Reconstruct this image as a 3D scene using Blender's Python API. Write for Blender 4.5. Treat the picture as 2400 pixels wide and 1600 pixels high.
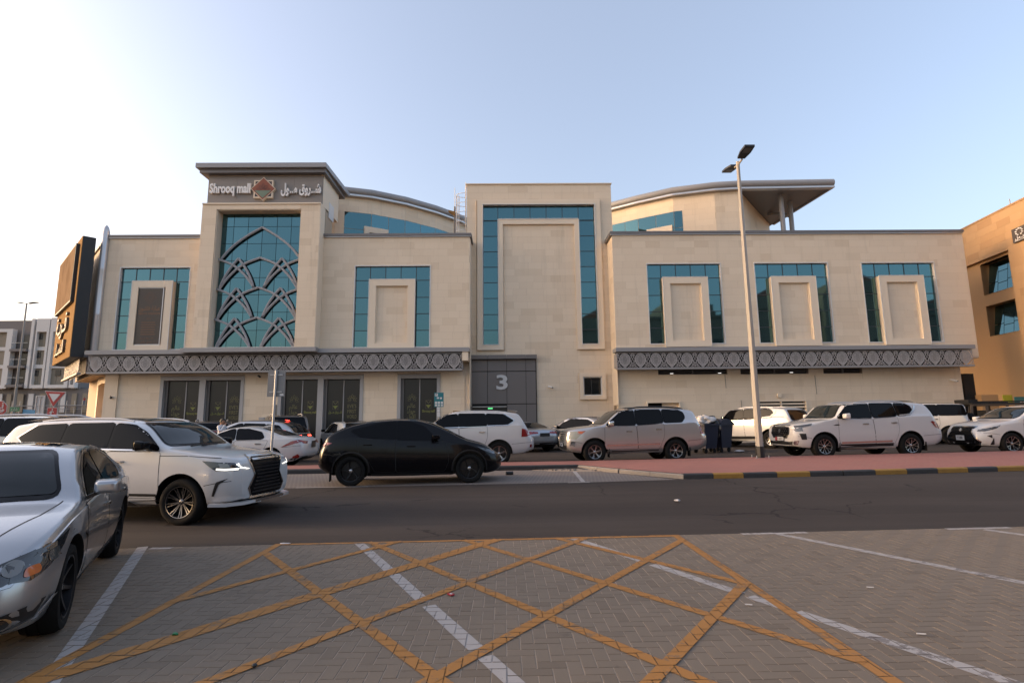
import bpy, bmesh, math, random
from mathutils import Vector, Matrix
from mathutils.bvhtree import BVHTree
R = math.radians
sc = bpy.context.scene
for o in list(bpy.data.objects): bpy.data.objects.remove(o)
COL = sc.collection

# ---------------------------------------------------------------- camera
cam_d = bpy.data.cameras.new('camera'); cam = bpy.data.objects.new('camera', cam_d); COL.objects.link(cam); sc.camera = cam
cam_d.sensor_width = 36.0; cam_d.sensor_fit = 'HORIZONTAL'; cam_d.lens = 1257.0/2400*36; cam_d.clip_end = 6000; cam_d.clip_start = 0.05
PITCH = math.atan(187/1257.); ROLL = -math.atan(90/8450.); YAW = R(0.85)
_f = Vector((math.sin(YAW)*math.cos(PITCH), math.cos(YAW)*math.cos(PITCH), math.sin(PITCH)))
_r0 = Vector((math.cos(YAW), -math.sin(YAW), 0)); _u0 = _r0.cross(_f)
_r = _r0*math.cos(ROLL) + _u0*math.sin(ROLL); _u = -_r0*math.sin(ROLL) + _u0*math.cos(ROLL)
cam.matrix_world = Matrix(((_r.x, _u.x, -_f.x, 0), (_r.y, _u.y, -_f.y, 0), (_r.z, _u.z, -_f.z, 1.52), (0, 0, 0, 1)))

# ---------------------------------------------------------------- sky, sun, exposure
SUN_AZ = 273.0      # compass bearing, clockwise from +Y
SUN_EL = 10.0
world = bpy.data.worlds.new('World'); sc.world = world; world.use_nodes = True
wn = world.node_tree.nodes; wl = world.node_tree.links
sky = wn.new('ShaderNodeTexSky'); sky.sky_type = 'NISHITA'; sky.sun_disc = False
sky.sun_elevation = R(SUN_EL); sky.sun_rotation = R(SUN_AZ)
sky.altitude = 0; sky.air_density = 1.0; sky.dust_density = 5.0; sky.ozone_density = 1.5
_wb = wn.new('ShaderNodeMix'); _wb.data_type = 'RGBA'; _wb.blend_type = 'MULTIPLY'; _wb.inputs[0].default_value = 1.0; _wb.inputs[7].default_value = (0.72, 0.665, 0.685, 1)   # white balance of the whole sky
_hz = wn.new('ShaderNodeMix'); _hz.data_type = 'RGBA'; _hz.blend_type = 'ADD'; _hz.inputs[0].default_value = 1.0; _hz.inputs[7].default_value = (0.30, 0.30, 0.30, 1)   # even veil of haze light over the whole sky
wl.new(sky.outputs[0], _wb.inputs[6]); wl.new(_wb.outputs[2], _hz.inputs[6]); wl.new(_hz.outputs[2], wn['Background'].inputs[0]); wn['Background'].inputs[1].default_value = 0.15
sun_d = bpy.data.lights.new('sun', 'SUN'); sun = bpy.data.objects.new('sun', sun_d); COL.objects.link(sun)
sun_d.energy = 0.5; sun_d.angle = R(14); sun_d.color = (1.0, 0.66, 0.38)
_sd = Vector((math.sin(R(SUN_AZ))*math.cos(R(SUN_EL)), math.cos(R(SUN_AZ))*math.cos(R(SUN_EL)), math.sin(R(SUN_EL))))
sun.rotation_euler = _sd.to_track_quat('Z', 'Y').to_euler(); sun.location = _sd*100
sc.view_settings.view_transform = 'Standard'; sc.view_settings.look = 'None'; sc.view_settings.gamma = 1; sc.view_settings.use_curve_mapping = False
sc.view_settings.exposure = 2.05
sc.cycles.use_denoising = True
sc.cycles.max_bounces = 6; sc.cycles.diffuse_bounces = 3; sc.cycles.glossy_bounces = 4; sc.cycles.transmission_bounces = 4
sc.cycles.caustics_reflective = False; sc.cycles.caustics_refractive = False

# ---------------------------------------------------------------- helpers
def link(o, parent=None):
    COL.objects.link(o)
    if parent is not None: o.parent = parent
    return o
def tag(o, label=None, cat=None, group=None, kind=None):
    if label: o['label'] = label
    if cat: o['category'] = cat
    if group: o['group'] = group
    if kind: o['kind'] = kind
    return o
def thing(name, loc, label, cat, group=None, rz=0.0):
    o = bpy.data.objects.new(name, None); link(o); o.location = loc; o.rotation_euler = (0, 0, rz); o.empty_display_size = 0.3
    return tag(o, label, cat, group)

class MB:
    """collects faces; build() links them as one mesh object"""
    def __init__(s): s.v = []; s.f = []; s.m = []; s.sm = False
    def vert(s, p): s.v.append(tuple(p)); return len(s.v)-1
    def face(s, pts, m=0):
        b = len(s.v); s.v += [tuple(p) for p in pts]; s.f.append(tuple(range(b, b+len(pts)))); s.m.append(m)
    def box(s, x0, x1, y0, y1, z0, z1, m=0):
        b = len(s.v)
        s.v += [(x0,y0,z0),(x1,y0,z0),(x1,y1,z0),(x0,y1,z0),(x0,y0,z1),(x1,y0,z1),(x1,y1,z1),(x0,y1,z1)]
        for q in ((0,3,2,1),(4,5,6,7),(0,1,5,4),(1,2,6,5),(2,3,7,6),(3,0,4,7)):
            s.f.append(tuple(b+i for i in q)); s.m.append(m)
        return s
    def prism(s, pts, vec, m=0):
        """polygon (list of 3d points) swept along vec"""
        n = len(pts); b = len(s.v); vec = Vector(vec)
        s.v += [tuple(p) for p in pts] + [tuple(Vector(p)+vec) for p in pts]
        s.f.append(tuple(b+n-1-i for i in range(n))); s.m.append(m)
        s.f.append(tuple(b+n+i for i in range(n))); s.m.append(m)
        for i in range(n):
            j = (i+1) % n; s.f.append((b+i, b+j, b+n+j, b+n+i)); s.m.append(m)
        return s
    def tube(s, path, r, n=8, m=0, cap=True, r2=None):
        path = [Vector(p) for p in path]; b = len(s.v); k = len(path); r2 = r if r2 is None else r2
        up = Vector((0.13, 0.27, 0.95))
        for i, p in enumerate(path):
            t = (path[min(i+1, k-1)] - path[max(i-1, 0)]).normalized()
            a = t.cross(up)
            if a.length < 1e-3: a = t.cross(Vector((1, 0, 0)))
            a.normalize(); c = t.cross(a); rr = r + (r2-r)*i/max(1, k-1)
            for j in range(n):
                an = 2*math.pi*j/n; s.v.append(tuple(p + a*math.cos(an)*rr + c*math.sin(an)*rr))
        for i in range(k-1):
            for j in range(n):
                jj = (j+1) % n; s.f.append((b+i*n+j, b+i*n+jj, b+(i+1)*n+jj, b+(i+1)*n+j)); s.m.append(m)
        if cap:
            s.f.append(tuple(b+n-1-j for j in range(n))); s.m.append(m)
            s.f.append(tuple(b+(k-1)*n+j for j in range(n))); s.m.append(m)
        return s
    def bar(s, path, w, d, nrm, m=0, closed=False):
        """flat bar: width w in the plane, depth d along nrm, following path"""
        path = [Vector(p) for p in path]; nrm = Vector(nrm).normalized(); k = len(path); b = len(s.v)
        for i, p in enumerate(path):
            if closed: t = path[(i+1) % k] - path[(i-1) % k]
            else: t = path[min(i+1, k-1)] - path[max(i-1, 0)]
            t.normalize(); a = t.cross(nrm).normalized()*(w/2); h = nrm*(d/2)
            s.v += [tuple(p-a-h), tuple(p+a-h), tuple(p+a+h), tuple(p-a+h)]
        for i in range(k if closed else k-1):
            j = (i+1) % k
            for q in range(4):
                qq = (q+1) % 4; s.f.append((b+i*4+q, b+j*4+q, b+j*4+qq, b+i*4+qq)); s.m.append(m)
        if not closed:
            s.f.append((b, b+1, b+2, b+3)); s.m.append(m)
            e = b+(k-1)*4; s.f.append((e+3, e+2, e+1, e)); s.m.append(m)
        return s
    def lathe(s, prof, c, axis='z', n=24, m=0):
        """prof: list of (radius, height)"""
        b = len(s.v); c = Vector(c)
        for (r, h) in prof:
            for j in range(n):
                a = 2*math.pi*j/n; x, y = r*math.cos(a), r*math.sin(a)
                q = {'z': (x, y, h), 'y': (x, h, y), 'x': (h, x, y)}[axis]
                s.v.append(tuple(c+Vector(q)))
        for i in range(len(prof)-1):
            for j in range(n):
                jj = (j+1) % n; s.f.append((b+i*n+j, b+i*n+jj, b+(i+1)*n+jj, b+(i+1)*n+j)); s.m.append(m)
        return s
    def mesh(s, name, mats, off=(0, 0, 0), smooth=False, fix=True, angle=35):
        me = bpy.data.meshes.new(name); ox, oy, oz = off
        me.from_pydata([(x-ox, y-oy, z-oz) for x, y, z in s.v], [], s.f)
        if not isinstance(mats, (list, tuple)): mats = [mats]
        for mt in mats: me.materials.append(mt)
        if len(mats) > 1: me.polygons.foreach_set('material_index', s.m)
        if fix:
            bm = bmesh.new(); bm.from_mesh(me); bmesh.ops.recalc_face_normals(bm, faces=bm.faces); bm.to_mesh(me); bm.free()
        if smooth:
            me.polygons.foreach_set('use_smooth', [True]*len(me.polygons)); me.set_sharp_from_angle(angle=R(angle))
        me.update(); return me
    def build(s, name, mats, parent=None, smooth=False, fix=True, angle=35, local=False):
        """world coordinates unless local; the origin sits at the piece's own centre"""
        xs = [p[0] for p in s.v]; ys = [p[1] for p in s.v]; zs = [p[2] for p in s.v]
        c = ((min(xs)+max(xs))/2, (min(ys)+max(ys))/2, min(zs))
        o = bpy.data.objects.new(name, s.mesh(name, mats, c, smooth, fix, angle)); link(o, parent)
        o.location = c if (local or parent is None) else Vector(c) - wloc(parent)
        return o
def wloc(o):
    l = Vector(o.location)
    while o.parent is not None: o = o.parent; l += Vector(o.location)
    return l
def copy_to(src, loc, parent=None, rot=None, scale=None):
    o = src.copy(); link(o, parent); o.location = Vector(loc) - (wloc(parent) if parent is not None else Vector((0, 0, 0)))
    if rot is not None: o.rotation_euler = rot
    if scale is not None: o.scale = scale
    return o
def catmull(pts, n=6):
    pts = [Vector(p) for p in pts]; out = []
    for i in range(len(pts)-1):
        p0 = pts[max(i-1, 0)]; p1 = pts[i]; p2 = pts[i+1]; p3 = pts[min(i+2, len(pts)-1)]
        for k in range(n):
            t = k/n
            out.append(0.5*((2*p1)+(p2-p0)*t+(2*p0-5*p1+4*p2-p3)*t*t+(3*p1-p0-3*p2+p3)*t**3))
    out.append(pts[-1]); return out

# ---------------------------------------------------------------- materials
def mat(name, col=(0.5, 0.5, 0.5), rough=0.6, metal=0.0, coat=0.0, spec=0.5, emit=None, estr=0.0):
    m = bpy.data.materials.new(name); m.use_nodes = True; b = m.node_tree.nodes['Principled BSDF']
    b.inputs['Base Color'].default_value = (*col, 1); b.inputs['Roughness'].default_value = rough; b.inputs['Metallic'].default_value = metal
    b.inputs['Coat Weight'].default_value = coat; b.inputs['Coat Roughness'].default_value = 0.03; b.inputs['Specular IOR Level'].default_value = spec
    if emit: b.inputs['Emission Color'].default_value = (*emit, 1); b.inputs['Emission Strength'].default_value = estr
    return m
class NT:
    def __init__(s, m): s.t = m.node_tree; s.n = s.t.nodes; s.l = s.t.links; s.b = s.n['Principled BSDF']
    def new(s, ty, **kw):
        x = s.n.new('ShaderNode'+ty)
        for k, v in kw.items(): setattr(x, k, v)
        return x
    def put(s, x, k, v):
        i = x.inputs[k]
        if isinstance(v, bpy.types.NodeSocket): s.l.new(v, i)
        else: i.default_value = v
    def math(s, op, a, b=0.0, c=None):
        x = s.new('Math', operation=op); s.put(x, 0, a); s.put(x, 1, b)
        if c is not None: s.put(x, 2, c)
        return x.outputs[0]
    def noise(s, scale, vec=None, detail=4, rough=0.55, dist=0.0):
        x = s.new('TexNoise'); s.put(x, 'Scale', scale); s.put(x, 'Detail', detail); s.put(x, 'Roughness', rough); s.put(x, 'Distortion', dist)
        if vec is not None: s.l.new(vec, x.inputs['Vector'])
        return x.outputs['Fac']
    def pos(s, scale=None):
        g = s.new('NewGeometry').outputs['Position']
        if scale is None: return g
        mp = s.new('Mapping'); s.l.new(g, mp.inputs[0]); mp.inputs['Scale'].default_value = scale; return mp.outputs[0]
    def ramp(s, fac, stops):
        x = s.new('ValToRGB'); s.l.new(fac, x.inputs[0]); e = x.color_ramp.elements
        while len(e) < len(stops): e.new(0.5)
        for q, (p, c) in zip(e, stops): q.position = p; q.color = (*c, 1) if len(c) == 3 else c
        return x.outputs[0]
    def mix(s, fac, a, b, mode='MIX'):
        x = s.new('Mix', data_type='RGBA', blend_type=mode); s.put(x, 0, fac)
        for k, v in ((6, a), (7, b)):
            if isinstance(v, bpy.types.NodeSocket): s.l.new(v, x.inputs[k])
            else: x.inputs[k].default_value = (*v, 1)
        return x.outputs[2]
    def bump(s, h, strength=0.3, dist=0.01):
        x = s.new('Bump'); s.put(x, 'Strength', strength); s.put(x, 'Distance', dist); s.l.new(h, x.inputs['Height']); s.l.new(x.outputs[0], s.b.inputs['Normal'])
    def rnd(s):
        """a value per piece: per object and per loose island"""
        o = s.new('ObjectInfo').outputs['Random']; g = s.new('NewGeometry').outputs['Random Per Island']
        return s.math('FRACT', s.math('ADD', s.math('MULTIPLY', o, 7.31), g))
def weathered(name, col, var=0.12, scale=1.2, rough=0.7, bump=0.15, fine=30, **kw):
    m = mat(name, col, rough, **kw); t = NT(m); p = t.pos()
    f = t.math('MULTIPLY', t.math('SUBTRACT', t.noise(scale, p, 6, 0.6), 0.5), var*2)
    g = t.math('MULTIPLY', t.math('SUBTRACT', t.noise(fine, p, 3), 0.5), var*0.8)
    v = t.math('ADD', t.math('ADD', f, g), 1.0)
    hs = t.new('HueSaturation'); hs.inputs['Color'].default_value = (*col, 1); t.l.new(v, hs.inputs['Value']); t.l.new(hs.outputs[0], t.b.inputs['Base Color'])
    if bump: t.bump(t.noise(fine*2, p, 4), bump, 0.004)
    return m
def stone(name, c1, c2, c3, rough=0.75):
    """cladding: each piece has its own tone, with veins and fine pits"""
    m = mat(name, c1, rough); t = NT(m); r = t.rnd(); p = t.pos()
    base = t.ramp(r, [(0.0, c1), (0.45, c2), (0.8, c1), (0.93, c3), (1.0, c2)])
    big = t.noise(0.35, p, 5, 0.6); ve = t.noise(2.2, t.pos((0.6, 0.6, 3.0)), 8, 0.7, 1.5)
    base = t.mix(t.math('MULTIPLY', big, 0.35), base, c3)
    base = t.mix(t.math('MULTIPLY', t.math('POWER', ve, 2.5), 0.55), base, c2)
    streak = t.noise(1.0, t.pos((2.5, 2.5, 0.12)), 5, 0.7)
    base = t.mix(t.math('MULTIPLY', t.math('SMOOTH_MAX', t.math('SUBTRACT', streak, 0.56), 0.0, 0.02), 0.9), base, (0.2, 0.15, 0.1))
    pits = t.noise(14, p, 3, 0.6); dark = t.math('MULTIPLY', t.math('GREATER_THAN', pits, 0.69), 0.25)
    base = t.mix(dark, base, (0.25, 0.17, 0.1))
    t.l.new(base, t.b.inputs['Base Color']); t.bump(t.noise(40, p, 4), 0.15, 0.003); return m
CREAM = ((0.78, 0.635, 0.470), (0.83, 0.685, 0.515), (0.71, 0.565, 0.405))
M = {}
M['stone'] = stone('cream_stone', *CREAM)
M['stone_back'] = weathered('stone_joint', (0.45, 0.35, 0.25), 0.1)
M['trim'] = weathered('stone_trim', (0.80, 0.665, 0.505), 0.06, 0.8, 0.7, 0.1)
M['greystone'] = weathered('grey_stone_trim', (0.40, 0.385, 0.375), 0.06, 1.0, 0.6, 0.1)
M['alu'] = weathered('grey_aluminium', (0.30, 0.29, 0.29), 0.05, 0.7, 0.45, 0.0, metal=0.1)
M['lattice'] = weathered('lattice_aluminium', (0.42, 0.395, 0.385), 0.08, 1.5, 0.5, 0.0, metal=0.1)
M['arch'] = weathered('arch_aluminium', (0.36, 0.35, 0.355), 0.05, 0.7, 0.45, 0.0, metal=0.1)
M['alu_dark'] = weathered('dark_grey_panel', (0.175, 0.155, 0.145), 0.05, 0.5, 0.45, 0.0, metal=0.3)
M['coping'] = weathered('coping_metal', (0.19, 0.175, 0.17), 0.1, 1.0, 0.5, 0.0, metal=0.3)
M['silver'] = weathered('silver_strip', (0.55, 0.54, 0.54), 0.05, 1.0, 0.35, 0.0, metal=0.6)
M['white_alu'] = mat('white_window_frame', (0.70, 0.67, 0.63), 0.4)
M['mullion'] = mat('dark_mullion', (0.045, 0.055, 0.06), 0.4)
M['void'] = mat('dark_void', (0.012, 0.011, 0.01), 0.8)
M['soffit'] = weathered('soffit_panel', (0.16, 0.145, 0.14), 0.05, 0.6, 0.5, 0.0)
m = mat('teal_mirror_glass', (0.085, 0.175, 0.195), 0.03, 0.92); t = NT(m)
hs = t.new('HueSaturation'); hs.inputs['Color'].default_value = (0.085, 0.175, 0.195, 1); t.l.new(t.math('MULTIPLY_ADD', t.rnd(), 0.12, 0.94), hs.inputs['Value']); t.l.new(hs.outputs[0], t.b.inputs['Base Color'])
t.bump(t.noise(0.9, t.pos(), 2), 0.02, 0.02); M['glass'] = m
m = mat('asphalt', (0.06, 0.054, 0.052), 0.9, spec=0.2); t = NT(m); p = t.pos()
a = t.noise(0.25, t.pos((0.35, 1.6, 1)), 5, 0.6); b = t.noise(140, p, 2); c = t.noise(7, t.pos((0.5, 2.5, 1)), 5, 0.65)
base = t.ramp(a, [(0.34, (0.038, 0.030, 0.026)), (0.5, (0.046, 0.037, 0.032)), (0.66, (0.063, 0.051, 0.044))])
base = t.mix(t.math('MULTIPLY', t.math('SUBTRACT', b, 0.3), 0.5), base, (0.075, 0.063, 0.056))
base = t.mix(t.math('MULTIPLY', t.math('GREATER_THAN', c, 0.66), 0.35), base, (0.022, 0.019, 0.018))
tr = t.noise(0.9, t.pos((0.03, 1.0, 1)), 3, 0.5); base = t.mix(t.math('MULTIPLY', t.math('GREATER_THAN', tr, 0.56), 0.22), base, (0.028, 0.023, 0.021))
oil = t.noise(0.75, p, 6, 0.62, 0.6); base = t.mix(t.math('MULTIPLY', t.math('GREATER_THAN', oil, 0.685), 0.5), base, (0.018, 0.015, 0.014))
vo = t.new('TexVoronoi', feature='DISTANCE_TO_EDGE'); vo.inputs['Scale'].default_value = 0.33; nz = t.new('TexNoise'); nz.inputs['Scale'].default_value = 1.4; nz.inputs['Detail'].default_value = 6; t.l.new(p, nz.inputs['Vector'])
wv = t.new('VectorMath', operation='MULTIPLY_ADD'); t.l.new(nz.outputs['Color'], wv.inputs[0]); wv.inputs[1].default_value = (0.9, 0.9, 0.0); t.l.new(p, wv.inputs[2]); t.l.new(wv.outputs[0], vo.inputs['Vector'])
cr = t.math('MULTIPLY', t.math('LESS_THAN', vo.outputs['Distance'], 0.006), t.math('GREATER_THAN', t.noise(0.22, p, 2), 0.52)); base = t.mix(t.math('MULTIPLY', cr, 0.7), base, (0.012, 0.010, 0.010))
gt = t.noise(22, p, 2); base = t.mix(t.math('MULTIPLY', t.math('GREATER_THAN', gt, 0.745), 0.5), base, (0.16, 0.13, 0.11))
t.l.new(base, t.b.inputs['Base Color']); t.bump(b, 0.35, 0.006); M['asphalt'] = m
def paver_mat(name, c1, c2, c3):
    m = mat(name, c1, 0.8); t = NT(m); p = t.pos(); r = t.rnd()
    base = t.ramp(r, [(0.0, c1), (0.5, c2), (0.85, c1), (1.0, c3)])
    st = t.noise(0.55, p, 6, 0.65); base = t.mix(t.math('MULTIPLY', t.math('SMOOTH_MIN', st, 0.7, 0.1), 0.45), base, c3)
    sp = t.noise(4.5, p, 5, 0.7); base = t.mix(t.math('MULTIPLY', t.math('GREATER_THAN', sp, 0.67), 0.4), base, tuple(x*0.45 for x in c3))
    gr = t.noise(190, p, 2); base = t.mix(t.math('MULTIPLY', gr, 0.25), base, tuple(x*1.3 for x in c2))
    t.l.new(base, t.b.inputs['Base Color']); t.bump(gr, 0.3, 0.003); return m
M['paver'] = paver_mat('grey_paver', (0.146, 0.115, 0.085), (0.163, 0.128, 0.095), (0.120, 0.092, 0.066))
M['sand'] = weathered('joint_sand', (0.38, 0.295, 0.225), 0.15, 3, 0.95, 0.3, 80)
M['dust'] = weathered('sandy_ground', (0.33, 0.25, 0.18), 0.15, 0.3, 0.95, 0.3, 40)
def paint(name, col, under, wear, scale=9.0):
    m = mat(name, col, 0.7); t = NT(m); p = t.pos()
    a = t.noise(scale, p, 8, 0.72); b = t.noise(1.1, p, 4)
    f = t.math('GREATER_THAN', t.math('ADD', a, t.math('MULTIPLY', b, 0.5)), wear)
    g = t.noise(60, p, 3); c = t.mix(t.math('MULTIPLY', g, 0.35), col, tuple(0.6*x for x in col))
    t.l.new(t.mix(t.math('MULTIPLY', f, 0.75), c, under), t.b.inputs['Base Color']); return m
M['yellow'] = paint('yellow_road_paint', (0.35, 0.155, 0.032), (0.16, 0.105, 0.06), 0.84)
M['whitepaint'] = paint('white_road_paint', (0.36, 0.33, 0.31), (0.12, 0.10, 0.09), 0.86)
def brickmat(name, c1, c2, mortar, bw, bh, msize, rot=0):
    m = mat(name, c1, 0.85); t = NT(m); mp = t.new('Mapping'); t.l.new(t.pos(), mp.inputs[0]); mp.inputs['Rotation'].default_value = (0, 0, rot)
    x = t.new('TexBrick'); t.l.new(mp.outputs[0], x.inputs[0]); x.inputs['Scale'].default_value = 1.0
    for k, v in (('Color1', c1), ('Color2', c2), ('Mortar', mortar)): x.inputs[k].default_value = (*v, 1)
    x.inputs['Mortar Size'].default_value = msize; x.inputs['Brick Width'].default_value = bw; x.inputs['Row Height'].default_value = bh; x.inputs['Bias'].default_value = 0
    n = t.noise(0.7, t.pos(), 6, 0.65); c = t.mix(t.math('MULTIPLY', n, 0.6), x.outputs[0], tuple(0.7*a for a in c2))
    c = t.mix(t.math('MULTIPLY', t.noise(2.5, t.pos(), 5), 0.35), c, (0.2, 0.15, 0.12))
    t.l.new(c, t.b.inputs['Base Color']); t.bump(x.outputs['Fac'], -0.3, 0.004); return m
M['redpave'] = brickmat('red_paving', (0.38, 0.13, 0.10), (0.32, 0.11, 0.086), (0.37, 0.19, 0.15), 0.2, 0.1, 0.006, R(-7))
M['layby'] = brickmat('layby_paving', (0.125, 0.108, 0.096), (0.145, 0.122, 0.11), (0.28, 0.24, 0.21), 0.1, 0.2, 0.008, R(-6))
M['kerb'] = weathered('kerb_concrete', (0.20, 0.18, 0.165), 0.2, 2.5, 0.85, 0.3)
M['kerb_dark'] = weathered('kerb_black_paint', (0.040, 0.037, 0.036), 0.35, 5, 0.75, 0.2)
M['kerb_yellow'] = weathered('kerb_yellow_paint', (0.30, 0.16, 0.03), 0.3, 5, 0.75, 0.2)
M['white'] = mat('white_plastic', (0.72, 0.70, 0.68), 0.45)
M['black'] = mat('black_plastic', (0.015, 0.015, 0.016), 0.5)
M['gold'] = weathered('gold_panel', (0.30, 0.18, 0.08), 0.06, 1.0, 0.9, 0.0, spec=0.02)
M['galv'] = weathered('galvanised_steel', (0.38, 0.385, 0.39), 0.08, 6, 0.45, 0.0, metal=0.5)

def text_mesh(body, size, depth, align='CENTER', sx=1.0, bold=0.0):
    c = bpy.data.curves.new('lettering', 'FONT'); c.body = body; c.size = size; c.extrude = depth/2; c.align_x = align; c.align_y = 'CENTER'; c.offset = bold; c.resolution_u = 3
    o = bpy.data.objects.new('lettering', c); COL.objects.link(o); dg = bpy.context.evaluated_depsgraph_get(); me = bpy.data.meshes.new_from_object(o.evaluated_get(dg))
    bpy.data.objects.remove(o); bpy.data.curves.remove(c)
    if sx != 1.0: me.transform(Matrix.Diagonal((sx, 1, 1, 1)))
    return me
def text_on(name, body, size, depth, loc, material, parent=None, rz=0.0, w=None, sx=1.0, bold=0.0, local=False):
    """lettering standing upright, facing -Y turned by rz; w = wanted width"""
    me = text_mesh(body, size, depth, sx=sx, bold=bold); me.materials.clear(); me.materials.append(material)
    if w:
        xs = [v.co.x for v in me.vertices]
        if xs:
            k = w/(max(xs)-min(xs)); cx = (max(xs)+min(xs))/2; me.transform(Matrix.Translation((-cx*k, 0, 0)) @ Matrix.Diagonal((k, 1, 1, 1)))
    me.transform(Matrix.Rotation(R(90), 4, 'X')); me.name = name
    o = bpy.data.objects.new(name, me); link(o, parent); o.location = Vector(loc) if (parent is None or local) else Vector(loc)-wloc(parent); o.rotation_euler = (0, 0, rz); return o
# ================================================================ GROUND, ROADS, PAVING
rng = random.Random(7)
EDGE = lambda x: 8.045 + 0.0476*max(-14, min(16, x))  # line between parking paving and near road
PZ, KS = -0.15, 1.0987                                  # level of the parking; its scale against the first survey
FL = lambda x: 13.52 + (0.07*max(-14, x) if x < 2 else 0.14+0.105*(min(x, 20)-2))   # far edge of the near road
KF = lambda x: 13.55 + 0.13*x                          # front face of the far kerb (right part)
LANE = lambda x: max(0.02, min(0.35, 0.03 + 0.0104*x))    # height of the far lane
def sheet(name, pts, m, kind='structure', parent=None):
    b = MB(); b.face(pts); o = b.build(name, m, parent, fix=False); o['kind'] = kind; return o
sheet('ground', [(-900, -700, -0.4), (900, -700, -0.4), (900, 1500, -0.4), (-900, 1500, -0.4)], M['dust'])
b = MB(); rx = [-120, -60, -30, -14, -8, -4, 0, 3, 6, 10, 16, 30, 60, 120]; rp = [(0.0, PZ-0.004), (0.12, -0.185), (0.28, -0.213), (0.5, -0.15), (0.78, -0.045), (1.0, 0.0), (1.9, 0.0)]
for x0, x1 in zip(rx, rx[1:]):
    for (t0, z0), (t1, z1) in zip(rp, rp[1:]):
        Y = lambda x, t: EDGE(x)+(FL(x)-EDGE(x))*t
        b.face([(x0, Y(x0, t0), z0), (x1, Y(x1, t0), z0), (x1, Y(x1, t1), z1), (x0, Y(x0, t1), z1)])
o = b.build('asphalt_road', M['asphalt'], fix=False, smooth=True, angle=60); o['kind'] = 'structure'
# far lane in front of the mall, and the side street left of it
b = MB(); xs = [-120, -34, -24, -12, 0, 10, 20, 30, 40, 120]
for x0, x1 in zip(xs, xs[1:]):
    f0 = f1 = 17.2
    b.face([(x0, f0, LANE(x0)), (x1, f1, LANE(x1)), (x1, 75, LANE(x1)), (x0, 75, LANE(x0))])
o = b.build('mall_lane', M['asphalt'], fix=False); o['kind'] = 'structure'

# ---- parking paving: herringbone pavers over a sand bed
paving = sheet('parking_paving', [(-120, -60, PZ-0.0038), (120, -60, PZ-0.0038), (120, EDGE(30), PZ-0.0038), (16, EDGE(16), PZ-0.0038), (-14, EDGE(-14), PZ-0.0038), (-120, EDGE(-30), PZ-0.0038)], M['sand'])
W, L_, GAP, CH = 0.104, 0.208, 0.007, 0.002
def paver_mesh(lx, ly):
    hx, hy = lx/2-GAP/2, ly/2-GAP/2; b = MB()
    t = [(-hx+CH, -hy+CH, 0), (hx-CH, -hy+CH, 0), (hx-CH, hy-CH, 0), (-hx+CH, hy-CH, 0)]
    s = [(-hx, -hy, -CH), (hx, -hy, -CH), (hx, hy, -CH), (-hx, hy, -CH)]
    d = [(x, y, -0.03) for x, y, z in s]
    return t, s, d
pavers = []
for i in range(-105, 112):
    for j in range(18, 90):
        tt = (i-j) % 4
        if tt == 0: c = ((i+1)*W, (j+0.5)*W, L_, W)
        elif tt == 2: c = ((i+0.5)*W, j*W, W, L_)
        else: continue
        if c[1] < 1.9: continue
        ey = EDGE(c[0])-0.004
        if c[1]+c[3]/2 > ey:
            y0_ = c[1]-c[3]/2
            if ey-y0_ < 0.03: continue
            c = (c[0], (y0_+ey)/2, c[2], ey-y0_)
        pavers.append(c+(PZ+rng.gauss(0, 0.0005), rng.gauss(0, 0.003), rng.gauss(0, 0.003)))
def paver_faces(p, add):
    cx, cy, lx, ly, dz, tx, ty = p
    t, s, d = paver_mesh(lx, ly); P = lambda q: (cx+q[0], cy+q[1], q[2]+dz+q[0]*tx+q[1]*ty)
    T, S, D = [P(q) for q in t], [P(q) for q in s], [P(q) for q in d]
    add(T)
    for k in range(4):
        kk = (k+1) % 4; add([S[k], S[kk], T[kk], T[k]]); add([D[k], D[kk], S[kk], S[k]])
def shared_paver(lx, ly):
    b = MB(); paver_faces((0, 0, lx, ly, 0, 0, 0), b.face); me = b.mesh('paver', M['paver'], fix=False); return me
pm = {0: shared_paver(L_, W), 1: shared_paver(W, L_)}
inview = sorted((p for p in pavers if p[1] > 3.66 and abs(p[0]) < p[1]*0.93 and p[0] > -3.2), key=lambda p: p[0]**2+p[1]**2)[:300]
chosen = set(id(p) for p in inview)
b = MB()
for p in pavers:
    if id(p) in chosen:
        o = bpy.data.objects.new('paver', pm[0 if p[2] > p[3] else 1]); link(o, paving); o.location = Vector((p[0], p[1], p[4])) - wloc(paving); o.rotation_euler = (p[6], -p[5], 0)
    else: 
        # merge vertices of one paver so that each is one island
        base = len(b.v); t, s, d = paver_mesh(p[2], p[3]); cx, cy, _, _, dz, tx, ty = p
        b.v += [(cx+q[0], cy+q[1], q[2]+dz+q[0]*tx+q[1]*ty) for q in t+s+d]
        b.f.append((base, base+1, base+2, base+3)); b.m.append(0)
        for k in range(4):
            kk = (k+1) % 4
            b.f += [(base+4+k, base+4+kk, base+kk, base+k), (base+8+k, base+8+kk, base+4+kk, base+4+k)]; b.m += [0, 0]
o = b.build('paver_field', M['paver'], paving, fix=False); o['kind'] = 'stuff'
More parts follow.
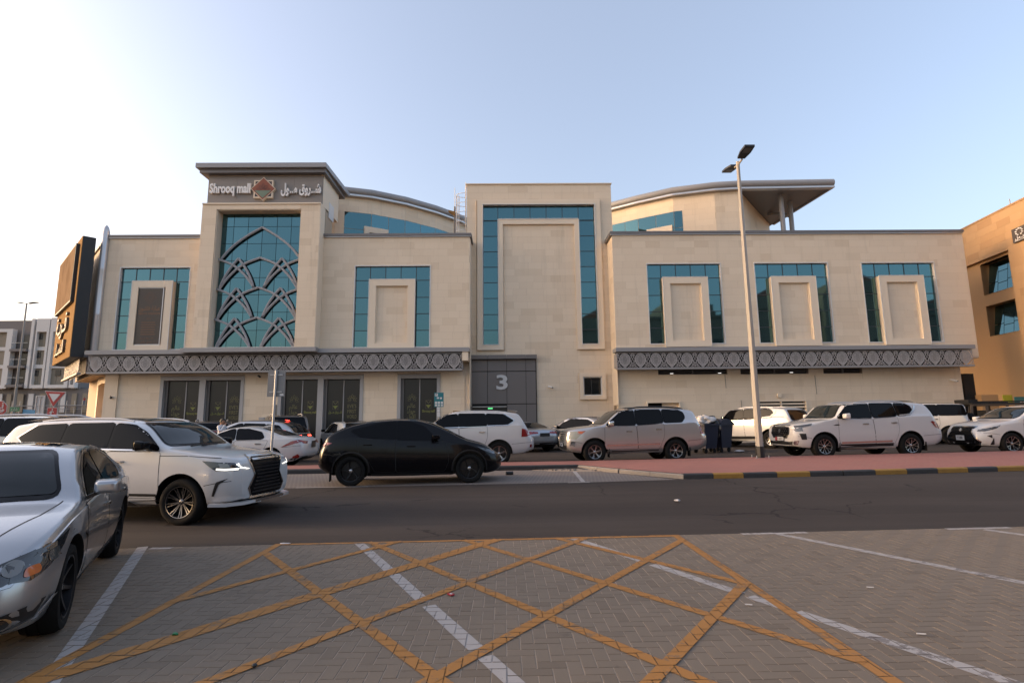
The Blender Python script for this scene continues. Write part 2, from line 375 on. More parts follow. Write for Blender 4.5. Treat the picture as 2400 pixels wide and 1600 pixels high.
# ---- painted markings, broken at every joint
def clip(poly, x0, x1, y0, y1):
    for ax, lim, sgn in ((0, x0, 1), (0, x1, -1), (1, y0, 1), (1, y1, -1)):
        out = []
        for k in range(len(poly)):
            a, c = poly[k], poly[(k+1) % len(poly)]; da, dc = (a[ax]-lim)*sgn, (c[ax]-lim)*sgn
            if da >= 0: out.append(a)
            if (da >= 0) != (dc >= 0):
                u = da/(da-dc); out.append((a[0]+(c[0]-a[0])*u, a[1]+(c[1]-a[1])*u))
        poly = out
        if len(poly) < 3: return None
    return poly
def stripe(a, c, w, k=1.0987):
    a, c = Vector(a)*k, Vector(c)*k; n = (c-a).normalized(); n = Vector((-n.y, n.x))*w*k/2
    return [tuple(a+n), tuple(a-n), tuple(c-n), tuple(c+n)]
def marking(name, polys, z, m):
    b = MB()
    for poly in polys:
        bx = (min(q[0] for q in poly), max(q[0] for q in poly), min(q[1] for q in poly), max(q[1] for q in poly))
        for p in pavers:
            x0, x1, y0, y1 = p[0]-p[2]/2, p[0]+p[2]/2, p[1]-p[3]/2, p[1]+p[3]/2
            if x1 < bx[0] or x0 > bx[1] or y1 < bx[2] or y0 > bx[3]: continue
            e = GAP/2+0.0005; q = clip(poly, x0+e, x1-e, y0+e, y1-e)
            if q: b.face([(x, y, z+p[4]+(x-p[0])*p[5]+(y-p[1])*p[6]) for x, y in q])
    for poly in polys: b.face([(x, y, PZ-0.0038+0.0012+z*0.2) for x, y in poly])      # paint that ran into the joints
    if b.f: o = b.build(name, m, fix=False); o['kind'] = 'structure'; return o
SA, SB = -1.325, 1.345
XL, XR = -2.90, 2.25
def dseg(x, y, s):
    """the line through (x,y) with slope s, cut to the box"""
    pts = []
    for X in (XL, XR): pts.append((X, y+s*(X-x)))
    (xa, ya), (xb, yb) = pts; cut = []
    ytop = lambda X: 7.34+0.03*X
    f = lambda X: y+s*(X-x)
    lo, hi = xa, xb
    for k in range(60):
        X = xa+(xb-xa)*k/59
    # walk and keep the part inside
    keep = [xa+(xb-xa)*k/400 for k in range(401) if 1.75 < f(xa+(xb-xa)*k/400) < ytop(xa+(xb-xa)*k/400)]
    if len(keep) < 2: return None
    return (keep[0], f(keep[0])), (keep[-1], f(keep[-1]))
yel = [('box_outline', [stripe((XL, 1.75), (XL, 7.22), 0.095)]), ('box_outline', [stripe((XR, 1.75), (XR, 7.38), 0.095)]), ('box_outline', [stripe((XL-0.05, 7.18), (XR+0.05, 7.37), 0.10)])]
for x, y, s in ((-2.90, 6.77, SA), (-1.80, 7.30, SA), (0.25, 6.24, SA), (1.54, 6.15, SA), (-2.25, 4.29, SB+0.03), (-1.66, 5.23, SB+0.02), (-0.37, 5.40, SB), (0.94, 5.34, SB), (1.62, 4.44, SB), (-2.21, 6.0, SB+0.15)):
    e = dseg(x, y, s)
    if e: yel.append(('box_diagonal', [stripe(e[0], e[1], 0.096)]))
for k, (nm, polys) in enumerate(yel): marking('yellow_'+nm, polys, 0.0042+0.0003*k, M['yellow'])
wd = Vector((0.508, -1.0))
for x, y, segs in ((-4.60, 7.17, ((0, 5.5),)), (-1.90, 7.24, ((0, 1.42), (1.50, 2.36), (2.46, 3.34), (3.46, 5.6))), (0.87, 7.33, ((0.0, 1.28), (1.36, 2.36), (2.44, 2.72), (2.83, 5.6))), (3.62, 7.42, ((0, 5.7),)), (6.50, 7.5, ((0, 5.8),)), (-7.4, 7.05, ((0, 5.2),))):
    polys = [stripe((x+wd.x*a, y+wd.y*a), (x+wd.x*c, y+wd.y*c), 0.115) for a, c in segs]
    marking('white_bay_line', polys, 0.0024, M['whitepaint'])
for x0, x1 in ((3.15, 4.05), (6.03, 6.95), (-4.44, -4.18)): marking('white_bay_tick', [stripe((x0, EDGE(x0*KS)/KS-0.05), (x1, EDGE(x1*KS)/KS-0.05), 0.10)], 0.0026, M['whitepaint'])

# ---- layby behind the near road, red pavement and kerbs
sheet('layby_paving', [(-16, 12.5, 0.004), (-3.9, 13.28, 0.004), (-0.6, 13.5, 0.004), (2.15, 13.68, 0.004), (4.4, 14.05, 0.004), (2.3, 17.35, 0.004), (-7, 16.75, 0.004), (-16, 16.0, 0.004)], M['layby'])
def line_mark(name, a, c, w, z, m): o = MB(); q = stripe(a, c, w, 1.0); o.face([(x, y, z) for x, y in q]); o = o.build(name, m, fix=False); o['kind'] = 'structure'
line_mark('layby_line', (2.09, 16.6), (1.95, 13.75), 0.11, 0.008, M['whitepaint']); line_mark('layby_line', (1.55, 13.62), (2.1, 13.66), 0.1, 0.008, M['whitepaint']); line_mark('layby_line', (-5.0, 13.24), (-3.3, 13.34), 0.1, 0.008, M['whitepaint'])
front = [(-30, 15.2), (-16, 16.15), (-7, 16.9), (2.3, 17.45), (3.3, 15.9), (4.6, 14.15), (6.2, 14.22), (9.0, 14.5), (15.6, 15.35), (30, 17.4), (60, 21.7)]
zf = [0.13]*len(front)
def back(x): return 18.15+0.004*x+(0.05*(x-16) if x > 16 else 0)
b = MB()
bk = [(x, back(x), LANE(x)+0.145) for x, y in front]
for k in range(len(front)-1):
    (xa, ya), (xb, yb) = front[k], front[k+1]
    b.face([(xa, ya+0.12, 0.132), (xb, yb+0.12, 0.132), bk[k+1], bk[k]])
    b.face([bk[k], bk[k+1], (bk[k+1][0], bk[k+1][1]+.01, -0.02), (bk[k][0], bk[k][1]+.01, -0.02)])
pavement = b.build('red_pavement', M['redpave'], fix=False); pavement['kind'] = 'structure'
kerb = bpy.data.objects.new('pavement_kerb', None); link(kerb); kerb['kind'] = 'structure'; kerb.location = (4, 15, 0)
def kerb_run(a, c, mats, lens, z=0.135, w=0.15):
    a, c = Vector((*a, 0)), Vector((*c, 0)); d = (c-a).normalized(); n = Vector((-d.y, d.x, 0)); tot = (c-a).length; s = 0; k = 0
    while s < tot-0.05:
        e = min(tot, s+lens); p = a+d*(s+0.006); q = a+d*(e-0.006); r = 0.02
        pr = [p, p+n*w, p+n*w, p+n*r, p]
        pr = [p+Vector((0, 0, -0.05)), p+n*w+Vector((0, 0, -0.05)), p+n*w+Vector((0, 0, z)), p+n*(r+.015)+Vector((0, 0, z)), p+Vector((0, 0, z-0.03))]
        b = MB().prism(pr, q-p); b.build('kerb_stone', M[mats[k % len(mats)]], kerb); s = e; k += 1
kerb_run(front[5], (6.2, 14.22), ['kerb_dark', 'kerb_yellow'], 0.8); kerb_run((6.2, 14.22), front[7], ['kerb_dark', 'kerb_yellow'], 0.93); kerb_run(front[7], front[8], ['kerb_dark', 'kerb_yellow'], 0.95); kerb_run(front[8], front[9], ['kerb_yellow', 'kerb_dark'], 0.96)
kerb_run(front[3], front[4], ['kerb'], 0.9, 0.12); kerb_run(front[4], front[5], ['kerb'], 1.1, 0.12); kerb_run(front[2], front[3], ['kerb_dark'], 1.6); kerb_run(front[1], front[2], ['kerb_dark'], 1.6)
# wind-blown sand in the corner of the layby: a low irregular drift
b = MB(); cc = (2.55, 17.05); N = 26
ring = []
for k in range(N):
    an = 2*math.pi*k/N; rr = 1.0+0.35*rng.random(); ring.append((cc[0]+math.cos(an)*rr*1.5-0.35*math.sin(an), cc[1]+math.sin(an)*rr*0.42, 0.0055))
for k in range(N):
    q, p = ring[k], ring[(k+1) % N]; mid = lambda r: (cc[0]+(r[0]-cc[0])*0.5, cc[1]+(r[1]-cc[1])*0.5, 0.03)
    b.face([q, p, mid(p), mid(q)]); b.face([mid(q), mid(p), (cc[0], cc[1], 0.045)])
o = b.build('sand_drift', M['dust'], smooth=True, angle=80); o['kind'] = 'stuff'; o['label'] = 'drift of pale sand and grit gathered in the kerb corner'
# ================================================================ SHOPPING MALL
rng = random.Random(11)
YW = 31.0
mall = thing('shopping_mall', (2.0, 34.0, 0), 'cream stone shopping mall with teal mirror windows and patterned metal canopies', 'shopping mall')
def rect_minus(r, holes):
    out = [r]
    for h in holes:
        nx = []
        for (a, c, e, g) in out:
            if h[1] <= a or h[0] >= c or h[3] <= e or h[2] >= g: nx.append((a, c, e, g)); continue
            if h[0] > a: nx.append((a, h[0], e, g))
            if h[1] < c: nx.append((h[1], c, e, g))
            x0, x1 = max(a, h[0]), min(c, h[1])
            if h[2] > e: nx.append((x0, x1, e, h[2]))
            if h[3] < g: nx.append((x0, x1, h[3], g))
        out = nx
    return [q for q in out if q[1]-q[0] > 0.02 and q[3]-q[2] > 0.02]
unit = MB().box(-0.5, 0.5, -0.5, 0.5, -0.5, 0.5).mesh('stone_panel', M['stone'])
CLAD = []      # (wall, origin, direction, normal, list of rects)
def clad(wall, o, d, n, x0, x1, z0, z1, holes=(), zref=0.0, ch=0.42):
    """stone courses over the rectangle [x0,x1]x[z0,z1] of a wall plane: o + d*x + z, facing n"""
    rects = []; z = zref + math.floor((z0-zref)/ch)*ch; row = 0
    while z < z1:
        za, zb = max(z, z0), min(z+ch, z1); x = x0 - rng.random()*0.8
        while x < x1:
            w = rng.choice((0.62, 0.85, 0.85, 1.05, 1.25)); xa, xb = max(x, x0), min(x+w, x1); x += w
            if xb-xa > 0.03 and zb-za > 0.03: rects += rect_minus((xa, xb, za, zb), holes)
        z += ch
    CLAD.append((wall, Vector(o), Vector(d), Vector(n), rects))
def finish_cladding(unit=unit, mt=M['stone'], most=290):
    allr = [(q, k) for k, c in enumerate(CLAD) for q in c[4]]
    allr.sort(key=lambda t: -(t[0][1]-t[0][0])*(t[0][3]-t[0][2])/(max(31.0, CLAD[t[1]][1].y)**2))
    pick = set(id(t[0]) for t in allr[:most])
    for wall, o, d, n, rects in CLAD:
        b = MB(); th = 0.03; g = 0.0025
        for q in rects:
            xa, xb, za, zb = q[0]+g, q[1]-g, q[2]+g, q[3]-g; pr = rng.uniform(0, 0.004)
            if id(q) in pick:
                s = bpy.data.objects.new('stone_panel', unit); link(s, wall); c = o+d*((xa+xb)/2)+Vector((0, 0, (za+zb)/2))+n*(pr+th/2-0.026)
                s.location = c - wloc(wall); s.scale = (xb-xa, th, zb-za); s.rotation_euler = (0, 0, math.atan2(d.y, d.x))
            else:
                p = [o+d*xa+Vector((0, 0, za)), o+d*xb+Vector((0, 0, za)), o+d*xb+Vector((0, 0, zb)), o+d*xa+Vector((0, 0, zb))]
                b.prism([v+n*(pr-0.026) for v in p], n*th)
        if b.f: r = b.build('stone_panel_field', mt, wall); r['kind'] = 'stuff'
def wall_box(name, x0, x1, y0, y1, z0, z1, holes=(), hd=0.5):
    """backing wall; front face at y0, openings cut as recesses hd deep"""
    b = MB()
    for q in rect_minus((x0, x1, z0, z1), holes): b.box(q[0], q[1], y0, y0+0.25, q[2], q[3])
    b.box(x0, x1, y0+hd, y1, z0, z1)
    return b.build(name, M['stone_back'], mall)
# ---- openings of the wings
WIN = [(-22.63, -18.48, 5.80, 10.76), (-8.84, -4.32, 5.82, 10.77), (8.53, 13.03, 5.88, 10.79), (15.01, 19.52, 5.88, 10.79), (21.50, 26.0, 5.87, 10.77)]
SD = Vector((1, 0, 0)); SN = Vector((0, -1, 0))
def wing(name, x0, x1, z0, z1, holes, y=YW):
    w = wall_box(name, x0, x1, y, y+1.2, z0, z1, holes, 0.30); clad(w, (0, y, 0), SD, SN, x0, x1, z0, z1, holes); return w
wl_ = wing('upper_wall', -23.55, -17.5, 5.55, 12.50, [WIN[0]])
wl2 = wing('upper_wall', -10.75, -2.02, 5.55, 12.50, [WIN[1]])
wr_ = wing('upper_wall', 6.58, 27.93, 4.95, 12.55, WIN[2:])
# wing ends (the returns towards the recessed centre, and the outer right end)
e1 = MB().box(-2.02, -1.99, 31.0, 35, 2.4, 12.45).box(-2.3, -2.02, 31.25, 35, 0, 12.4).build('wing_return', M['trim'], mall)
e2 = MB().box(6.55, 6.58, 31.0, 35, 2.4, 12.5).box(6.58, 6.8, 31.25, 35, 0, 12.5).build('wing_return', M['trim'], mall)
e3 = MB().box(27.93, 27.955, 31.0, 33.4, 4.95, 12.55).build('wing_return', M['trim'], mall)
clad(e2, (6.55, 0, 0), (0, -1, 0), (-1, 0, 0), -33.0, -31.0, 5.6, 12.5)
MB().box(-23.5, -2.35, 32.2, 47, 12.30, 12.40).box(-2.35, 6.95, 34.6, 47, 12.30, 12.40).box(6.95, 24.0, 32.2, 47, 12.30, 12.40).box(24.0, 27.9, 32.2, 33.4, 12.30, 12.40).build('flat_roof', M['dust'], mall)
# ground floor walls
SHOP = [(-19.82, -15.02, 0, 4.28), (-13.05, -8.17, 0, 4.28), (-6.20, -3.73, 0, 4.28)]
gl = wall_box('lower_wall', -22.9, -2.3, 31.2, 32.0, 0, 5.5, SHOP, 0.5); clad(gl, (0, 31.2, 0), SD, SN, -22.2, -2.3, 0.1, 5.5, SHOP)
RH = [(8.25, 10.15, 0, 2.52), (14.60, 17.60, 0.75, 2.56), (9.0, 13.06, 4.12, 4.46), (13.85, 17.86, 4.10, 4.44), (18.75, 21.05, 4.10, 4.40)]
gr = wall_box('lower_wall', 6.58, 26.88, 31.2, 32.4, 0, 5.3, RH, 0.45); clad(gr, (0, 31.2, 0), SD, SN, 6.58, 26.88, 0.1, 5.3, RH)
MB().box(26.89, 26.91, 31.22, 33.4, 0, 4.94).build('wing_return', M['trim'], mall)
MB().box(26.91, 27.93, 31.05, 33.4, 4.90, 4.945).build('soffit', M['trim'], mall)
# central block
CH_ = [(-1.68, -0.01, 5.80, 15.44), (4.48, 6.16, 5.80, 15.44), (-0.01, 4.48, 13.8, 15.44), (-2.3, 1.95, 0, 5.46), (4.52, 6.14, 2.77, 4.38)]
ce = wall_box('central_wall', -2.31, 6.92, 32.5, 34.5, 0, 16.50, CH_, 0.35); clad(ce, (0, 32.5, 0), SD, SN, -2.31, 6.92, 0.1, 16.50, CH_)
MB().box(-2.36, 6.97, 32.42, 34.6, 16.50, 16.56).build('coping', M['trim'], mall)
# copings of the wings
def coping(x0, x1, y0, z0, ret=None):
    b = MB().box(x0, x1, y0-0.10, y0+1.0, z0, z0+0.06, 1).box(x0-0.02, x1+0.02, y0-0.16, y0+1.0, z0+0.06, z0+0.20, 0)
    if ret: b.box(*ret)
    return b.build('coping', [M['coping'], M['silver']], mall)
coping(-23.5, -17.55, YW, 12.50); coping(-10.72, -1.94, YW, 12.50, (-2.1, -1.90, 31.0, 34.5, 12.50, 12.69)); coping(6.44, 27.95, YW, 12.55, (6.40, 6.62, 31.0, 34.5, 12.53, 12.74))
# ---- windows
def pane(b0, x0, x1, z0, z1, y, parent, m='glass'):
    g = 0.018; b = MB(); c = ((x0+x1)/2, y, (z0+z1)/2); hx, hz = (x1-x0)/2-g, (z1-z0)/2-g
    b.box(-hx, hx, -0.006, 0.006, -hz, hz); o = bpy.data.objects.new('pane', b.mesh('pane', M[m])); link(o, parent); o.location = Vector(c)-wloc(parent)
    o.rotation_euler = (rng.gauss(0, 0.0013), 0, rng.gauss(0, 0.0013)); return o
def frame_rects(b, x0, x1, z0, z1, w, y0, y1, bottom=True):
    b.box(x0, x0+w, y0, y1, z0, z1); b.box(x1-w, x1, y0, y1, z0, z1); b.box(x0+w, x1-w, y0, y1, z1-w, z1)
    if bottom: b.box(x0+w, x1-w, y0, y1, z0, z0+w)
    return b
def u_window(x0, x1, z0, z1, y, cols, rows, poster=False):
    """U shaped strip of panes round a raised stone surround"""
    f = 0.055; b = MB(); frame_rects(b, x0, x1, z0, z1, f, y-0.03, y+0.2)
    w = b.build('window', M['white_alu'], mall)
    ix0, ix1, iz1 = cols[0]+0.03, cols[-1]-0.03, rows[0]-0.02
    mb = MB(); gy = y+0.14
    for c in cols: mb.box(c-0.02, c+0.02, gy-0.03, gy+0.05, rows[0], z1-f)
    for r_ in rows:
        mb.box(x0+f, cols[0], gy-0.03, gy+0.05, r_-0.02, r_+0.02); mb.box(cols[-1], x1-f, gy-0.03, gy+0.05, r_-0.02, r_+0.02)
    mb.box(x0+f, x1-f, gy+0.06, gy+0.1, z0+f, z1-f)
    mb.build('mullion', M['mullion'], w)
    edges = [x0+f]+list(cols)+[x1-f]
    for a, c in zip(edges, edges[1:]): pane(0, a, c, rows[0], z1-f, gy, w)
    rr = list(rows)+[z0+f]
    for a, c in zip(rr, rr[1:]): pane(0, x0+f, cols[0], c, a, gy, w); pane(0, cols[-1], x1-f, c, a, gy, w)
    s = MB(); p = 0.20
    s.box(ix0, ix1, y-0.02, y+0.24, 5.72, iz1)
    e = 0.40 if not poster else 0.37; q = (ix0+e, ix1-e, 6.07, iz1-0.38)
    frame_rects(s, ix0, ix1, 5.72, iz1, 0.001, y-0.021, y-0.02)
    so = s.build('stone_surround', M['trim'], w)
    fr = MB()
    fr.box(ix0, q[0], y-p, y-0.02, 5.72, iz1).box(q[1], ix1, y-p, y-0.02, 5.72, iz1).box(q[0], q[1], y-p, y-0.02, q[3], iz1).box(q[0], q[1], y-p, y-0.02, 5.72, q[2])
    fo = fr.build('raised_frame', M['trim'], w)
    lip = MB(); frame_rects(lip, ix0-0.03, ix1+0.03, 5.74, iz1+0.03, 0.03, y-p-0.01, y-p+0.05, False); lip.build('frame_edge', M['white_alu'], w)
    bead = MB(); frame_rects(bead, q[0], q[1], q[2], q[3], 0.05, y-0.09, y-0.02); bead.build('bead', M['trim'], w)
    if not poster:
        bw = 0.42; zz = q[2]+0.05
        while zz < q[3]-0.1:
            xx = q[0]+0.05
            while xx < q[1]-0.06:
                ww = rng.choice((0.55, 0.75, 0.95)); x2 = min(xx+ww, q[1]-0.05)
                if x2-xx > 0.04:
                    b = MB().box(xx+0.002, x2-0.002, y-0.04, y-0.02, zz+0.002, min(zz+bw, q[3]-0.05)-0.002); b.build('infill_stone', M['stone'], w)
                xx += ww
            zz += bw
    return w, q
ROW = (9.88, 8.84, 7.85, 6.86)
wA, qA = u_window(*WIN[0], YW, (-21.73, -20.93, -20.13, -19.35), ROW, True)
u_window(*WIN[1], YW, (-7.93, -7.02, -6.11, -5.20), ROW)
for wv in WIN[2:]: u_window(*wv, YW, tuple(wv[0]+0.9*k for k in (1, 2, 3, 4)), (9.90, 8.85, 7.86, 6.87))
# central tall U window
f = 0.06; y = 32.5
b = MB(); x0, x1, z0, z1 = -1.64, 6.15, 5.82, 15.43
cen = MB()
cen.box(x0, -1.31, y-0.16, y+0.05, z0, z1).box(5.83, x1, y-0.16, y+0.05, z0, z1).box(-1.31, 5.83, y-0.16, y+0.05, 15.13, z1)
cen.box(-0.35, -0.02, y-0.16, y+0.05, z0, 14.12).box(4.48, 4.79, y-0.16, y+0.05, z0, 14.12).box(-0.02, 4.48, y-0.16, y+0.05, 13.80, 14.12)
cen.box(-1.31, -0.35, y-0.16, y+0.05, z0, 6.12).box(4.79, 5.83, y-0.16, y+0.05, z0, 6.12)
cw = cen.build('central_window', M['trim'], mall)
lip = MB(); lip.box(-1.31, -1.27, y-0.19, y+0.1, 6.12, 15.13).box(5.79, 5.83, y-0.19, y+0.1, 6.12, 15.13).box(-1.27, 5.79, y-0.19, y+0.1, 15.09, 15.13).box(-0.35, -0.31, y-0.19, y+0.1, 6.12, 14.12).box(4.75, 4.79, y-0.19, y+0.1, 6.12, 14.12).box(-0.31, 4.75, y-0.19, y+0.1, 14.12, 14.16).box(-1.27, -0.35, y-0.19, y+0.1, 6.12, 6.16).box(4.79, 5.79, y-0.19, y+0.1, 6.12, 6.16)
lip.build('frame_edge', M['white_alu'], cw)
mb = MB(); cz = [14.10, 13.09, 12.08, 11.08, 10.08, 9.08, 8.06, 7.07]; cx = [-0.33+5.12*k/5 for k in range(6)]
gy = y+0.10; mb.box(-1.27, 5.79, gy+0.08, gy+0.12, 6.16, 15.09)
for r_ in cz: mb.box(-1.27, -0.35, gy-0.03, gy+0.06, r_-0.02, r_+0.02); mb.box(4.79, 5.79, gy-0.03, gy+0.06, r_-0.02, r_+0.02)
for c in cx: mb.box(c-0.02, c+0.02, gy-0.03, gy+0.06, 14.16, 15.09)
mb.build('mullion', M['mullion'], cw)
ed = [-1.27]+cx+[5.79]
for a, c in zip(ed, ed[1:]): pane(0, a, c, 14.14, 15.09, gy, cw)
rr = cz+[6.16]
for a, c in zip(rr, rr[1:]): pane(0, -1.27, -0.35, c, a, gy, cw); pane(0, 4.79, 5.79, c, a, gy, cw)
# small square window
b = MB(); frame_rects(b, 4.53, 6.14, 2.77, 4.38, 0.23, 32.34, 32.6); sw = b.build('square_window', M['trim'], mall)
b = MB(); frame_rects(b, 4.76, 5.91, 3.0, 4.15, 0.06, 32.40, 32.62); b.build('frame_edge', M['white_alu'], sw)
MB().box(5.27, 5.29, 32.5, 32.56, 3.06, 4.09).build('mullion', M['mullion'], sw)
M['darkglass'] = mat('dark_glass', (0.008, 0.012, 0.014), 0.05, 0.0, spec=0.6)
pane(0, 4.82, 5.27, 3.06, 4.09, 32.55, sw, 'darkglass'); pane(0, 5.29, 5.85, 3.06, 4.09, 32.55, sw, 'darkglass')
# ---- the sign tower
TH = [(-16.78, -11.85, 5.8, 13.98)]
tw = wall_box('tower_wall', -17.6, -10.75, 30.2, 32.4, 5.62, 14.28, TH, 0.95); clad(tw, (0, 30.2, 0), SD, SN, -17.6, -10.75, 5.75, 14.28, TH)
ts = MB().box(-10.75, -10.72, 30.2, 31.0, 5.62, 14.28).box(-17.63, -17.6, 30.2, 31.0, 5.62, 14.28).build('tower_side', M['trim'], mall)
MB().box(-16.78, -16.74, 30.24, 31.0, 5.8, 13.98).box(-11.89, -11.85, 30.24, 31.0, 5.8, 13.98).box(-16.78, -11.85, 30.24, 31.0, 13.94, 13.98).build('tower_reveal', M['trim'], mall)
MB().box(-17.62, -10.71, 30.13, 31.0, 14.28, 14.36).build('coping', M['trim'], mall)
MB().box(-17.55, -10.72, 30.5, 33.4, 14.36, 16.22).build('upper_tower', M['trim'], mall)
sbn = MB(); 
for k in range(4): a = -17.5+1.695*k; sbn.box(a+0.003, a+1.69, 30.44, 30.50, 14.38, 16.16)
sb = MB().box(-17.52, -10.74, 30.46, 30.5, 14.37, 16.17).build('sign_band', M['mullion'], mall)
for k in range(4): a = -17.5+1.69*k; MB().box(a+0.004, a+1.686, 30.44, 30.462, 14.39, 16.15).build('sign_panel', M['band'] if 'band' in M else M.setdefault('band', weathered('taupe_panel', (0.24, 0.21, 0.185), 0.03, 0.5, 0.5, 0.0)), sb)
b = MB(); pr = [(-18.05, 29.9, 16.46), (-10.42, 29.9, 16.46), (-10.25, 34.2, 16.46), (-18.05, 34.2, 16.46)]
b.prism(pr, (0, 0, 0.28)); rf = b.build('tower_roof', M['alu'], mall)
MB().box(-17.9, -10.5, 30.1, 34.0, 16.22, 16.46).build('roof_soffit', M['coping'], rf)
b = MB(); frame_rects(b, -10.705, -10.69, 14.75, 15.5, 0.01, 32.2, 32.9); MB().box(-10.73, -10.70, 31.6, 32.5, 14.0, 15.0).build('service_door', M['white'], mall)
tg = MB().box(-16.74, -11.89, 30.86, 30.90, 5.85, 13.94).build('tower_window', M['mullion'], mall)
vx = [-16.74, -16.03, -15.18, -14.33, -13.47, -12.63, -11.89]; vz = [13.94, 13.14, 12.09, 11.05, 10.02, 8.99, 7.94, 6.88, 5.85]
for a, c in zip(vx, vx[1:]):
    for e, g in zip(vz, vz[1:]): pane(0, a-0.004, c+0.004, g-0.004, e+0.004, 30.82, tg)
MB().box(-16.9, -11.8, 30.02, 30.9, 5.72, 5.80).build('sill', M['white_alu'], tg)
scr = bpy.data.objects.new('arch_screen', None); link(scr, mall); scr.location = Vector((-14.3, 30.7, 5.85))-wloc(mall)
ay = 30.68
def arch(pts):
    pts = catmull([(x, ay, z) for x, z in pts], 7); b = MB(); b.bar(pts, 0.125, 0.05, (0, 1, 0)); b.bar([p+Vector((0, -0.04, 0)) for p in pts], 0.04, 0.03, (0, 1, 0)); b.build('arch_rib', M['arch'], scr)
def half(cx, cz, w, h, side, small):
    k = ((0, 0), (0.40, 0.20), (0.70, 0.50), (0.90, 0.80), (1.0, 1.0)) if not small else ((0, 0), (0.35, 0.25), (0.66, 0.53), (0.87, 0.79), (1.0, 1.0))
    return [(cx+side*w*a, cz-h*c) for a, c in k]
arch(half(-14.29, 13.05, 2.28, 1.92, -1, True)); arch(half(-14.29, 13.05, 2.30, 1.92, 1, True))
for zb in (9.35, 7.56, 5.78):
    zt = zb+1.84
    arch(half(-14.31, zt, 2.24, 1.86, -1, False)); arch(half(-14.31, zt, 2.24, 1.86, 1, False))
    arch(half(-16.80, zt-0.06, 2.24, 1.80, 1, False)); arch(half(-11.86, zt-0.06, 2.18, 1.80, -1, False))
    for cx in (-15.57, -13.03):
        arch(half(cx, zt-0.04, 0.98, 1.78, -1, True)); arch(half(cx, zt-0.04, 0.98, 1.78, 1, True))
# ---- lettering on the tower
M['letter'] = mat('white_letter', (0.80, 0.77, 0.74), 0.45)
text_on('lettering', 'Shrooq mall', 0.80, 0.12, (-16.15, 30.34, 15.30), M['letter'], sb, w=2.40, bold=0.030)
text_on('lettering', 'ﻝﻮــﻣ ﻕﻭﺮــﺷ', 0.80, 0.12, (-11.98, 30.34, 15.28), M['letter'], sb, w=2.34, bold=0.026)
lg = MB(); lc = Vector((-14.18, 30.40, 15.27)); hs_ = 0.62
lg.box(lc.x-0.56, lc.x+0.56, 30.28, 30.44, lc.z-0.55, lc.z+0.55)
logo = lg.build('logo', M['trim'], sb)
M['logo_red'] = mat('logo_brick_red', (0.27, 0.075, 0.035), 0.5); M['logo_dark'] = mat('logo_dark', (0.045, 0.03, 0.03), 0.5); M['logo_sage'] = mat('logo_sage', (0.17, 0.22, 0.15), 0.5); M['logo_cream'] = mat('logo_cream', (0.45, 0.33, 0.22), 0.5)
def diamond(r, y0, d, m, nm, zc=lc.z): b = MB(); b.prism([(lc.x-r, y0, zc), (lc.x, y0, zc-r), (lc.x+r, y0, zc), (lc.x, y0, zc+r)], (0, d, 0)); return b.build(nm, m, logo)
MB().box(lc.x-0.48, lc.x+0.48, 30.27, 30.281, lc.z-0.47, lc.z+0.47).build('logo_square', M['logo_dark'], logo)
diamond(0.73, 30.25, 0.18, M['trim'], 'logo_diamond_back'); diamond(0.68, 30.24, 0.02, M['logo_red'], 'logo_diamond')
b = MB(); b.prism([(lc.x-0.50, 30.232, lc.z-0.11), (lc.x, 30.232, lc.z-0.58), (lc.x+0.50, 30.232, lc.z-0.11)], (0, 0.01, 0)); b.build('logo_bowl', M['logo_sage'], logo)
def lotus(c, s, y, parent, m, n=5, w=0.018):
    for k in range(n):
        an = R(90+ (k-(n-1)/2)*38); ln = s*(1.0 if k == n//2 else 0.85); o = Vector((c[0], y, c[1])); d = Vector((math.cos(an), 0, math.sin(an))); q = Vector((-d.z, 0, d.x))
        o2 = o+d*s*0.25
        pts = [o2+d*ln*u+q*(math.sin(math.pi*u)*s*0.2*sg) for sg, us in ((1, (0, .2, .5, .8, 1)), (-1, (.8, .5, .2))) for u in us]
        b = MB(); b.bar(pts, w, 0.006, (0, 1, 0), closed=True); b.build('petal', m, parent)
lotus((lc.x, lc.z-0.10), 0.36, 30.232, logo, M['logo_dark'])
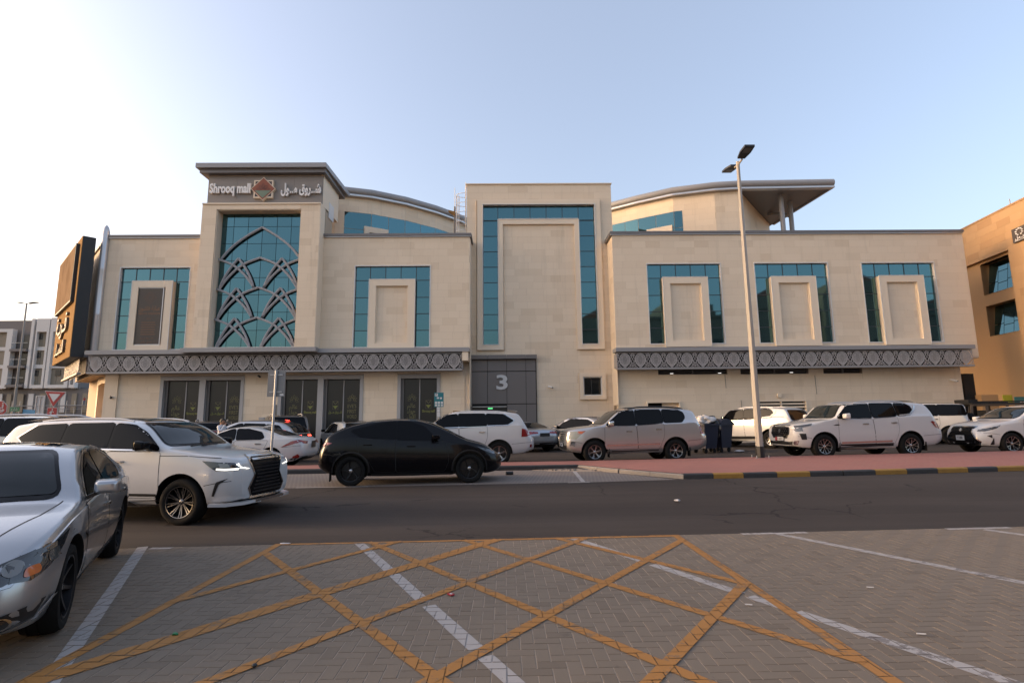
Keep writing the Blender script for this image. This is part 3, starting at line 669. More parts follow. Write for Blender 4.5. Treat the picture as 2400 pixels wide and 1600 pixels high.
# ---- patterned canopies: fascia band + lattice panels
def lattice_mesh():
    b = MB(); H = 0.84; N = (0, 1, 0); d = 0.02
    def ln(pts, w): b.bar([(x, 0, z) for x, z in pts], w, d, N)
    def oval(k):
        out = []
        for i in range(21):
            t = math.pi*i/20; z = 0.40-0.80*i/20; zz = z/0.40
            w = 0.30*math.sqrt(max(0, 1-max(0, zz)**2.2)) if zz > 0 else 0.30*(1-abs(zz)**1.7)
            out.append((w*k, z*(0.4+0.6*k)))
        return out
    for k, w in ((1.0, 0.045), (0.78, 0.018), (0.52, 0.018)):
        o = oval(k); ln(o, w); ln([(-x, z) for x, z in o], w)
    for q in range(-4, 5):
        for sg in (1, -1):
            pts = [(sg*t*0.5, q*0.115+t) for t in (-0.42, -0.21, 0, 0.21, 0.42)]
            pts = [(x, z) for x, z in [(sg*u*0.03, q*0.115+u*0.05) for u in range(-9, 10)] if abs(z) < 0.40 and abs(x) < (0.29*math.sqrt(max(0, 1-(z/0.4)**2)) if z > 0 else 0.29*(1-(abs(z)/0.4)**1.7))]
            if len(pts) > 1: ln([pts[0], pts[-1]], 0.016)
    for sg in (1, -1):
        ln([(sg*0.45, -0.20), (sg*0.30, 0.06), (sg*0.45, 0.30)], 0.024); ln([(sg*0.45, -0.32), (sg*0.34, -0.10), (sg*0.45, 0.08), (sg*0.36, 0.22), (sg*0.44, 0.40)], 0.022)
        ln([(sg*0.45, -0.38), (sg*0.22, -0.14)], 0.022); ln([(sg*0.36, -0.41), (sg*0.28, -0.28), (sg*0.18, -0.41)], 0.02); ln([(sg*0.26, -0.41), (sg*0.36, -0.2)], 0.02)
        ln([(sg*0.28, 0.41), (sg*0.36, 0.28), (sg*0.44, 0.41)], 0.02); ln([(sg*0.40, 0.41), (sg*0.31, 0.24)], 0.018)
    return b.mesh('lattice_panel', M['lattice'])
LAT = lattice_mesh()
def canopy(x0, x1, y, zl, zh, n, band, ends=()):
    bx0, bx1, by0, bz0, bz1 = band
    c = MB().box(bx0, bx1, by0, YW+0.1, bz0, bz1).build('canopy', M['alu'], mall)
    bb = MB().box(x0, x1, y-0.05, y+0.30, zl-0.10, zl).build('bottom_rail', M['alu'], c)
    MB().box(x0, x1, y+0.02, y+0.06, zh, zh+0.04).build('top_rail', M['alu'], c)
    MB().box(x0+0.05, x1-0.05, y+0.62, y+0.66, zl-0.02, bz0).build('canopy_shade_back', M['void'], c)  # near-black sheet stands in for the shaded void behind the lattice
    w = (x1-x0)/n
    for k in range(n):
        o = bpy.data.objects.new('lattice_panel', LAT); link(o, c); o.location = Vector((x0+w*(k+0.5), y, (zl+zh)/2))-wloc(c); o.scale = (w/0.90, 1, (zh-zl)/0.84)
    for ex in ends:
        for k in (0, 1):
            o = bpy.data.objects.new('lattice_panel', LAT); link(o, c); o.location = Vector((ex, y+0.2+0.4*k, (zl+zh)/2))-wloc(c); o.scale = (0.42/0.90, 1, (zh-zl)/0.84); o.rotation_euler = (0, 0, R(90))
    return c
cl_ = canopy(-23.40, -2.39, 30.3, 4.50, 5.36, 23, (-23.52, -1.98, 30.15, 5.46, 5.70), (-2.38,))
MB().box(-18.0, -10.5, 29.75, 30.15, 5.50, 5.74).build('fascia_step', M['alu'], cl_)
cr_ = canopy(6.42, 26.97, 30.3, 4.46, 5.30, 23, (6.35, 27.06, 30.15, 5.38, 5.60), (6.43,))
for x in (-2.34,): MB().box(-2.38, -2.05, 30.2, 31.2, 4.95, 5.46).build('canopy_end', M['trim'], cl_)
# ---- vents and louvres on the right
def louvre(x0, x1, z0, z1, n, y, m, split=True, fr=None):
    v = MB().box(x0, x1, y+0.20, y+0.24, z0, z1).build('louvre', M['void'], mall); h = (z1-z0)/n
    for k in range(n):
        b = MB(); z = z0+h*k; b.prism([(x0, y-0.02, z+0.02), (x0, y+0.08, z+h*0.55), (x0, y+0.09, z+h*0.55-0.02), (x0, y-0.01, z)], (x1-x0, 0, 0)); b.build('slat', m, v)
    if split: MB().box((x0+x1)/2-0.03, (x0+x1)/2+0.03, y-0.03, y+0.1, z0, z1).build('post', m, v)
    if fr: b = MB(); frame_rects(b, x0-fr, x1+fr, z0-fr, z1+fr, fr, y-0.05, y+0.15); b.build('louvre_frame', m, v)
    return v
for q in RH[2:]: louvre(q[0], q[1], q[2], q[3], 3, 31.2, M['soffit'])
louvre(14.68, 17.52, 0.80, 2.50, 9, 31.2, M['trim'], True, 0.07)
for x in (9.7, 12.5, 16.7): 
    MB().box(x-0.09, x+0.09, 30.9, 30.93, 4.15, 4.17).build('tube_light', mat('lit_tube', (0.8, 0.8, 0.8), 0.5, emit=(1, 0.95, 0.9), estr=0.45), mall)
d = MB(); frame_rects(d, 8.22, 10.18, 0, 2.56, 0.07, 31.12, 31.5, False); do = d.build('service_entrance', M['trim'], mall)
MB().box(8.29, 9.2, 31.55, 31.6, 0, 2.49).build('dark_opening', M['void'], do); MB().box(9.2, 10.11, 31.40, 31.46, 0, 2.49).build('door_leaf', M['trim'], do)
MB().tube([(16.0, 31.1, 2.85), (16.0, 31.22, 2.85)], 0.13, 16).build('round_vent', M['trim'], mall)
for cx, cy, cz in ((2.68, 32.46, 3.57), (26.2, 31.16, 3.65), (-22.55, 31.15, 3.15), (-14.1, 30.9, 4.25)):
    c = MB().box(cx-0.05, cx+0.05, cy-0.02, cy+0.02, cz-0.05, cz+0.05).build('camera_bracket', M['white'], mall); MB().tube([(cx, cy-0.02, cz), (cx+0.2, cy-0.26, cz-0.08)], 0.055, 10).build('camera_body', M['white'] if cx > -14 else M['black'], c); MB().tube([(cx+0.2, cy-0.26, cz-0.08), (cx+0.215, cy-0.28, cz-0.085)], 0.04, 10).build('lens', M['black'], c)
b = MB().tube([(22.85, 31.15, 12.4), (22.85, 31.15, 5.7)], 0.02, 6)
for x, z0, z1 in ((18.2, 2.9, 4.0), (13.75, 0.3, 2.6), (12.9, 3.3, 4.1)): MB().tube([(x, 31.17, z1), (x+0.02, 31.17, z0)], 0.012, 6).build('conduit', M['soffit'], mall)
# ---- entrance 3
en = MB().box(-2.25, 1.92, 32.36, 32.5, 0, 5.24).build('entrance', M['void'], mall)
ex = [-2.23, -1.02, 0.14, 1.30, 1.90]; ez = [(4.52, 5.22), (2.56, 4.50), (0.05, 2.54)]
for a, c in zip(ex, ex[1:]):
    for k, (e, g) in enumerate(ez):
        if k == 2 and c < 0.2:
            continue
        MB().box(a+0.012, c-0.012, 32.30, 32.36, e+0.012, g-0.012).build('cladding_panel', M['alu_dark'], en)
MB().box(-2.23, -1.94, 32.30, 32.36, 0.05, 2.54).build('cladding_panel', M['alu_dark'], en)
ed = [-2.30, -1.02, 0.14, 1.30, 1.97]
for a, c in zip(ed, ed[1:]): MB().box(a+0.008, c-0.008, 32.02, 32.36, 5.24, 5.48).build('entrance_cornice', M['alu_dark'], en)
MB().box(-1.93, 0.12, 32.33, 32.358, 2.38, 2.42).build('door_rail', M['silver'], en); MB().box(-1.9, -0.92, 32.34, 32.358, 0.05, 2.36).build('glass_door', M['darkglass'], en); MB().box(-0.88, 0.12, 32.34, 32.358, 0.05, 2.36).build('glass_door', M['darkglass'], en)
M['exit_green'] = mat('exit_green', (0.05, 0.3, 0.08), 0.5, emit=(0.1, 0.6, 0.2), estr=0.4); MB().box(-1.0, -0.72, 32.31, 32.335, 2.26, 2.34).build('exit_sign', M['exit_green'], en)
M['number'] = mat('pale_number', (0.60, 0.58, 0.56), 0.4)
text_on('number', '3', 1.20, 0.08, (-0.15, 32.26, 3.80), M['number'], en, w=0.68, bold=0.03)
# ---- shopfronts with vinyl film
M['film'] = mat('dark_film', (0.018, 0.0165, 0.014), 0.28); M['olive'] = mat('olive_print', (0.165, 0.15, 0.06), 0.5); M['lime'] = mat('lime_print', (0.21, 0.22, 0.05), 0.5); M['faint'] = mat('dull_print', (0.10, 0.085, 0.05), 0.5)
def shop_window(x0, x1, sur, mid=None, kind=0):
    y = 31.2; zt = 4.05; mid = (x0+x1)/2 if mid is None else mid
    w = MB().box(x0, x1, y+0.30, y+0.34, 0.1, zt).build('shop_window', M['mullion'], mall)
    MB().box(x0, x0+0.16, y+0.16, y+0.34, 0.1, zt).build('side_jamb', M['alu_dark'], w)
    pa = MB().box(x0+0.17, mid-0.03, y+0.24, y+0.30, 0.1, zt-0.05).build('pane', M['film'], w); pb = MB().box(mid+0.03, x1-0.03, y+0.24, y+0.30, 0.1, zt-0.05).build('pane', M['film'], w)
    MB().box(mid-0.03, mid+0.03, y+0.20, y+0.30, 0.1, zt-0.05).build('mullion', M['alu'], w)
    yy = y+0.236; ca, cb = (x0+0.17+mid)/2, (mid+x1)/2
    def logo_(cx, p, txt, wd):
        b = MB(); b.prism([(cx-0.15, yy, 2.52), (cx, yy, 2.33), (cx+0.15, yy, 2.52)], (0, -0.004, 0)); b.build('print_bowl', M['lime'], p)
        b = MB(); frame_rects(b, cx-0.17, cx+0.17, 2.30, 2.80, 0.022, yy-0.004, yy); b.build('print_square', M['faint'] , p); b = MB(); b.bar([(cx-0.16, yy, 2.79), (cx, yy, 2.6), (cx+0.16, yy, 2.79)], 0.03, 0.004, (0, 1, 0)); b.build('print_line', M['olive'], p)
        text_on('lettering', txt, 0.20, 0.004, (cx, yy-0.002, 2.16), M['lime'], p, w=wd, bold=0.004)
    if kind == 0:
        lotus((ca, 2.88), 0.25, yy, pa, M['olive'], 7, 0.016)
        for k, s_ in enumerate(('ﻢﻟﺎﻋ', 'ﺀﺍﻮﺣ', 'ﻝﻭﻷﺍ')): text_on('lettering', s_, 0.34, 0.004, (ca-0.03, yy-0.002, 2.48-0.31*k), M['olive'], pa, w=0.48, bold=0.004)
        logo_(cb, pb, 'Shrooq mall', 0.72)
    else:
        logo_(ca, pa, 'ﻝﻮــﻣ ﻕﻭﺮــﺷ', 0.78)
        lotus((cb, 2.88), 0.25, yy, pb, M['olive'], 7, 0.016)
        for k, s_ in enumerate(("EVE'S", 'FIRST', 'WORLD')): text_on('lettering', s_, 0.30, 0.004, (cb, yy-0.002, 2.48-0.30*k), M['olive'], pb, w=0.50+0.06*(k == 2))
for k, (a, c, e, g) in enumerate(SHOP):
    s = MB(); y = 31.2; s.box(a, c, y-0.04, y+0.32, 4.05, 4.27)
    s.box(a, a+0.19, y-0.04, y+0.32, 0.1, 4.05).box(c-0.19, c, y-0.04, y+0.32, 0.1, 4.05)
    if k < 2: m_ = (-17.57, -17.23) if k == 0 else (-10.79, -10.45); s.box(m_[0], m_[1], y-0.04, y+0.32, 0.1, 4.05)
    s.build('shop_surround', M['greystone'], mall)
    MB().box(a-0.02, c+0.02, y-0.06, y+0.1, 4.28, 4.34).build('timber_strip', M['logo_cream'], mall)
shop_window(-19.63, -17.57, 0, -18.44, 0); shop_window(-17.23, -15.21, 0, -16.1, 1); shop_window(-12.86, -10.79, 0, -11.73, 0); shop_window(-10.45, -8.36, 0, -9.35, 1); shop_window(-6.01, -3.92, 0, -4.94, 0)
MB().box(-14.05, -13.75, 31.12, 31.2, 1.25, 1.9).build('meter_box', M['greystone'], mall); MB().box(-13.32, -13.1, 31.14, 31.2, 1.55, 2.6).build('notice_board', M['alu_dark'], mall)
# ---- poster on the left window
po = MB().box(-21.38, -19.87, YW-0.14, YW-0.05, 6.08, 9.48).build('advert_poster', M['silver'], mall)
M['poster'] = mat('poster_brown', (0.068, 0.052, 0.040), 0.5); M['copper'] = mat('copper_print', (0.26, 0.12, 0.05), 0.5); M['copper_dim'] = mat('dim_copper_print', (0.15, 0.07, 0.035), 0.5)
MB().box(-21.33, -19.92, YW-0.15, YW-0.14, 6.13, 9.43).build('poster_sheet', M['poster'], po)
py = YW-0.153
for r_, w_ in ((0.36, 0.02), (0.2, 0.03)): b = MB(); b.bar([(-20.62-r_, py, 8.86), (-20.62, py, 8.86-r_), (-20.62+r_, py, 8.86), (-20.62, py, 8.86+r_)], w_, 0.004, (0, 1, 0), closed=True); b.build('poster_emblem', M['copper_dim'], po)
for txt, z, w_, s_, m_ in (('ﻥﻮﺷﺎﻓ ﺔﻳﺎﺒﻋ', 8.22, 1.22, 0.36, 'copper'), ('ABAYA FASHION', 7.92, 1.26, 0.16, 'copper'), ('A1', 7.62, 0.2, 0.17, 'copper_dim'), ('Shop No. 59', 6.46, 0.76, 0.13, 'copper_dim'), ('ﻢﻗﺭ ﻞﺤﻣ', 6.27, 0.6, 0.17, 'copper_dim')):
    text_on('poster_text', txt, s_, 0.004, (-20.62, py, z), M[m_], po, w=w_)
for k in range(6): MB().box(-21.0, -20.22+0.05*(k % 2), py-0.002, py, 7.38-0.14*k, 7.43-0.14*k).build('poster_line', M['copper_dim'], po)
# ---- left chamfer: wall, round corner fin, screen, side canopy, doorway
CD = Vector((-0.70, 0.714, 0)).normalized(); CN = Vector((-CD.y, CD.x, 0))  # along the chamfer, outward normal
if CN.y > 0: CN = -CN
CA = Vector((-23.62, 31.05, 0)); M['tanwall'] = weathered('beige_side_wall', (0.46, 0.35, 0.24), 0.06, 0.8, 0.75, 0.1)
def cbox(b, s0, s1, n0, n1, z0, z1, A=CA, m=0):
    p = [A+CD*s0+CN*n0, A+CD*s1+CN*n0, A+CD*s1+CN*n1, A+CD*s0+CN*n1]; b.prism([(q.x, q.y, z0) for q in p], (0, 0, z1-z0), m); return b
cbox(MB(), 0.0, 7.2, -1.0, 0, 4.4, 12.5).build('chamfer_wall', M['tanwall'], mall)
cbox(MB(), 0.2, 7.2, -1.0, 0.1, 12.5, 12.7).build('coping', M['coping'], mall)
CB = Vector((-22.75, 31.25, 0))
cbox(MB(), 3.4, 7.6, -0.8, 0, 0, 4.4, CB).build('chamfer_wall', M['tanwall'], mall)
MB().box(-22.95, -22.2, 31.12, 31.5, 0, 4.5).build('corner_pier', M['stone'], mall)
dw = cbox(cbox(cbox(MB(), 0.35, 0.75, -0.5, 0.12, 0, 4.0, CB), 3.0, 3.4, -0.5, 0.12, 0, 4.0, CB), 0.35, 3.4, -0.5, 0.12, 4.0, 4.4, CB).build('side_entrance', M['trim'], mall)
cbox(MB(), 0.75, 3.0, -0.45, -0.40, 0, 4.0, CB).build('wooden_door', M['gold'], dw)
fin = MB(); fin.lathe([(0.0, 4.95), (0.12, 5.15), (0.2, 5.4), (0.2, 7.9), (0.205, 7.92), (0.2, 7.94), (0.2, 10.6), (0.205, 10.62), (0.2, 10.64), (0.2, 12.9), (0.12, 13.2), (0.0, 13.35)], (-23.62, 30.93, 0), 'z', 20); fin.build('corner_column', M['silver'], mall, smooth=True)
b = cbox(MB(), 0.1, 6.9, 0.62, 0.66, 4.5, 5.36); side = cbox(MB(), 0.0, 6.9, 0.0, 0.75, 5.40, 5.66).build('canopy', M['alu'], mall)
cbox(MB(), 0.0, 6.9, 0.55, 0.75, 4.40, 4.50).build('bottom_rail', M['alu'], side); cbox(MB(), 0.0, 6.8, 0.3, 0.34, 4.5, 5.40).build('canopy_shade_back', M['soffit'], side)  # dark grey sheet gives the side lattice its shaded back
ang = math.atan2(-CD.y, -CD.x)
for k in range(7):
    p = CA+CD*(0.5+0.93*k)+CN*0.66; o = bpy.data.objects.new('lattice_panel', LAT); link(o, side); o.location = Vector((p.x, p.y, 4.95))-wloc(side); o.rotation_euler = (0, 0, ang); o.scale = (1.03, 1, 1.04)
# billboard
CD_, CN_ = CD, CN; CD = Vector((-0.715, 0.699, 0)); CN = Vector((-0.699, -0.715, 0)); ang = math.atan2(-CD.y, -CD.x)
bb = thing('billboard', CA+CD*3.0+CN*0.9+Vector((0, 0, 5.4)), 'black framed billboard with tan screen and gold Arabic letters on the mall corner', 'billboard')
cbox(MB(), -0.35, 6.6, 0.55, 1.15, 5.35, 12.35).build('casing', M['black'], bb)
cbox(MB(), -0.34, 6.58, 1.15, 1.18, 5.36, 12.34).build('face_panel', M['gold'], bb)
cbox(MB(), 0.25, 6.5, 1.18, 1.36, 8.55, 12.0).build('screen_casing', M['black'], bb)
m = mat('tan_screen_print', (0.40, 0.29, 0.19), 0.9, spec=0.02); t = NT(m); t.l.new(t.ramp(t.noise(0.5, t.pos((1, 1, 0.7)), 4, 0.6), [(0.3, (0.13, 0.08, 0.045)), (0.55, (0.24, 0.16, 0.10)), (0.75, (0.17, 0.105, 0.06))]), t.b.inputs['Base Color']); M['screen'] = m
cbox(MB(), 0.35, 6.4, 1.36, 1.37, 8.65, 11.9).build('screen', M['screen'], bb)
p1 = CA+CD*3.2+CN*1.24; 
M['sign_letter'] = mat('bronze_letter', (0.12, 0.09, 0.07), 0.4)
text_on('lettering', 'ﺔــﻳﺮــﻗ', 1.5, 0.14, (p1.x, p1.y, 7.5), M['sign_letter'], bb, rz=ang, w=3.9, bold=0.02); text_on('lettering', 'ﺀﺎــﺴﻨﻟﺍ', 1.0, 0.14, (p1.x, p1.y, 6.1), M['sign_letter'], bb, rz=ang, w=3.2, bold=0.02)
CD, CN = CD_, CN_
# ---- set back upper storey with curved eaves
def upper(pts, z0, z1, glass, roof_ext=None, close_back=12):
    v = [Vector((*p, 0)) for p in pts]
    wb = MB()
    for a, c in zip(v, v[1:]): wb.face([(a.x, a.y, z0), (c.x, c.y, z0), (c.x, c.y, z1), (a.x, a.y, z1)])
    up = wb.build('penthouse_wall', M['stone_back'], mall, fix=False)
    acc = 0
    for a, c in zip(v, v[1:]):
        dd = (c-a); ln = dd.length; dd.normalize(); nn = Vector((dd.y, -dd.x, 0)); s0, s1, gz0, gz1 = 0, ln, 0, 0; hol = []
        for (pa, pb, q0, q1) in glass:
            g0, g1 = max(pa, acc)-acc, min(pb, acc+ln)-acc
            if g1-g0 > 0.05: hol.append((g0, g1, q0, q1))
        clad(up, a, dd, nn, 0, ln, z0, z1, hol)
        for g0, g1, q0, q1 in hol:
            n = max(1, round((g1-g0)/1.3)); 
            for k in range(n):
                x0, x1 = g0+(g1-g0)*k/n+0.015, g0+(g1-g0)*(k+1)/n-0.015
                for r0, r1 in ((q0, q0+(q1-q0)*0.38), (q0+(q1-q0)*0.38, q1)):
                    b = MB(); p = [a+dd*x0, a+dd*x1]; b.prism([(p[0].x, p[0].y, r0+0.015), (p[1].x, p[1].y, r0+0.015), (p[1].x, p[1].y, r1-0.015), (p[0].x, p[0].y, r1-0.015)], nn*0.012); b.build('pane', M['glass'], up)
        acc += ln
    return up
LP = [(-17.8, 35.0), (-11.52, 35.24), (-9.2, 35.95), (-7.08, 37.15), (-5.12, 38.75), (-3.5, 40.5), (-2.2, 42.5)]
RP = [(6.6, 39.9), (8.16, 38.3), (9.8, 37.1), (11.98, 35.75), (14.6, 34.95), (16.17, 34.75)]
u1 = upper(LP, 12.3, 17.05, [(6.9, 20, 14.0, 15.95)]); u2 = upper(RP, 12.3, 17.05, [(0, 7.4, 14.0, 15.95)])
def eave(pts, off, parent):
    v = [Vector((*p, 0)) for p in pts]; out = []
    for i, p in enumerate(v):
        d = (v[min(i+1, len(v)-1)]-v[max(i-1, 0)]).normalized(); out.append(p+Vector((d.y, -d.x, 0))*off)
    MB().tube([(p.x, p.y, 17.42) for p in out], 0.26, 14).build('roof_gutter', M['alu'], parent, smooth=True)
    b = MB()
    for z0, z1, o_ in ((17.03, 17.12, 0.10), (17.12, 17.20, 0.02)):
        q = [p-Vector((0, 0, 0)) for p in out]; b.bar([(p.x, p.y, (z0+z1)/2) for p in q], 0.20+2*o_, z1-z0, (0, 0, 1))
    b.build('eave_trim', M['silver'], parent); return out
eave([(-18.6, 35.0)]+LP[1:], 0.12, u1); 
eave(RP+[(22.6, 34.55)], 0.12, u2)
b = MB(); b.prism([(p[0], p[1], 17.2) for p in LP]+[(-2.2, 60, 17.2), (-17.8, 60, 17.2)], (0, 0, 0.3)); b.build('penthouse_roof', M['alu'], mall)
b = MB(); b.prism([(p[0], p[1], 17.12) for p in RP]+[(22.5, 34.5, 17.12), (21.9, 41.4, 17.12), (20.5, 60, 17.12), (6.6, 60, 17.12)], (0, 0, 0.22)); b.build('canopy_roof', M['soffit'], mall)
b = MB(); b.bar([(22.55, 34.5, 17.2), (21.95, 41.4, 17.2)], 0.16, 0.3, (0, 0, 1)); b.build('canopy_edge', M['alu'], mall)
sw_ = MB(); A_ = Vector((16.17, 34.75, 0)); B_ = Vector((21.55, 41.3, 0)); sw_.prism([(A_.x, A_.y, 12.3), (B_.x, B_.y, 12.3), (B_.x, B_.y, 17.1), (A_.x, A_.y, 17.1)], (-0.2, 0.16, 0)); swo = sw_.build('penthouse_wall', M['stone_back'], mall)
dv = (B_-A_).normalized(); clad(swo, A_, dv, Vector((dv.y, -dv.x, 0)), 0, (B_-A_).length, 12.3, 17.1)
for x, yy in ((19.55, 35.6), (20.9, 36.9)): MB().tube([(x, yy, 12.3), (x, yy, 17.15)], 0.16, 14).build('column', M['alu'], mall, smooth=True)
b = MB(); b.bar([(20.9, 36.9, 16.0), (20.6, 37.8, 16.6), (20.5, 39.2, 17.1)], 0.2, 0.2, (1, 0, 0)); b.build('column_brace', M['alu'], mall)
for k, (pa, s0, s1) in enumerate(((LP, 8.2, 9.9), (LP, 11.2, 12.7), (RP, 1.6, 3.2), (RP, 4.9, 6.7))):   # small surrounds breaking the glass strip
    v = [Vector((*p, 0)) for p in pa]; acc = 0
    for a, c in zip(v, v[1:]):
        ln = (c-a).length
        if acc <= (s0+s1)/2 < acc+ln:
            dd = (c-a).normalized(); nn = Vector((dd.y, -dd.x, 0)); m0 = (s0+s1)/2-acc; hw = (s1-s0)/2; zt = 14.95
            wn_ = MB()
            def pb(x0, x1, n0, n1, z0, z1, bm): p = [a+dd*x0+nn*n0, a+dd*x1+nn*n0, a+dd*x1+nn*n1, a+dd*x0+nn*n1]; bm.prism([(q.x, q.y, z0) for q in p], (0, 0, z1-z0)); return bm
            pb(m0-hw, m0-hw+0.35, 0, 0.18, 12.4, zt, wn_); pb(m0+hw-0.35, m0+hw, 0, 0.18, 12.4, zt, wn_); pb(m0-hw+0.35, m0+hw-0.35, 0, 0.18, zt-0.4, zt, wn_); w_ = wn_.build('dormer_surround', M['trim'], mall)
            pb(m0-hw+0.35, m0+hw-0.35, 0.01, 0.04, 12.4, zt-0.4, MB()).build('pane', M['glass'], w_)
        acc += ln
# ladder with safety cage at the corner of the central block
ld = thing('roof_ladder', (-2.65, 33.2, 12.4), 'white steel cage ladder climbing the side of the tall central block', 'ladder')
for dy in (-0.2, 0.2): MB().tube([(-2.42, 33.2+dy, 12.4), (-2.42, 33.2+dy, 16.9)], 0.025, 6).build('stile', M['white'], ld)
for k in range(14): MB().tube([(-2.42, 33.0, 12.6+0.3*k), (-2.42, 33.4, 12.6+0.3*k)], 0.015, 5).build('rung', M['white'], ld)
for k in range(6): MB().tube([(-2.42-0.62*math.sin(a_), 33.2-0.38*math.cos(a_), 13.0+0.62*k) for a_ in [math.pi*q/8 for q in range(9)]], 0.02, 5).build('cage_hoop', M['white'], ld)
for q in (2, 3, 4, 5, 6): MB().tube([(-2.42-0.62*math.sin(math.pi*q/8), 33.2-0.38*math.cos(math.pi*q/8), z) for z in (13.0, 16.1)], 0.016, 5).build('cage_bar', M['white'], ld)
fl = thing('floodlight_mast', (-3.15, 33.4, 12.4), 'grey mast with small floodlight on the roof beside the cage ladder', 'floodlight')
MB().tube([(-3.15, 33.4, 12.4), (-3.15, 33.4, 15.4)], 0.06, 8).build('mast', M['soffit'], fl); MB().tube([(-3.15, 33.4, 15.4), (-3.15, 33.4, 16.7)], 0.025, 6).build('rod', M['white'], fl)
b = MB(); b.prism([(-3.1, 33.2, 14.75), (-3.55, 33.2, 15.05), (-3.55, 33.2, 15.12), (-3.1, 33.2, 15.0)], (0, 0.3, 0)); b.build('lamp_head', M['gold'], fl)
finish_cladding(); CLAD.clear()
# ================================================================ VEHICLES: a lofted body, every other piece laid on its surface
def pchip(pts):
    xs = [p[0] for p in pts]; ys = [p[1] for p in pts]; n = len(xs)
    d = [(ys[i+1]-ys[i])/(xs[i+1]-xs[i]) for i in range(n-1)]; m_ = [d[0]]+[0 if d[i-1]*d[i] <= 0 else 2*d[i-1]*d[i]/(d[i-1]+d[i]) for i in range(1, n-1)]+[d[-1]]
    def f(x):
        if x <= xs[0]: return ys[0]
        if x >= xs[-1]: return ys[-1]
        i = max(k for k in range(n-1) if xs[k] <= x); h = xs[i+1]-xs[i]; t = (x-xs[i])/h
        return (2*t**3-3*t*t+1)*ys[i]+(t**3-2*t*t+t)*h*m_[i]+(-2*t**3+3*t*t)*ys[i+1]+(t**3-t*t)*h*m_[i+1]
    return f
def car_paint(name, col, metal=0.0, rough=0.35, dirt=0.10):
    m = mat(name, col, rough, metal, coat=1.0); t = NT(m); p = t.new('TexCoord').outputs['Object']
    d = t.noise(3.0, p, 5, 0.6); g = t.new('NewGeometry')
    dust = t.math('MULTIPLY', d, dirt); t.l.new(t.mix(dust, col, (0.36, 0.30, 0.24)), t.b.inputs['Base Color'])
    t.l.new(t.math('MULTIPLY_ADD', d, 0.08, 0.02), t.b.inputs['Coat Roughness']); return m
P_WHITE = car_paint('pearl_white_paint', (0.55, 0.54, 0.535), 0.0, 0.3); P_WHITE2 = car_paint('white_paint', (0.53, 0.525, 0.52), 0.0, 0.35); P_SILVER = car_paint('silver_paint', (0.54, 0.52, 0.515), 0.75, 0.30)
P_SILVER2 = car_paint('cool_silver_paint', (0.38, 0.39, 0.41), 0.8, 0.32); P_BLACK = car_paint('black_paint', (0.0025, 0.0025, 0.004), 0.0, 0.2, 0.006); P_BLACK.node_tree.nodes['Principled BSDF'].inputs['Coat Weight'].default_value = 0.35; P_BLACK.node_tree.nodes['Principled BSDF'].inputs['Specular IOR Level'].default_value = 0.1; P_GREY = car_paint('grey_paint', (0.10, 0.10, 0.105), 0.5, 0.35); P_BROWN = car_paint('bronze_paint', (0.115, 0.088, 0.068), 0.6, 0.35)
M['tint'] = mat('tinted_glass', (0.004, 0.004, 0.005), 0.02, spec=0.14); M['screenglass'] = mat('windscreen_glass', (0.012, 0.015, 0.016), 0.02, spec=0.32)
M['chrome'] = mat('chrome', (0.62, 0.61, 0.60), 0.12, 1.0); M['gloss_black'] = mat('gloss_black', (0.005, 0.005, 0.006), 0.12, spec=0.15); M['rubber'] = weathered('tyre_rubber', (0.012, 0.0115, 0.011), 0.2, 8, 0.85, 0.2, spec=0.15)
M['seam'] = mat('panel_gap', (0.006, 0.006, 0.006), 0.7); M['red_lens'] = mat('red_lens', (0.22, 0.008, 0.008), 0.12, coat=1.0); M['red_lit'] = mat('lit_brake_lamp', (0.5, 0.02, 0.02), 0.3, emit=(1.0, 0.05, 0.03), estr=3.0); M['amber'] = mat('amber_lens', (0.45, 0.09, 0.01), 0.15, coat=1.0)
M['lamp'] = mat('headlamp_glass', (0.16, 0.155, 0.145), 0.08, 0.5, coat=1.0); M['lamp_clear'] = mat('clear_headlamp', (0.30, 0.30, 0.25), 0.15, 0.0, coat=0.6); M['lamp_dark'] = mat('dark_headlamp', (0.025, 0.025, 0.026), 0.08, coat=1.0)
M['drl'] = mat('daylight_strip', (0.8, 0.8, 0.78), 0.3, emit=(1.0, 0.95, 0.85), estr=0.6); M['alloy'] = mat('machined_alloy', (0.46, 0.44, 0.43), 0.25, 0.9); M['alloy_gun'] = mat('gunmetal_alloy', (0.16, 0.155, 0.155), 0.25, 0.85); M['alloy_dark'] = mat('dark_alloy', (0.03, 0.03, 0.032), 0.3, 0.6); M['trimblack'] = mat('satin_black_trim', (0.012, 0.012, 0.013), 0.4)
M['plate'] = mat('plate_white', (0.62, 0.61, 0.60), 0.4); M['plate_red'] = mat('plate_red', (0.35, 0.02, 0.03), 0.4)
def rounded(poly, it=2, w=0.22):
    for _ in range(it):
        out = []
        for i in range(len(poly)):
            a, c = poly[i], poly[(i+1) % len(poly)]; out += [(a[0]*(1-w)+c[0]*w, a[1]*(1-w)+c[1]*w), (a[0]*w+c[0]*(1-w), a[1]*w+c[1]*(1-w))]
        poly = out
    return poly
def fillet(poly, r, n=4):
    out = []
    for i in range(len(poly)):
        a, b, c = Vector(poly[i-1]), Vector(poly[i]), Vector(poly[(i+1) % len(poly)]); u, v = a-b, c-b
        d = min(r, 0.42*u.length, 0.42*v.length); p, q = b+u.normalized()*d, b+v.normalized()*d
        for k in range(n+1):
            t = k/n; out.append(tuple(p*(1-t)**2+b*2*t*(1-t)+q*t*t))
    return out
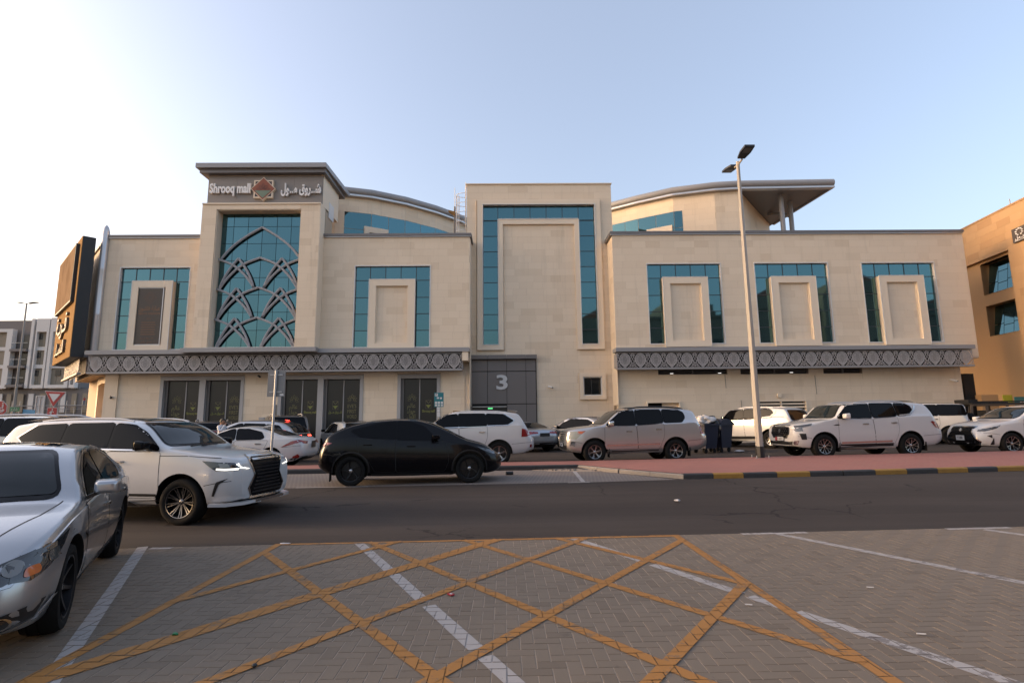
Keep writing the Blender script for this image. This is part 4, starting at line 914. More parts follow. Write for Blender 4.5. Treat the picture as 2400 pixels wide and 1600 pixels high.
def grow(poly, d):
    n = len(poly); ar = sum(poly[i][0]*poly[(i+1) % n][1]-poly[(i+1) % n][0]*poly[i][1] for i in range(n)); s = 1 if ar > 0 else -1; out = []
    for i in range(n):
        a, b, c = Vector(poly[i-1]), Vector(poly[i]), Vector(poly[(i+1) % n]); e1 = (b-a); e2 = (c-b)
        if e1.length < 1e-6: e1 = e2
        if e2.length < 1e-6: e2 = e1
        n1 = Vector((e1.y, -e1.x)).normalized(); n2 = Vector((e2.y, -e2.x)).normalized(); q = n1+n2
        q = q.normalized()/max(0.5, math.sqrt(max(0.05, (1+n1.dot(n2))/2))) if q.length > 1e-3 else n1
        out.append(tuple(b+q*d*s))
    return out
def ribbon(path, w):
    path = [Vector(p) for p in path]; l, r = [], []
    for i, p in enumerate(path):
        t = (path[min(i+1, len(path)-1)]-path[max(0, i-1)]).normalized(); n = Vector((-t.y, t.x))*w/2; l.append(tuple(p+n)); r.append(tuple(p-n))
    return l+r[::-1]
WHEELS = {}
def wheel_meshes(r, rr, wd, style):
    key = (r, rr, wd, style)
    if key in WHEELS: return WHEELS[key]
    t = MB(); h = wd/2; s = r-rr
    t.lathe([(rr, -h*0.9), (rr+s*0.12, -h*0.99), (rr+s*0.45, -h*1.04), (rr+s*0.8, -h*0.98), (r-0.012, -h*0.82), (r, -h*0.6), (r-0.004, -h*0.58), (r-0.004, -h*0.50), (r, -h*0.48), (r, -h*0.05), (r-0.005, -h*0.04), (r-0.005, h*0.04), (r, h*0.05), (r, h*0.6), (r-0.012, h*0.82), (rr+s*0.8, h*0.98), (rr+s*0.45, h*1.04), (rr+s*0.12, h*0.99), (rr, h*0.9)], (0, 0, 0), 'y', 40)
    tm = t.mesh('tyre', M['rubber'], smooth=True, angle=50)
    b = MB(); b.lathe([(rr, h*0.92), (rr*0.985, h*0.98), (rr*0.955, h*0.95), (rr*0.94, h*0.55), (rr*0.90, -h*0.2), (rr*0.88, -h*0.85)], (0, 0, 0), 'y', 40, 1)
    b.lathe([(0.0, h*0.1), (rr*0.88, h*0.05)], (0, 0, 0), 'y', 40, 1)
    b.lathe([(0.0, h*0.70), (rr*0.10, h*0.70), (rr*0.17, h*0.62), (rr*0.20, h*0.30)], (0, 0, 0), 'y', 20, 0)
    lip = {'dark': 1}.get(style[0], 0); b.lathe([(rr*0.965, h*0.99), (rr*0.93, h*0.97), (rr*0.925, h*0.7)], (0, 0, 0), 'y', 40, lip)
    n, kind = style[1], style[2]
    def spoke(a0, a1, w0, w1, m):
        pts = []
        for k in range(5):
            u = k/4; rad = rr*(0.12+0.83*u); an = a0+(a1-a0)*u; pts.append((rad, an, w0+(w1-w0)*u, h*(0.62+0.28*u*u)))
        base = len(b.v)
        for rad, an, w, y in pts:
            c, s_ = math.cos(an), math.sin(an); q = w/2
            for dx, dy in ((-q, y-0.04), (-q*0.75, y), (q*0.75, y), (q, y-0.04)): b.v.append((rad*c-dx*s_, dy, rad*s_+dx*c))
        for i in range(4):
            for j in range(3): b.f.append((base+i*4+j, base+i*4+j+1, base+(i+1)*4+j+1, base+(i+1)*4+j)); b.m.append(m if j == 1 else 1)
    mm = 1 if style[0] == 'dark' else 0
    for k in range(n):
        a = 2*math.pi*k/n+0.2
        if kind == 'single': spoke(a, a, rr*0.20, rr*0.13, mm)
        elif kind == 'twin': spoke(a-0.09, a-0.10, rr*0.09, rr*0.065, mm); spoke(a+0.09, a+0.10, rr*0.09, rr*0.065, mm)
        elif kind == 'vee': spoke(a-0.02, a-0.30, rr*0.10, rr*0.08, mm); spoke(a+0.02, a+0.30, rr*0.10, rr*0.08, mm)
        elif kind == 'swirl': spoke(a, a+0.35, rr*0.12, rr*0.08, mm)
    for k in range(5): an = 2*math.pi*k/5; b.tube([(rr*0.24*math.cos(an), h*0.35, rr*0.24*math.sin(an)), (rr*0.24*math.cos(an), h*0.60, rr*0.24*math.sin(an))], 0.011, 6, 1)
    rm = b.mesh('rim', [M['alloy_gun'] if style[0] == 'gun' else M['alloy'], M['alloy_dark']], smooth=True, angle=40)
    WHEELS[key] = (tm, rm); return WHEELS[key]
class Car:
    def __init__(s, name, label, loc, heading, sp, paint, cat='car', group=None):
        s.sp = sp; s.paint = paint; s.root = thing(name, loc, label, cat, group, rz=R(heading)); s.body()
    def add(s, me, name, parent=None, loc=(0, 0, 0)):
        o = bpy.data.objects.new(name, me); link(o, parent or s.root); o.location = loc; return o
    def body(s):
        sp = s.sp; top, belt, bot, plan = pchip(sp['top']), pchip(sp['belt']), pchip(sp['bot']), pchip(sp['plan'])
        W2 = sp['W']/2; xr, xf = sp['xr'], sp['xf']; tum = sp.get('tumble', 0.22); fx, rx = pchip(sp['fface']), pchip(sp['rface'])
        N = 74; xs = []
        for i in range(N+1):
            u = i/N; xs.append(xr+(xf-xr)*(u+0.055*math.sin(2*math.pi*u)*-1))
        low = [(0.0, 0.0, 0), (0.55, 0.0, 0)]
        v = []; rings = []; J = 0
        hip = sp.get('hip', 0.975); rock = sp.get('rock', 0.935)
        for x in xs:
            w = W2*plan(x); zb, zs, zt = bot(x), belt(x), top(x); zs = min(zs, zt-0.035); h = zt-zs
            sec = [(0, zb), (w*0.5, zb), (w*0.80, zb+0.005), (w*(rock-0.03), zb+0.02), (w*rock, zb+0.055)]
            for t in (0.16, 0.28, 0.40, 0.52, 0.64, 0.75, 0.84, 0.92, 0.97, 1.0):
                if t < 0.5: y = w*(rock+(1-rock)*math.sin(t/0.5*math.pi/2)**0.85)
                else: y = w*(1-(1-hip)*((t-0.5)/0.5)**2.2)
                sec.append((y, zb+0.055+(zs-zb-0.055)*t))
            ws = w*hip; r = min(0.065, h*0.5); cr = min(0.045, h*0.35); slope = tum*min(1.0, h/0.3)
            wt = ws-0.012-slope*(h-cr); ze = zt-cr
            for t in (0.04, 0.3, 0.6, 0.85): sec.append((ws-0.012-(ws-0.012-wt)*t - 0.018*math.sin(math.pi*t)*0, zs+(ze-r-zs)*t))
            for q in range(4):
                an = math.pi/2*q/3; sec.append((wt-r*(1-math.cos(an))*1.1, ze-r+r*math.sin(an)))
            e = wt-r*1.1
            for q in (0.7, 0.4, 0.15, 0.0): sec.append((e*q, ze+cr*(1-q*q)))
            J = len(sec); ring = []
            # shear the ends so that front and rear faces follow their own profile
            uf = max(0.0, min(1.0, (x-(xf-sp.get('fb', 0.55)))/sp.get('fb', 0.55))); ur = max(0.0, min(1.0, ((xr+sp.get('rb', 0.5))-x)/sp.get('rb', 0.5)))
            uf = uf*uf*(3-2*uf); ur = ur*ur*(3-2*ur)
            for (y, z) in sec: ring.append((x+fx(z)*uf-rx(z)*ur, y, z))
            rings.append(ring)
        vs = []; F = []; mi = []; cols = 2*J-2
        for ring in rings:
            vs += ring; vs += [(p[0], -p[1], p[2]) for p in ring[1:-1][::-1]]
        for i in range(N):
            for j in range(cols):
                jj = (j+1) % cols; F.append((i*cols+j, (i+1)*cols+j, (i+1)*cols+jj, i*cols+jj)); mi.append(1 if (j < 3 or j >= cols-3) else 0)
        for i, sg in ((0, 1), (N, -1)):
            base = len(vs); R0 = [Vector(p) for p in vs[i*cols:(i+1)*cols]]; zc = (max(p.z for p in R0)+min(p.z for p in R0))/2
            prev = list(range(i*cols, (i+1)*cols))
            for kk, bul in ((0.7, 0.012), (0.35, 0.022)):
                cur = []
                for p in R0:
                    z = p.z; q = Vector((p.x+(bul if i == N else -bul), p.y*kk, z)); vs.append(tuple(q)); cur.append(len(vs)-1)
                for j in range(cols):
                    jj = (j+1) % cols; F.append((prev[j], prev[jj], cur[jj], cur[j])); mi.append(0)
                prev = cur
            # close the middle strip: left against right
            for j in range(1, J-1):
                a, b2 = prev[j], prev[j+1]; c2, d2 = prev[(cols-j-1) % cols], prev[(cols-j) % cols]
                F.append((a, b2, c2, d2) if j+1 < J-1 else (a, b2, d2)); mi.append(0)
            F.append((prev[0], prev[1], prev[cols-1])); mi.append(1)
        me = bpy.data.meshes.new('body'); me.from_pydata(vs, [], F); me.materials.append(s.paint); me.materials.append(M['trimblack']); me.polygons.foreach_set('material_index', mi)
        bm = bmesh.new(); bm.from_mesh(me); bmesh.ops.recalc_face_normals(bm, faces=bm.faces); bm.to_mesh(me)
        s.bvh = BVHTree.FromBMesh(bm); bm.free()
        # wheel arches
        ct = MB(); s.ax = (sp['wf'], sp['wr']); ra = sp['ra']
        for x in s.ax:
            for sg in (1, -1):
                y0, y1 = sg*(W2-0.36), sg*(W2+0.3); n = 40
                base = len(ct.v)
                for y in (y0, y1):
                    for k in range(n): an = 2*math.pi*k/n; ct.v.append((x+ra*math.cos(an), y, sp['rt']+0.015+ra*math.sin(an)))
                ct.f += [tuple(base+k for k in range(n)), tuple(base+n+n-1-k for k in range(n))]; ct.m += [1, 1]
                for k in range(n): kk = (k+1) % n; ct.f.append((base+k, base+kk, base+n+kk, base+n+k)); ct.m.append(1)
        cm = ct.mesh('cut', [s.paint, M['trimblack']]); co = bpy.data.objects.new('cut', cm); COL.objects.link(co)
        bo = bpy.data.objects.new('body', me); COL.objects.link(bo)
        md = bo.modifiers.new('b', 'BOOLEAN'); md.object = co; md.operation = 'DIFFERENCE'; md.solver = 'EXACT'
        dg = bpy.context.evaluated_depsgraph_get(); m2 = bpy.data.meshes.new_from_object(bo.evaluated_get(dg)); bo.modifiers.clear(); bo.data = m2; m2.name = 'body'
        bpy.data.objects.remove(co); bpy.data.meshes.remove(me)
        m2.polygons.foreach_set('use_smooth', [True]*len(m2.polygons)); m2.set_sharp_from_angle(angle=R(38))
        bo.parent = s.root; s.bo = bo
        for sg in (1, -1):      # bumper joints
            zf, zr = sp.get('bumper', (0.70, 0.74)); s.lay(ribbon([(sp['wf']+ra*0.93, zf-0.02), (sp['xf']-0.30, zf+0.03), (sp['xf']-0.12, zf+0.05)], 0.010), 'y', 0.002, M['seam'], 'bumper_gap', None, 0.07, sg); s.lay(ribbon([(sp['wr']-ra*0.93, zr-0.02), (sp['xr']+0.30, zr+0.02), (sp['xr']+0.10, zr+0.03)], 0.010), 'y', 0.002, M['seam'], 'bumper_gap', None, 0.07, sg)
        if sp.get('lip') is not None:
            for x in s.ax:
                for sg in (1, -1):
                    pts = []
                    for k in range(25):
                        an = R(-8+196*k/24); px, pz = x+(ra+0.012)*math.cos(an), sp['rt']+0.015+(ra+0.012)*math.sin(an)
                        if pz < 0.2: continue
                        h = s.bvh.ray_cast(Vector((px, sg*3, pz)), Vector((0, -sg, 0)))
                        if h[0] is not None: pts.append(h[0]-Vector((0, sg*0.006, 0)))
                    if len(pts) > 4:
                        b = MB(); b.bar(pts, 0.035, 0.03, (0, 1, 0)); s.add(b.mesh('arch_lip', sp['lip'], smooth=True), 'arch_lip')
    def lay(s, poly, axis, off, m, name, parent=None, g=0.09, sgn=1):
        """a flat outline carried onto the body surface; axis: 'y' side, 'x' end, 'z' top"""
        bm = bmesh.new(); n = len(poly)
        vs = [bm.verts.new((p[0], p[1], 0)) for p in poly]
        try: bm.faces.new(vs)
        except ValueError: bm.free(); return None
        bmesh.ops.triangulate(bm, faces=bm.faces[:]); 
        for ax in (0, 1):
            lo, hi = min(p[ax] for p in poly), max(p[ax] for p in poly); k = max(1, int((hi-lo)/g))
            for q in range(1, k):
                c = [0, 0, 0]; c[ax] = lo+(hi-lo)*q/k; nn = [0, 0, 0]; nn[ax] = 1
                bmesh.ops.bisect_plane(bm, geom=bm.verts[:]+bm.edges[:]+bm.faces[:], plane_co=c, plane_no=nn)
        ok = True
        for v in bm.verts:
            a, b = v.co.x, v.co.y
            if axis == 'y': o, d = Vector((a, sgn*3, b)), Vector((0, -sgn, 0))
            elif axis == 'x': o, d = Vector((sgn*6, a, b)), Vector((-sgn, 0, 0))
            else: o, d = Vector((a, b, 4)), Vector((0, 0, -1))
            h = s.bvh.ray_cast(o, d)
            if h[0] is None:
                h = s.bvh.find_nearest(Vector((a, sgn*s.sp['W']/2, b)) if axis == 'y' else (Vector((s.sp['xf'] if sgn > 0 else s.sp['xr'], a, b)) if axis == 'x' else Vector((a, b, 2))))
            v.co = h[0]+h[1]*off
        out = {'y': Vector((0, sgn, 0)), 'x': Vector((sgn, 0, 0)), 'z': Vector((0, 0, 1))}[axis]
        bm.normal_update()
        tot = sum((f.normal*f.calc_area() for f in bm.faces), Vector((0, 0, 0)))
        if tot.dot(out) < 0: bmesh.ops.reverse_faces(bm, faces=bm.faces[:])
        me = bpy.data.meshes.new(name); bm.to_mesh(me); bm.free(); me.materials.append(m)
        me.polygons.foreach_set('use_smooth', [True]*len(me.polygons)); return s.add(me, name, parent)
    def side(s, poly, m, name, off=0.005, parent=None, sides=(1, -1), g=0.09):
        r = [s.lay(poly, 'y', off, m, name, parent, g, sg) for sg in sides]; return r
    def front(s, poly, m, name, off=0.005, parent=None, both=False, g=0.07):
        r = [s.lay(poly, 'x', off, m, name, parent, g, 1)]
        if both: r.append(s.lay([(-a, b) for a, b in poly], 'x', off, m, name, parent, g, 1))
        return r
    def rear(s, poly, m, name, off=0.005, parent=None, both=False, g=0.07):
        r = [s.lay(poly, 'x', off, m, name, parent, g, -1)]
        if both: r.append(s.lay([(-a, b) for a, b in poly], 'x', off, m, name, parent, g, -1))
        return r
    def topd(s, poly, m, name, off=0.005, parent=None, g=0.1): return s.lay(poly, 'z', off, m, name, parent, g, 1)
    def glass(s, wins, screen, back, pillar=0.030, chrome=None):
        """side windows (list of x,z outlines), windscreen and rear window (y,z outlines of one half, mirrored here)"""
        for w in wins:
            q = fillet(w, 0.055)
            for sg in (1, -1):
                o = s.lay(grow(q, pillar), 'y', 0.007, M['gloss_black'], 'window_surround', None, 0.06, sg)
                s.lay(q, 'y', 0.011, M['tint'], 'side_window', o, 0.06, sg)
        if chrome:
            for sg in (1, -1): s.lay(ribbon(chrome, 0.022), 'y', 0.014, M['chrome'], 'window_trim', None, 0.06, sg)
        for q, sg, nm in ((screen, 1, 'windscreen'), (back, -1, 'rear_window')):
            if q is None: continue
            half = fillet([p for p in q if p[0] > 0]+[(-y, z) for y, z in q[::-1] if y > 0], 0.07)
            o = s.lay(grow(half, 0.03), 'x', 0.006, M['gloss_black'], nm+'_surround', None, 0.05, sg); s.lay(half, 'x', 0.012, M['screenglass'] if sg > 0 else M['tint'], nm, o, 0.05, sg)
    def doors(s, polys, handles, hm='chrome', hz=0.03):
        for sg in (1, -1):
            for p, hp in zip(polys, handles):
                q = fillet(p, 0.05, 3); s.lay(grow(q, 0.009), 'y', 0.0015, M['seam'], 'door_gap', None, 0.12, sg); d = s.lay(q, 'y', 0.0035, s.paint, 'door', None, 0.10, sg)
                if hp:
                    x, z = hp; h = s.bvh.ray_cast(Vector((x, sg*3, z)), Vector((0, -sg, 0)))
                    if h[0] is not None:
                        y = h[0].y; b = MB(); pts = [(x-0.11, y+sg*0.012, z), (x-0.09, y+sg*0.035, z+0.004), (x+0.07, y+sg*0.035, z+0.004), (x+0.10, y+sg*0.012, z)]
                        b.bar(pts, hz, 0.018, (0, 1, 0)); s.add(b.mesh('handle', M[hm] if hm in M else s.paint, smooth=True), 'handle', d)
    def mirrors(s, x, z, m, sz=(0.10, 0.22, 0.16), dy=0.16, shell=None):
        for sg in (1, -1):
            h = s.bvh.ray_cast(Vector((x, sg*3, z)), Vector((0, -sg, 0))); y = h[0].y if h[0] is not None else sg*s.sp['W']/2
            bm = bmesh.new(); bmesh.ops.create_cube(bm, size=1.0); bmesh.ops.bevel(bm, geom=bm.edges[:], offset=0.28, segments=4, profile=0.6, affect='EDGES', clamp_overlap=True)
            for v in bm.verts:
                c = v.co; k = 1.0-0.25*(c.x+0.5); v.co = Vector((c.x*sz[0]*2, c.y*sz[1]*k, c.z*sz[2]*k))
            me = bpy.data.meshes.new('mirror'); bm.to_mesh(me); bm.free(); me.materials.append(m); me.polygons.foreach_set('use_smooth', [True]*len(me.polygons))
            o = s.add(me, 'mirror', None, (x, y+sg*(dy), z+0.09))
            b = MB(); b.bar([(0.02, -sg*(dy+0.02), -0.10), (0.0, -sg*0.04, -0.04)], 0.07, 0.035, (0, 0, 1)); s.add(b.mesh('mirror_arm', M['trimblack'], smooth=True), 'mirror_arm', o)
            b = MB(); b.box(-sz[0]-0.002, -sz[0]+0.004, -sz[1]*0.42, sz[1]*0.42, -sz[2]*0.4, sz[2]*0.4); s.add(b.mesh('mirror_glass', M['tint']), 'mirror_glass', o)
    def wheels(s, style, rr, wd=0.25, steer=0.0):
        rt = s.sp['rt']; tm, rm = wheel_meshes(rt, rr, wd, style)
        for i, x in enumerate(s.ax):
            for sg in (1, -1):
                w = s.add(tm, 'wheel', None, (x, sg*(s.sp['W']/2-wd/2-s.sp.get('inset', 0.035)), rt)); w.rotation_euler = (0, rng.random()*3, (0 if sg > 0 else math.pi)+(R(steer) if i == 0 else 0))
                s.add(rm, 'rim', w)
    def plate(s, end, y, z, txt, red=False, w=0.5, h=0.12, tz=0.0):
        sg = 1 if end == 'front' else -1; hit = s.bvh.ray_cast(Vector((sg*6, y, z)), Vector((-sg, 0, 0)))
        if hit[0] is None: return
        x = hit[0].x+sg*0.02; b = MB(); b.box(x-0.008, x+0.008, y-w/2, y+w/2, z-h/2, z+h/2); o = s.add(b.mesh('number_plate', M['plate']), 'number_plate')
        b = MB(); b.box(x-0.012, x+sg*0.004, y-w/2-0.02, y+w/2+0.02, z-h/2-0.02, z+h/2+0.02); s.add(b.mesh('plate_frame', M['trimblack']), 'plate_frame')
        me = text_mesh(txt, h*0.8, 0.003); me.materials.clear(); me.materials.append(M['black']); xs = [v.co.x for v in me.vertices]; k = w*0.62/(max(xs)-min(xs)); cx = (max(xs)+min(xs))/2
        me.transform(Matrix.Translation((-cx*k, 0, 0)) @ Matrix.Diagonal((k, 1, 1, 1))); me.transform(Matrix.Rotation(R(90), 4, 'X')); me.transform(Matrix.Rotation(R(90 if sg > 0 else -90), 4, 'Z'))
        t = s.add(me, 'plate_number', o, (x+sg*0.010, y+(0.04 if red else 0)*sg, z))
        if red: b = MB(); b.box(x+sg*0.009, x+sg*0.0105, y-sg*w/2, y-sg*(w/2-0.10), z-h/2, z+h/2); s.add(b.mesh('plate_band', M['plate_red']), 'plate_band', o)
    def rails(s, x0, x1, y, m, h=0.05, rad=0.02):
        for sg in (1, -1):
            pts = []
            for k in range(13):
                x = x0+(x1-x0)*k/12; hit = s.bvh.ray_cast(Vector((x, sg*y, 4)), Vector((0, 0, -1))); e = min(1, min(k, 12-k)/2.0); pts.append((x, sg*y, hit[0].z+0.005+h*e))
            b = MB(); b.tube(pts, rad, 8); s.add(b.mesh('roof_rail', m, smooth=True), 'roof_rail')
    def bar_y(s, pts, w, d, m, name, parent=None):
        """a bar following (y,z) points over the front, standing proud"""
        out = []
        for y, z in pts:
            h = s.bvh.ray_cast(Vector((6, y, z)), Vector((-1, 0, 0))); out.append((h[0] if h[0] is not None else Vector((s.sp['xf'], y, z)))+Vector((0.012, 0, 0)))
        b = MB(); b.bar(out, w, d, (1, 0, 0)); return s.add(b.mesh(name, m), name, parent)
    def grille_bars(s, y0, y1, z0, z1, n, m, parent=None, w=0.02, wfun=None):
        for k in range(n):
            z = z0+(z1-z0)*(k+0.5)/n; a, c = (y0, y1) if wfun is None else wfun(z)
            s.bar_y([(a+(c-a)*q/6, z) for q in range(7)], w, 0.02, m, 'grille_bar', parent)
# ================================================================ THE VEHICLES
def suv_spec(WB, FO, RO, W, H, rt, hood, cowl, beltf, beltr, ab, at, roof_end, tail=0.42, clear=0.34, tumble=0.20, lip=None):
    a = WB/2; xf, xr = a+FO, -a-RO
    return dict(W=W, xf=xf, xr=xr, wf=a, wr=-a, rt=rt, ra=rt+0.075, tumble=tumble, lip=lip,
        top=[(xr, 0.93), (xr+0.07, 1.0), (xr+0.12, 1.14), (xr+0.14+tail*0.30, beltr+0.06), (xr+0.14+tail*0.72, H-0.15), (xr+0.16+tail*0.85, H-0.08), (xr+0.2+tail*1.2, H-0.05), (roof_end+0.25, H-0.03), (-0.6, H), (0.05, H-0.02), (at, H-0.11), (ab, cowl+0.06), (ab+0.13, cowl+0.005), (xf-0.62, hood+0.075), (xf-0.22, hood+0.03), (xf-0.06, hood-0.01), (xf, hood-0.05)],
        belt=[(xr, 0.88), (xr+0.2, 1.1), (xr+0.45, beltr), (ab-0.2, beltf), (ab+0.2, beltf-0.03), (xf-0.6, hood-0.05), (xf, hood-0.14)],
        bot=[(xr, clear+0.17), (xr+0.35, clear+0.06), (-a-0.3, clear+0.02), (0, clear), (a+0.3, clear), (xf-0.2, clear+0.02), (xf, clear+0.07)],
        plan=[(xr, 0.80), (xr+0.08, 0.90), (xr+0.3, 0.965), (-a+0.2, 1.0), (a-0.3, 1.0), (xf-0.55, 0.975), (xf-0.28, 0.925), (xf-0.1, 0.85), (xf, 0.75)],
        fface=[(0.3, -0.10), (0.5, 0.0), (0.78, 0.0), (1.0, -0.03), (1.2, -0.08)], rface=[(0.4, -0.10), (0.55, 0.0), (0.85, 0.0), (1.0, -0.04)])
def suv_windows(ab, at, H, bf, br, ends, split=(-0.02, -1.0), kick=0.12):
    """three side windows between A pillar and tail"""
    zt = H-0.125; a, c = split; e = ends
    return [[(ab-0.10, bf+0.045), (at-0.06, zt-0.035), (a+0.04, zt), (a, bf+0.055)], [(a-0.06, bf+0.055), (a-0.03, zt), (c+0.06, zt), (c, br+0.02)], [(c-0.06, br+0.02), (c-0.01, zt), (e+0.22, zt-0.01), (e+0.04, zt-0.10), (e, br+0.18), (e+kick, br+0.035)]]
def suv_doors(ab, WB, split, bf, br, c, rt):
    a0, a1 = split; a = WB/2
    return [[(ab-0.04, bf+0.0), (ab-0.02, 0.62), (ab-0.08, 0.47), (a0-0.06, 0.47), (a0-0.02, bf+0.01)], [(a0-0.045, bf+0.01), (a0-0.08, 0.47), (-a+rt+0.20, 0.47), (-a+rt+0.05, 0.80), (a1-0.03, 0.97), (a1-0.02, br-0.02)]]

# ---------------- silver off-roader facing left, behind the pavement
sp = suv_spec(2.85, 0.92, 1.18, 1.97, 1.88, 0.39, 1.16, 1.27, 1.235, 1.335, 1.10, 0.48, -2.0, 0.42)
c = Car('silver_suv', 'silver off-road wagon with black roof rails waiting in the lane beyond the red pavement', (4.38, 19.52, LANE(4.4)), 185, sp, P_SILVER, 'car')
c.glass(suv_windows(1.10, 0.48, 1.90, 1.235, 1.335, -1.80), [(0.0, 1.78), (0.62, 1.755), (0.76, 1.33), (0.0, 1.30)], [(0.0, 1.72), (0.62, 1.70), (0.72, 1.34), (0.0, 1.34)])
c.doors(suv_doors(1.10, 2.85, (-0.02, -1.0), 1.235, 1.335, 0, 0.39), [(0.22, 1.06), (-0.83, 1.12)])
c.side(ribbon([(1.0, 0.60), (-0.85, 0.63)], 0.05), M['chrome'], 'door_moulding', 0.012); c.side(ribbon([(1.0, 0.40), (-0.92, 0.43)], 0.10), P_SILVER, 'side_step', 0.045); c.side(ribbon([(0.85, 0.415), (-0.8, 0.44)], 0.035), M['trimblack'], 'step_tread', 0.052)
c.mirrors(0.88, 1.24, M['chrome'], (0.09, 0.22, 0.19), 0.15); c.wheels(('bright', 6, 'twin'), 0.235, 0.27); c.rails(-1.85, 0.15, 0.66, M['trimblack'], 0.045, 0.024)
g = c.front([(-0.40, 0.74), (-0.47, 1.06), (0.47, 1.06), (0.40, 0.74)], M['trimblack'], 'grille', 0.006)[0]; c.grille_bars(-0.43, 0.43, 0.76, 1.05, 4, M['chrome'], g, 0.035)
for sg in (1, -1):
    q = [(2.30, 0.84), (2.22, 1.08), (1.72, 1.10), (1.92, 0.94), (2.05, 0.82)]; h = c.lay(q, 'y', 0.008, M['lamp_clear'], 'headlight', None, 0.07, sg); c.lay([(2.0, 1.00), (1.98, 1.085), (1.72, 1.095), (1.86, 1.0)], 'y', 0.012, M['amber'], 'indicator', h, 0.07, sg)
    t_ = c.lay([(-2.52, 0.93), (-2.33, 0.95), (-2.30, 1.28), (-2.44, 1.27)], 'y', 0.010, M['red_lens'], 'tail_light', None, 0.06, sg); c.lay([(-2.53, 0.89), (-2.33, 0.91), (-2.33, 0.95), (-2.52, 0.93)], 'y', 0.011, M['chrome'], 'reversing_lamp', t_, 0.06, sg)
    c.lay([(2.25, 0.60), (2.22, 0.74), (2.08, 0.73), (2.10, 0.58)], 'y', 0.006, M['chrome'], 'fog_lamp', None, 0.06, sg)
    for x in (1.425-0.50, -1.425-0.50): b = MB(); b.box(x-0.01, x+0.01, sg*0.72, sg*0.95, 0.20, 0.50); c.add(b.mesh('mud_flap', M['rubber']), 'mud_flap')
c.front([(-0.75, 0.46), (-0.72, 0.60), (0.72, 0.60), (0.75, 0.46)], M['trimblack'], 'lower_intake', 0.005); c.plate('front', 0, 0.62, '5 82647')
c.rear(ribbon([(-0.62, 1.80), (0, 1.83), (0.62, 1.80)], 0.05), P_SILVER, 'spoiler', 0.06)

# ---------------- white off-roader with honeycomb grille
sp = suv_spec(3.075, 0.98, 1.26, 1.995, 1.92, 0.405, 1.16, 1.30, 1.30, 1.385, 1.10, 0.62, -1.95, 0.50, lip=None)
c = Car('white_suv', 'white off-road wagon with honeycomb grille and chrome fender vent beyond the lamp post', (12.27, 19.28, LANE(12.3)+0.01), 183, sp, P_WHITE, 'car')
c.glass(suv_windows(1.10, 0.62, 1.94, 1.30, 1.385, -1.72, (-0.20, -1.10), 0.30), [(0.0, 1.80), (0.64, 1.775), (0.80, 1.37), (0.0, 1.34)], [(0.0, 1.74), (0.62, 1.72), (0.74, 1.40), (0.0, 1.38)])
c.side(ribbon([(-1.20, 1.41), (-1.60, 1.45), (-1.80, 1.62), (-1.84, 1.75)], 0.05), M['chrome'], 'window_trim', 0.015)
c.doors(suv_doors(1.05, 3.075, (-0.20, -1.10), 1.29, 1.385, 0, 0.40), [(0.06, 1.14), (-0.96, 1.17)])
c.side(ribbon([(0.95, 0.52), (-0.85, 0.56)], 0.06), M['chrome'], 'door_moulding', 0.012); c.side(ribbon([(0.98, 0.42), (-0.90, 0.45)], 0.10), M['trimblack'], 'sill', 0.008); c.side(ribbon([(1.0, 0.36), (-0.95, 0.39)], 0.04), P_WHITE, 'side_step', 0.06)
c.mirrors(0.80, 1.32, P_WHITE, (0.09, 0.24, 0.20), 0.16); c.wheels(('bright', 6, 'vee'), 0.25, 0.28); c.rails(-1.6, 0.2, 0.68, M['silver'], 0.035, 0.02)
q = [(-0.40, 0.72), (-0.52, 0.85), (-0.50, 1.12), (0.50, 1.12), (0.52, 0.85), (0.40, 0.72)]
g = c.front(grow(q, 0.05), M['chrome'], 'grille_frame', 0.006)[0]; c.front(q, M['gloss_black'], 'grille', 0.012, g)
for i in range(9):
    for j in range(5): 
        y, z = -0.42+0.105*i+(0.05 if j % 2 else 0), 0.77+0.075*j
        if abs(y) < 0.45: c.front([(y-0.022, z), (y, z+0.012), (y+0.022, z), (y, z-0.012)], M['alloy'], 'grille_stud', 0.017, g, g=0.2)
c.front(rounded([(-0.08, 0.92), (0, 1.02), (0.08, 0.92), (0, 0.84)], 3), M['chrome'], 'emblem', 0.02)
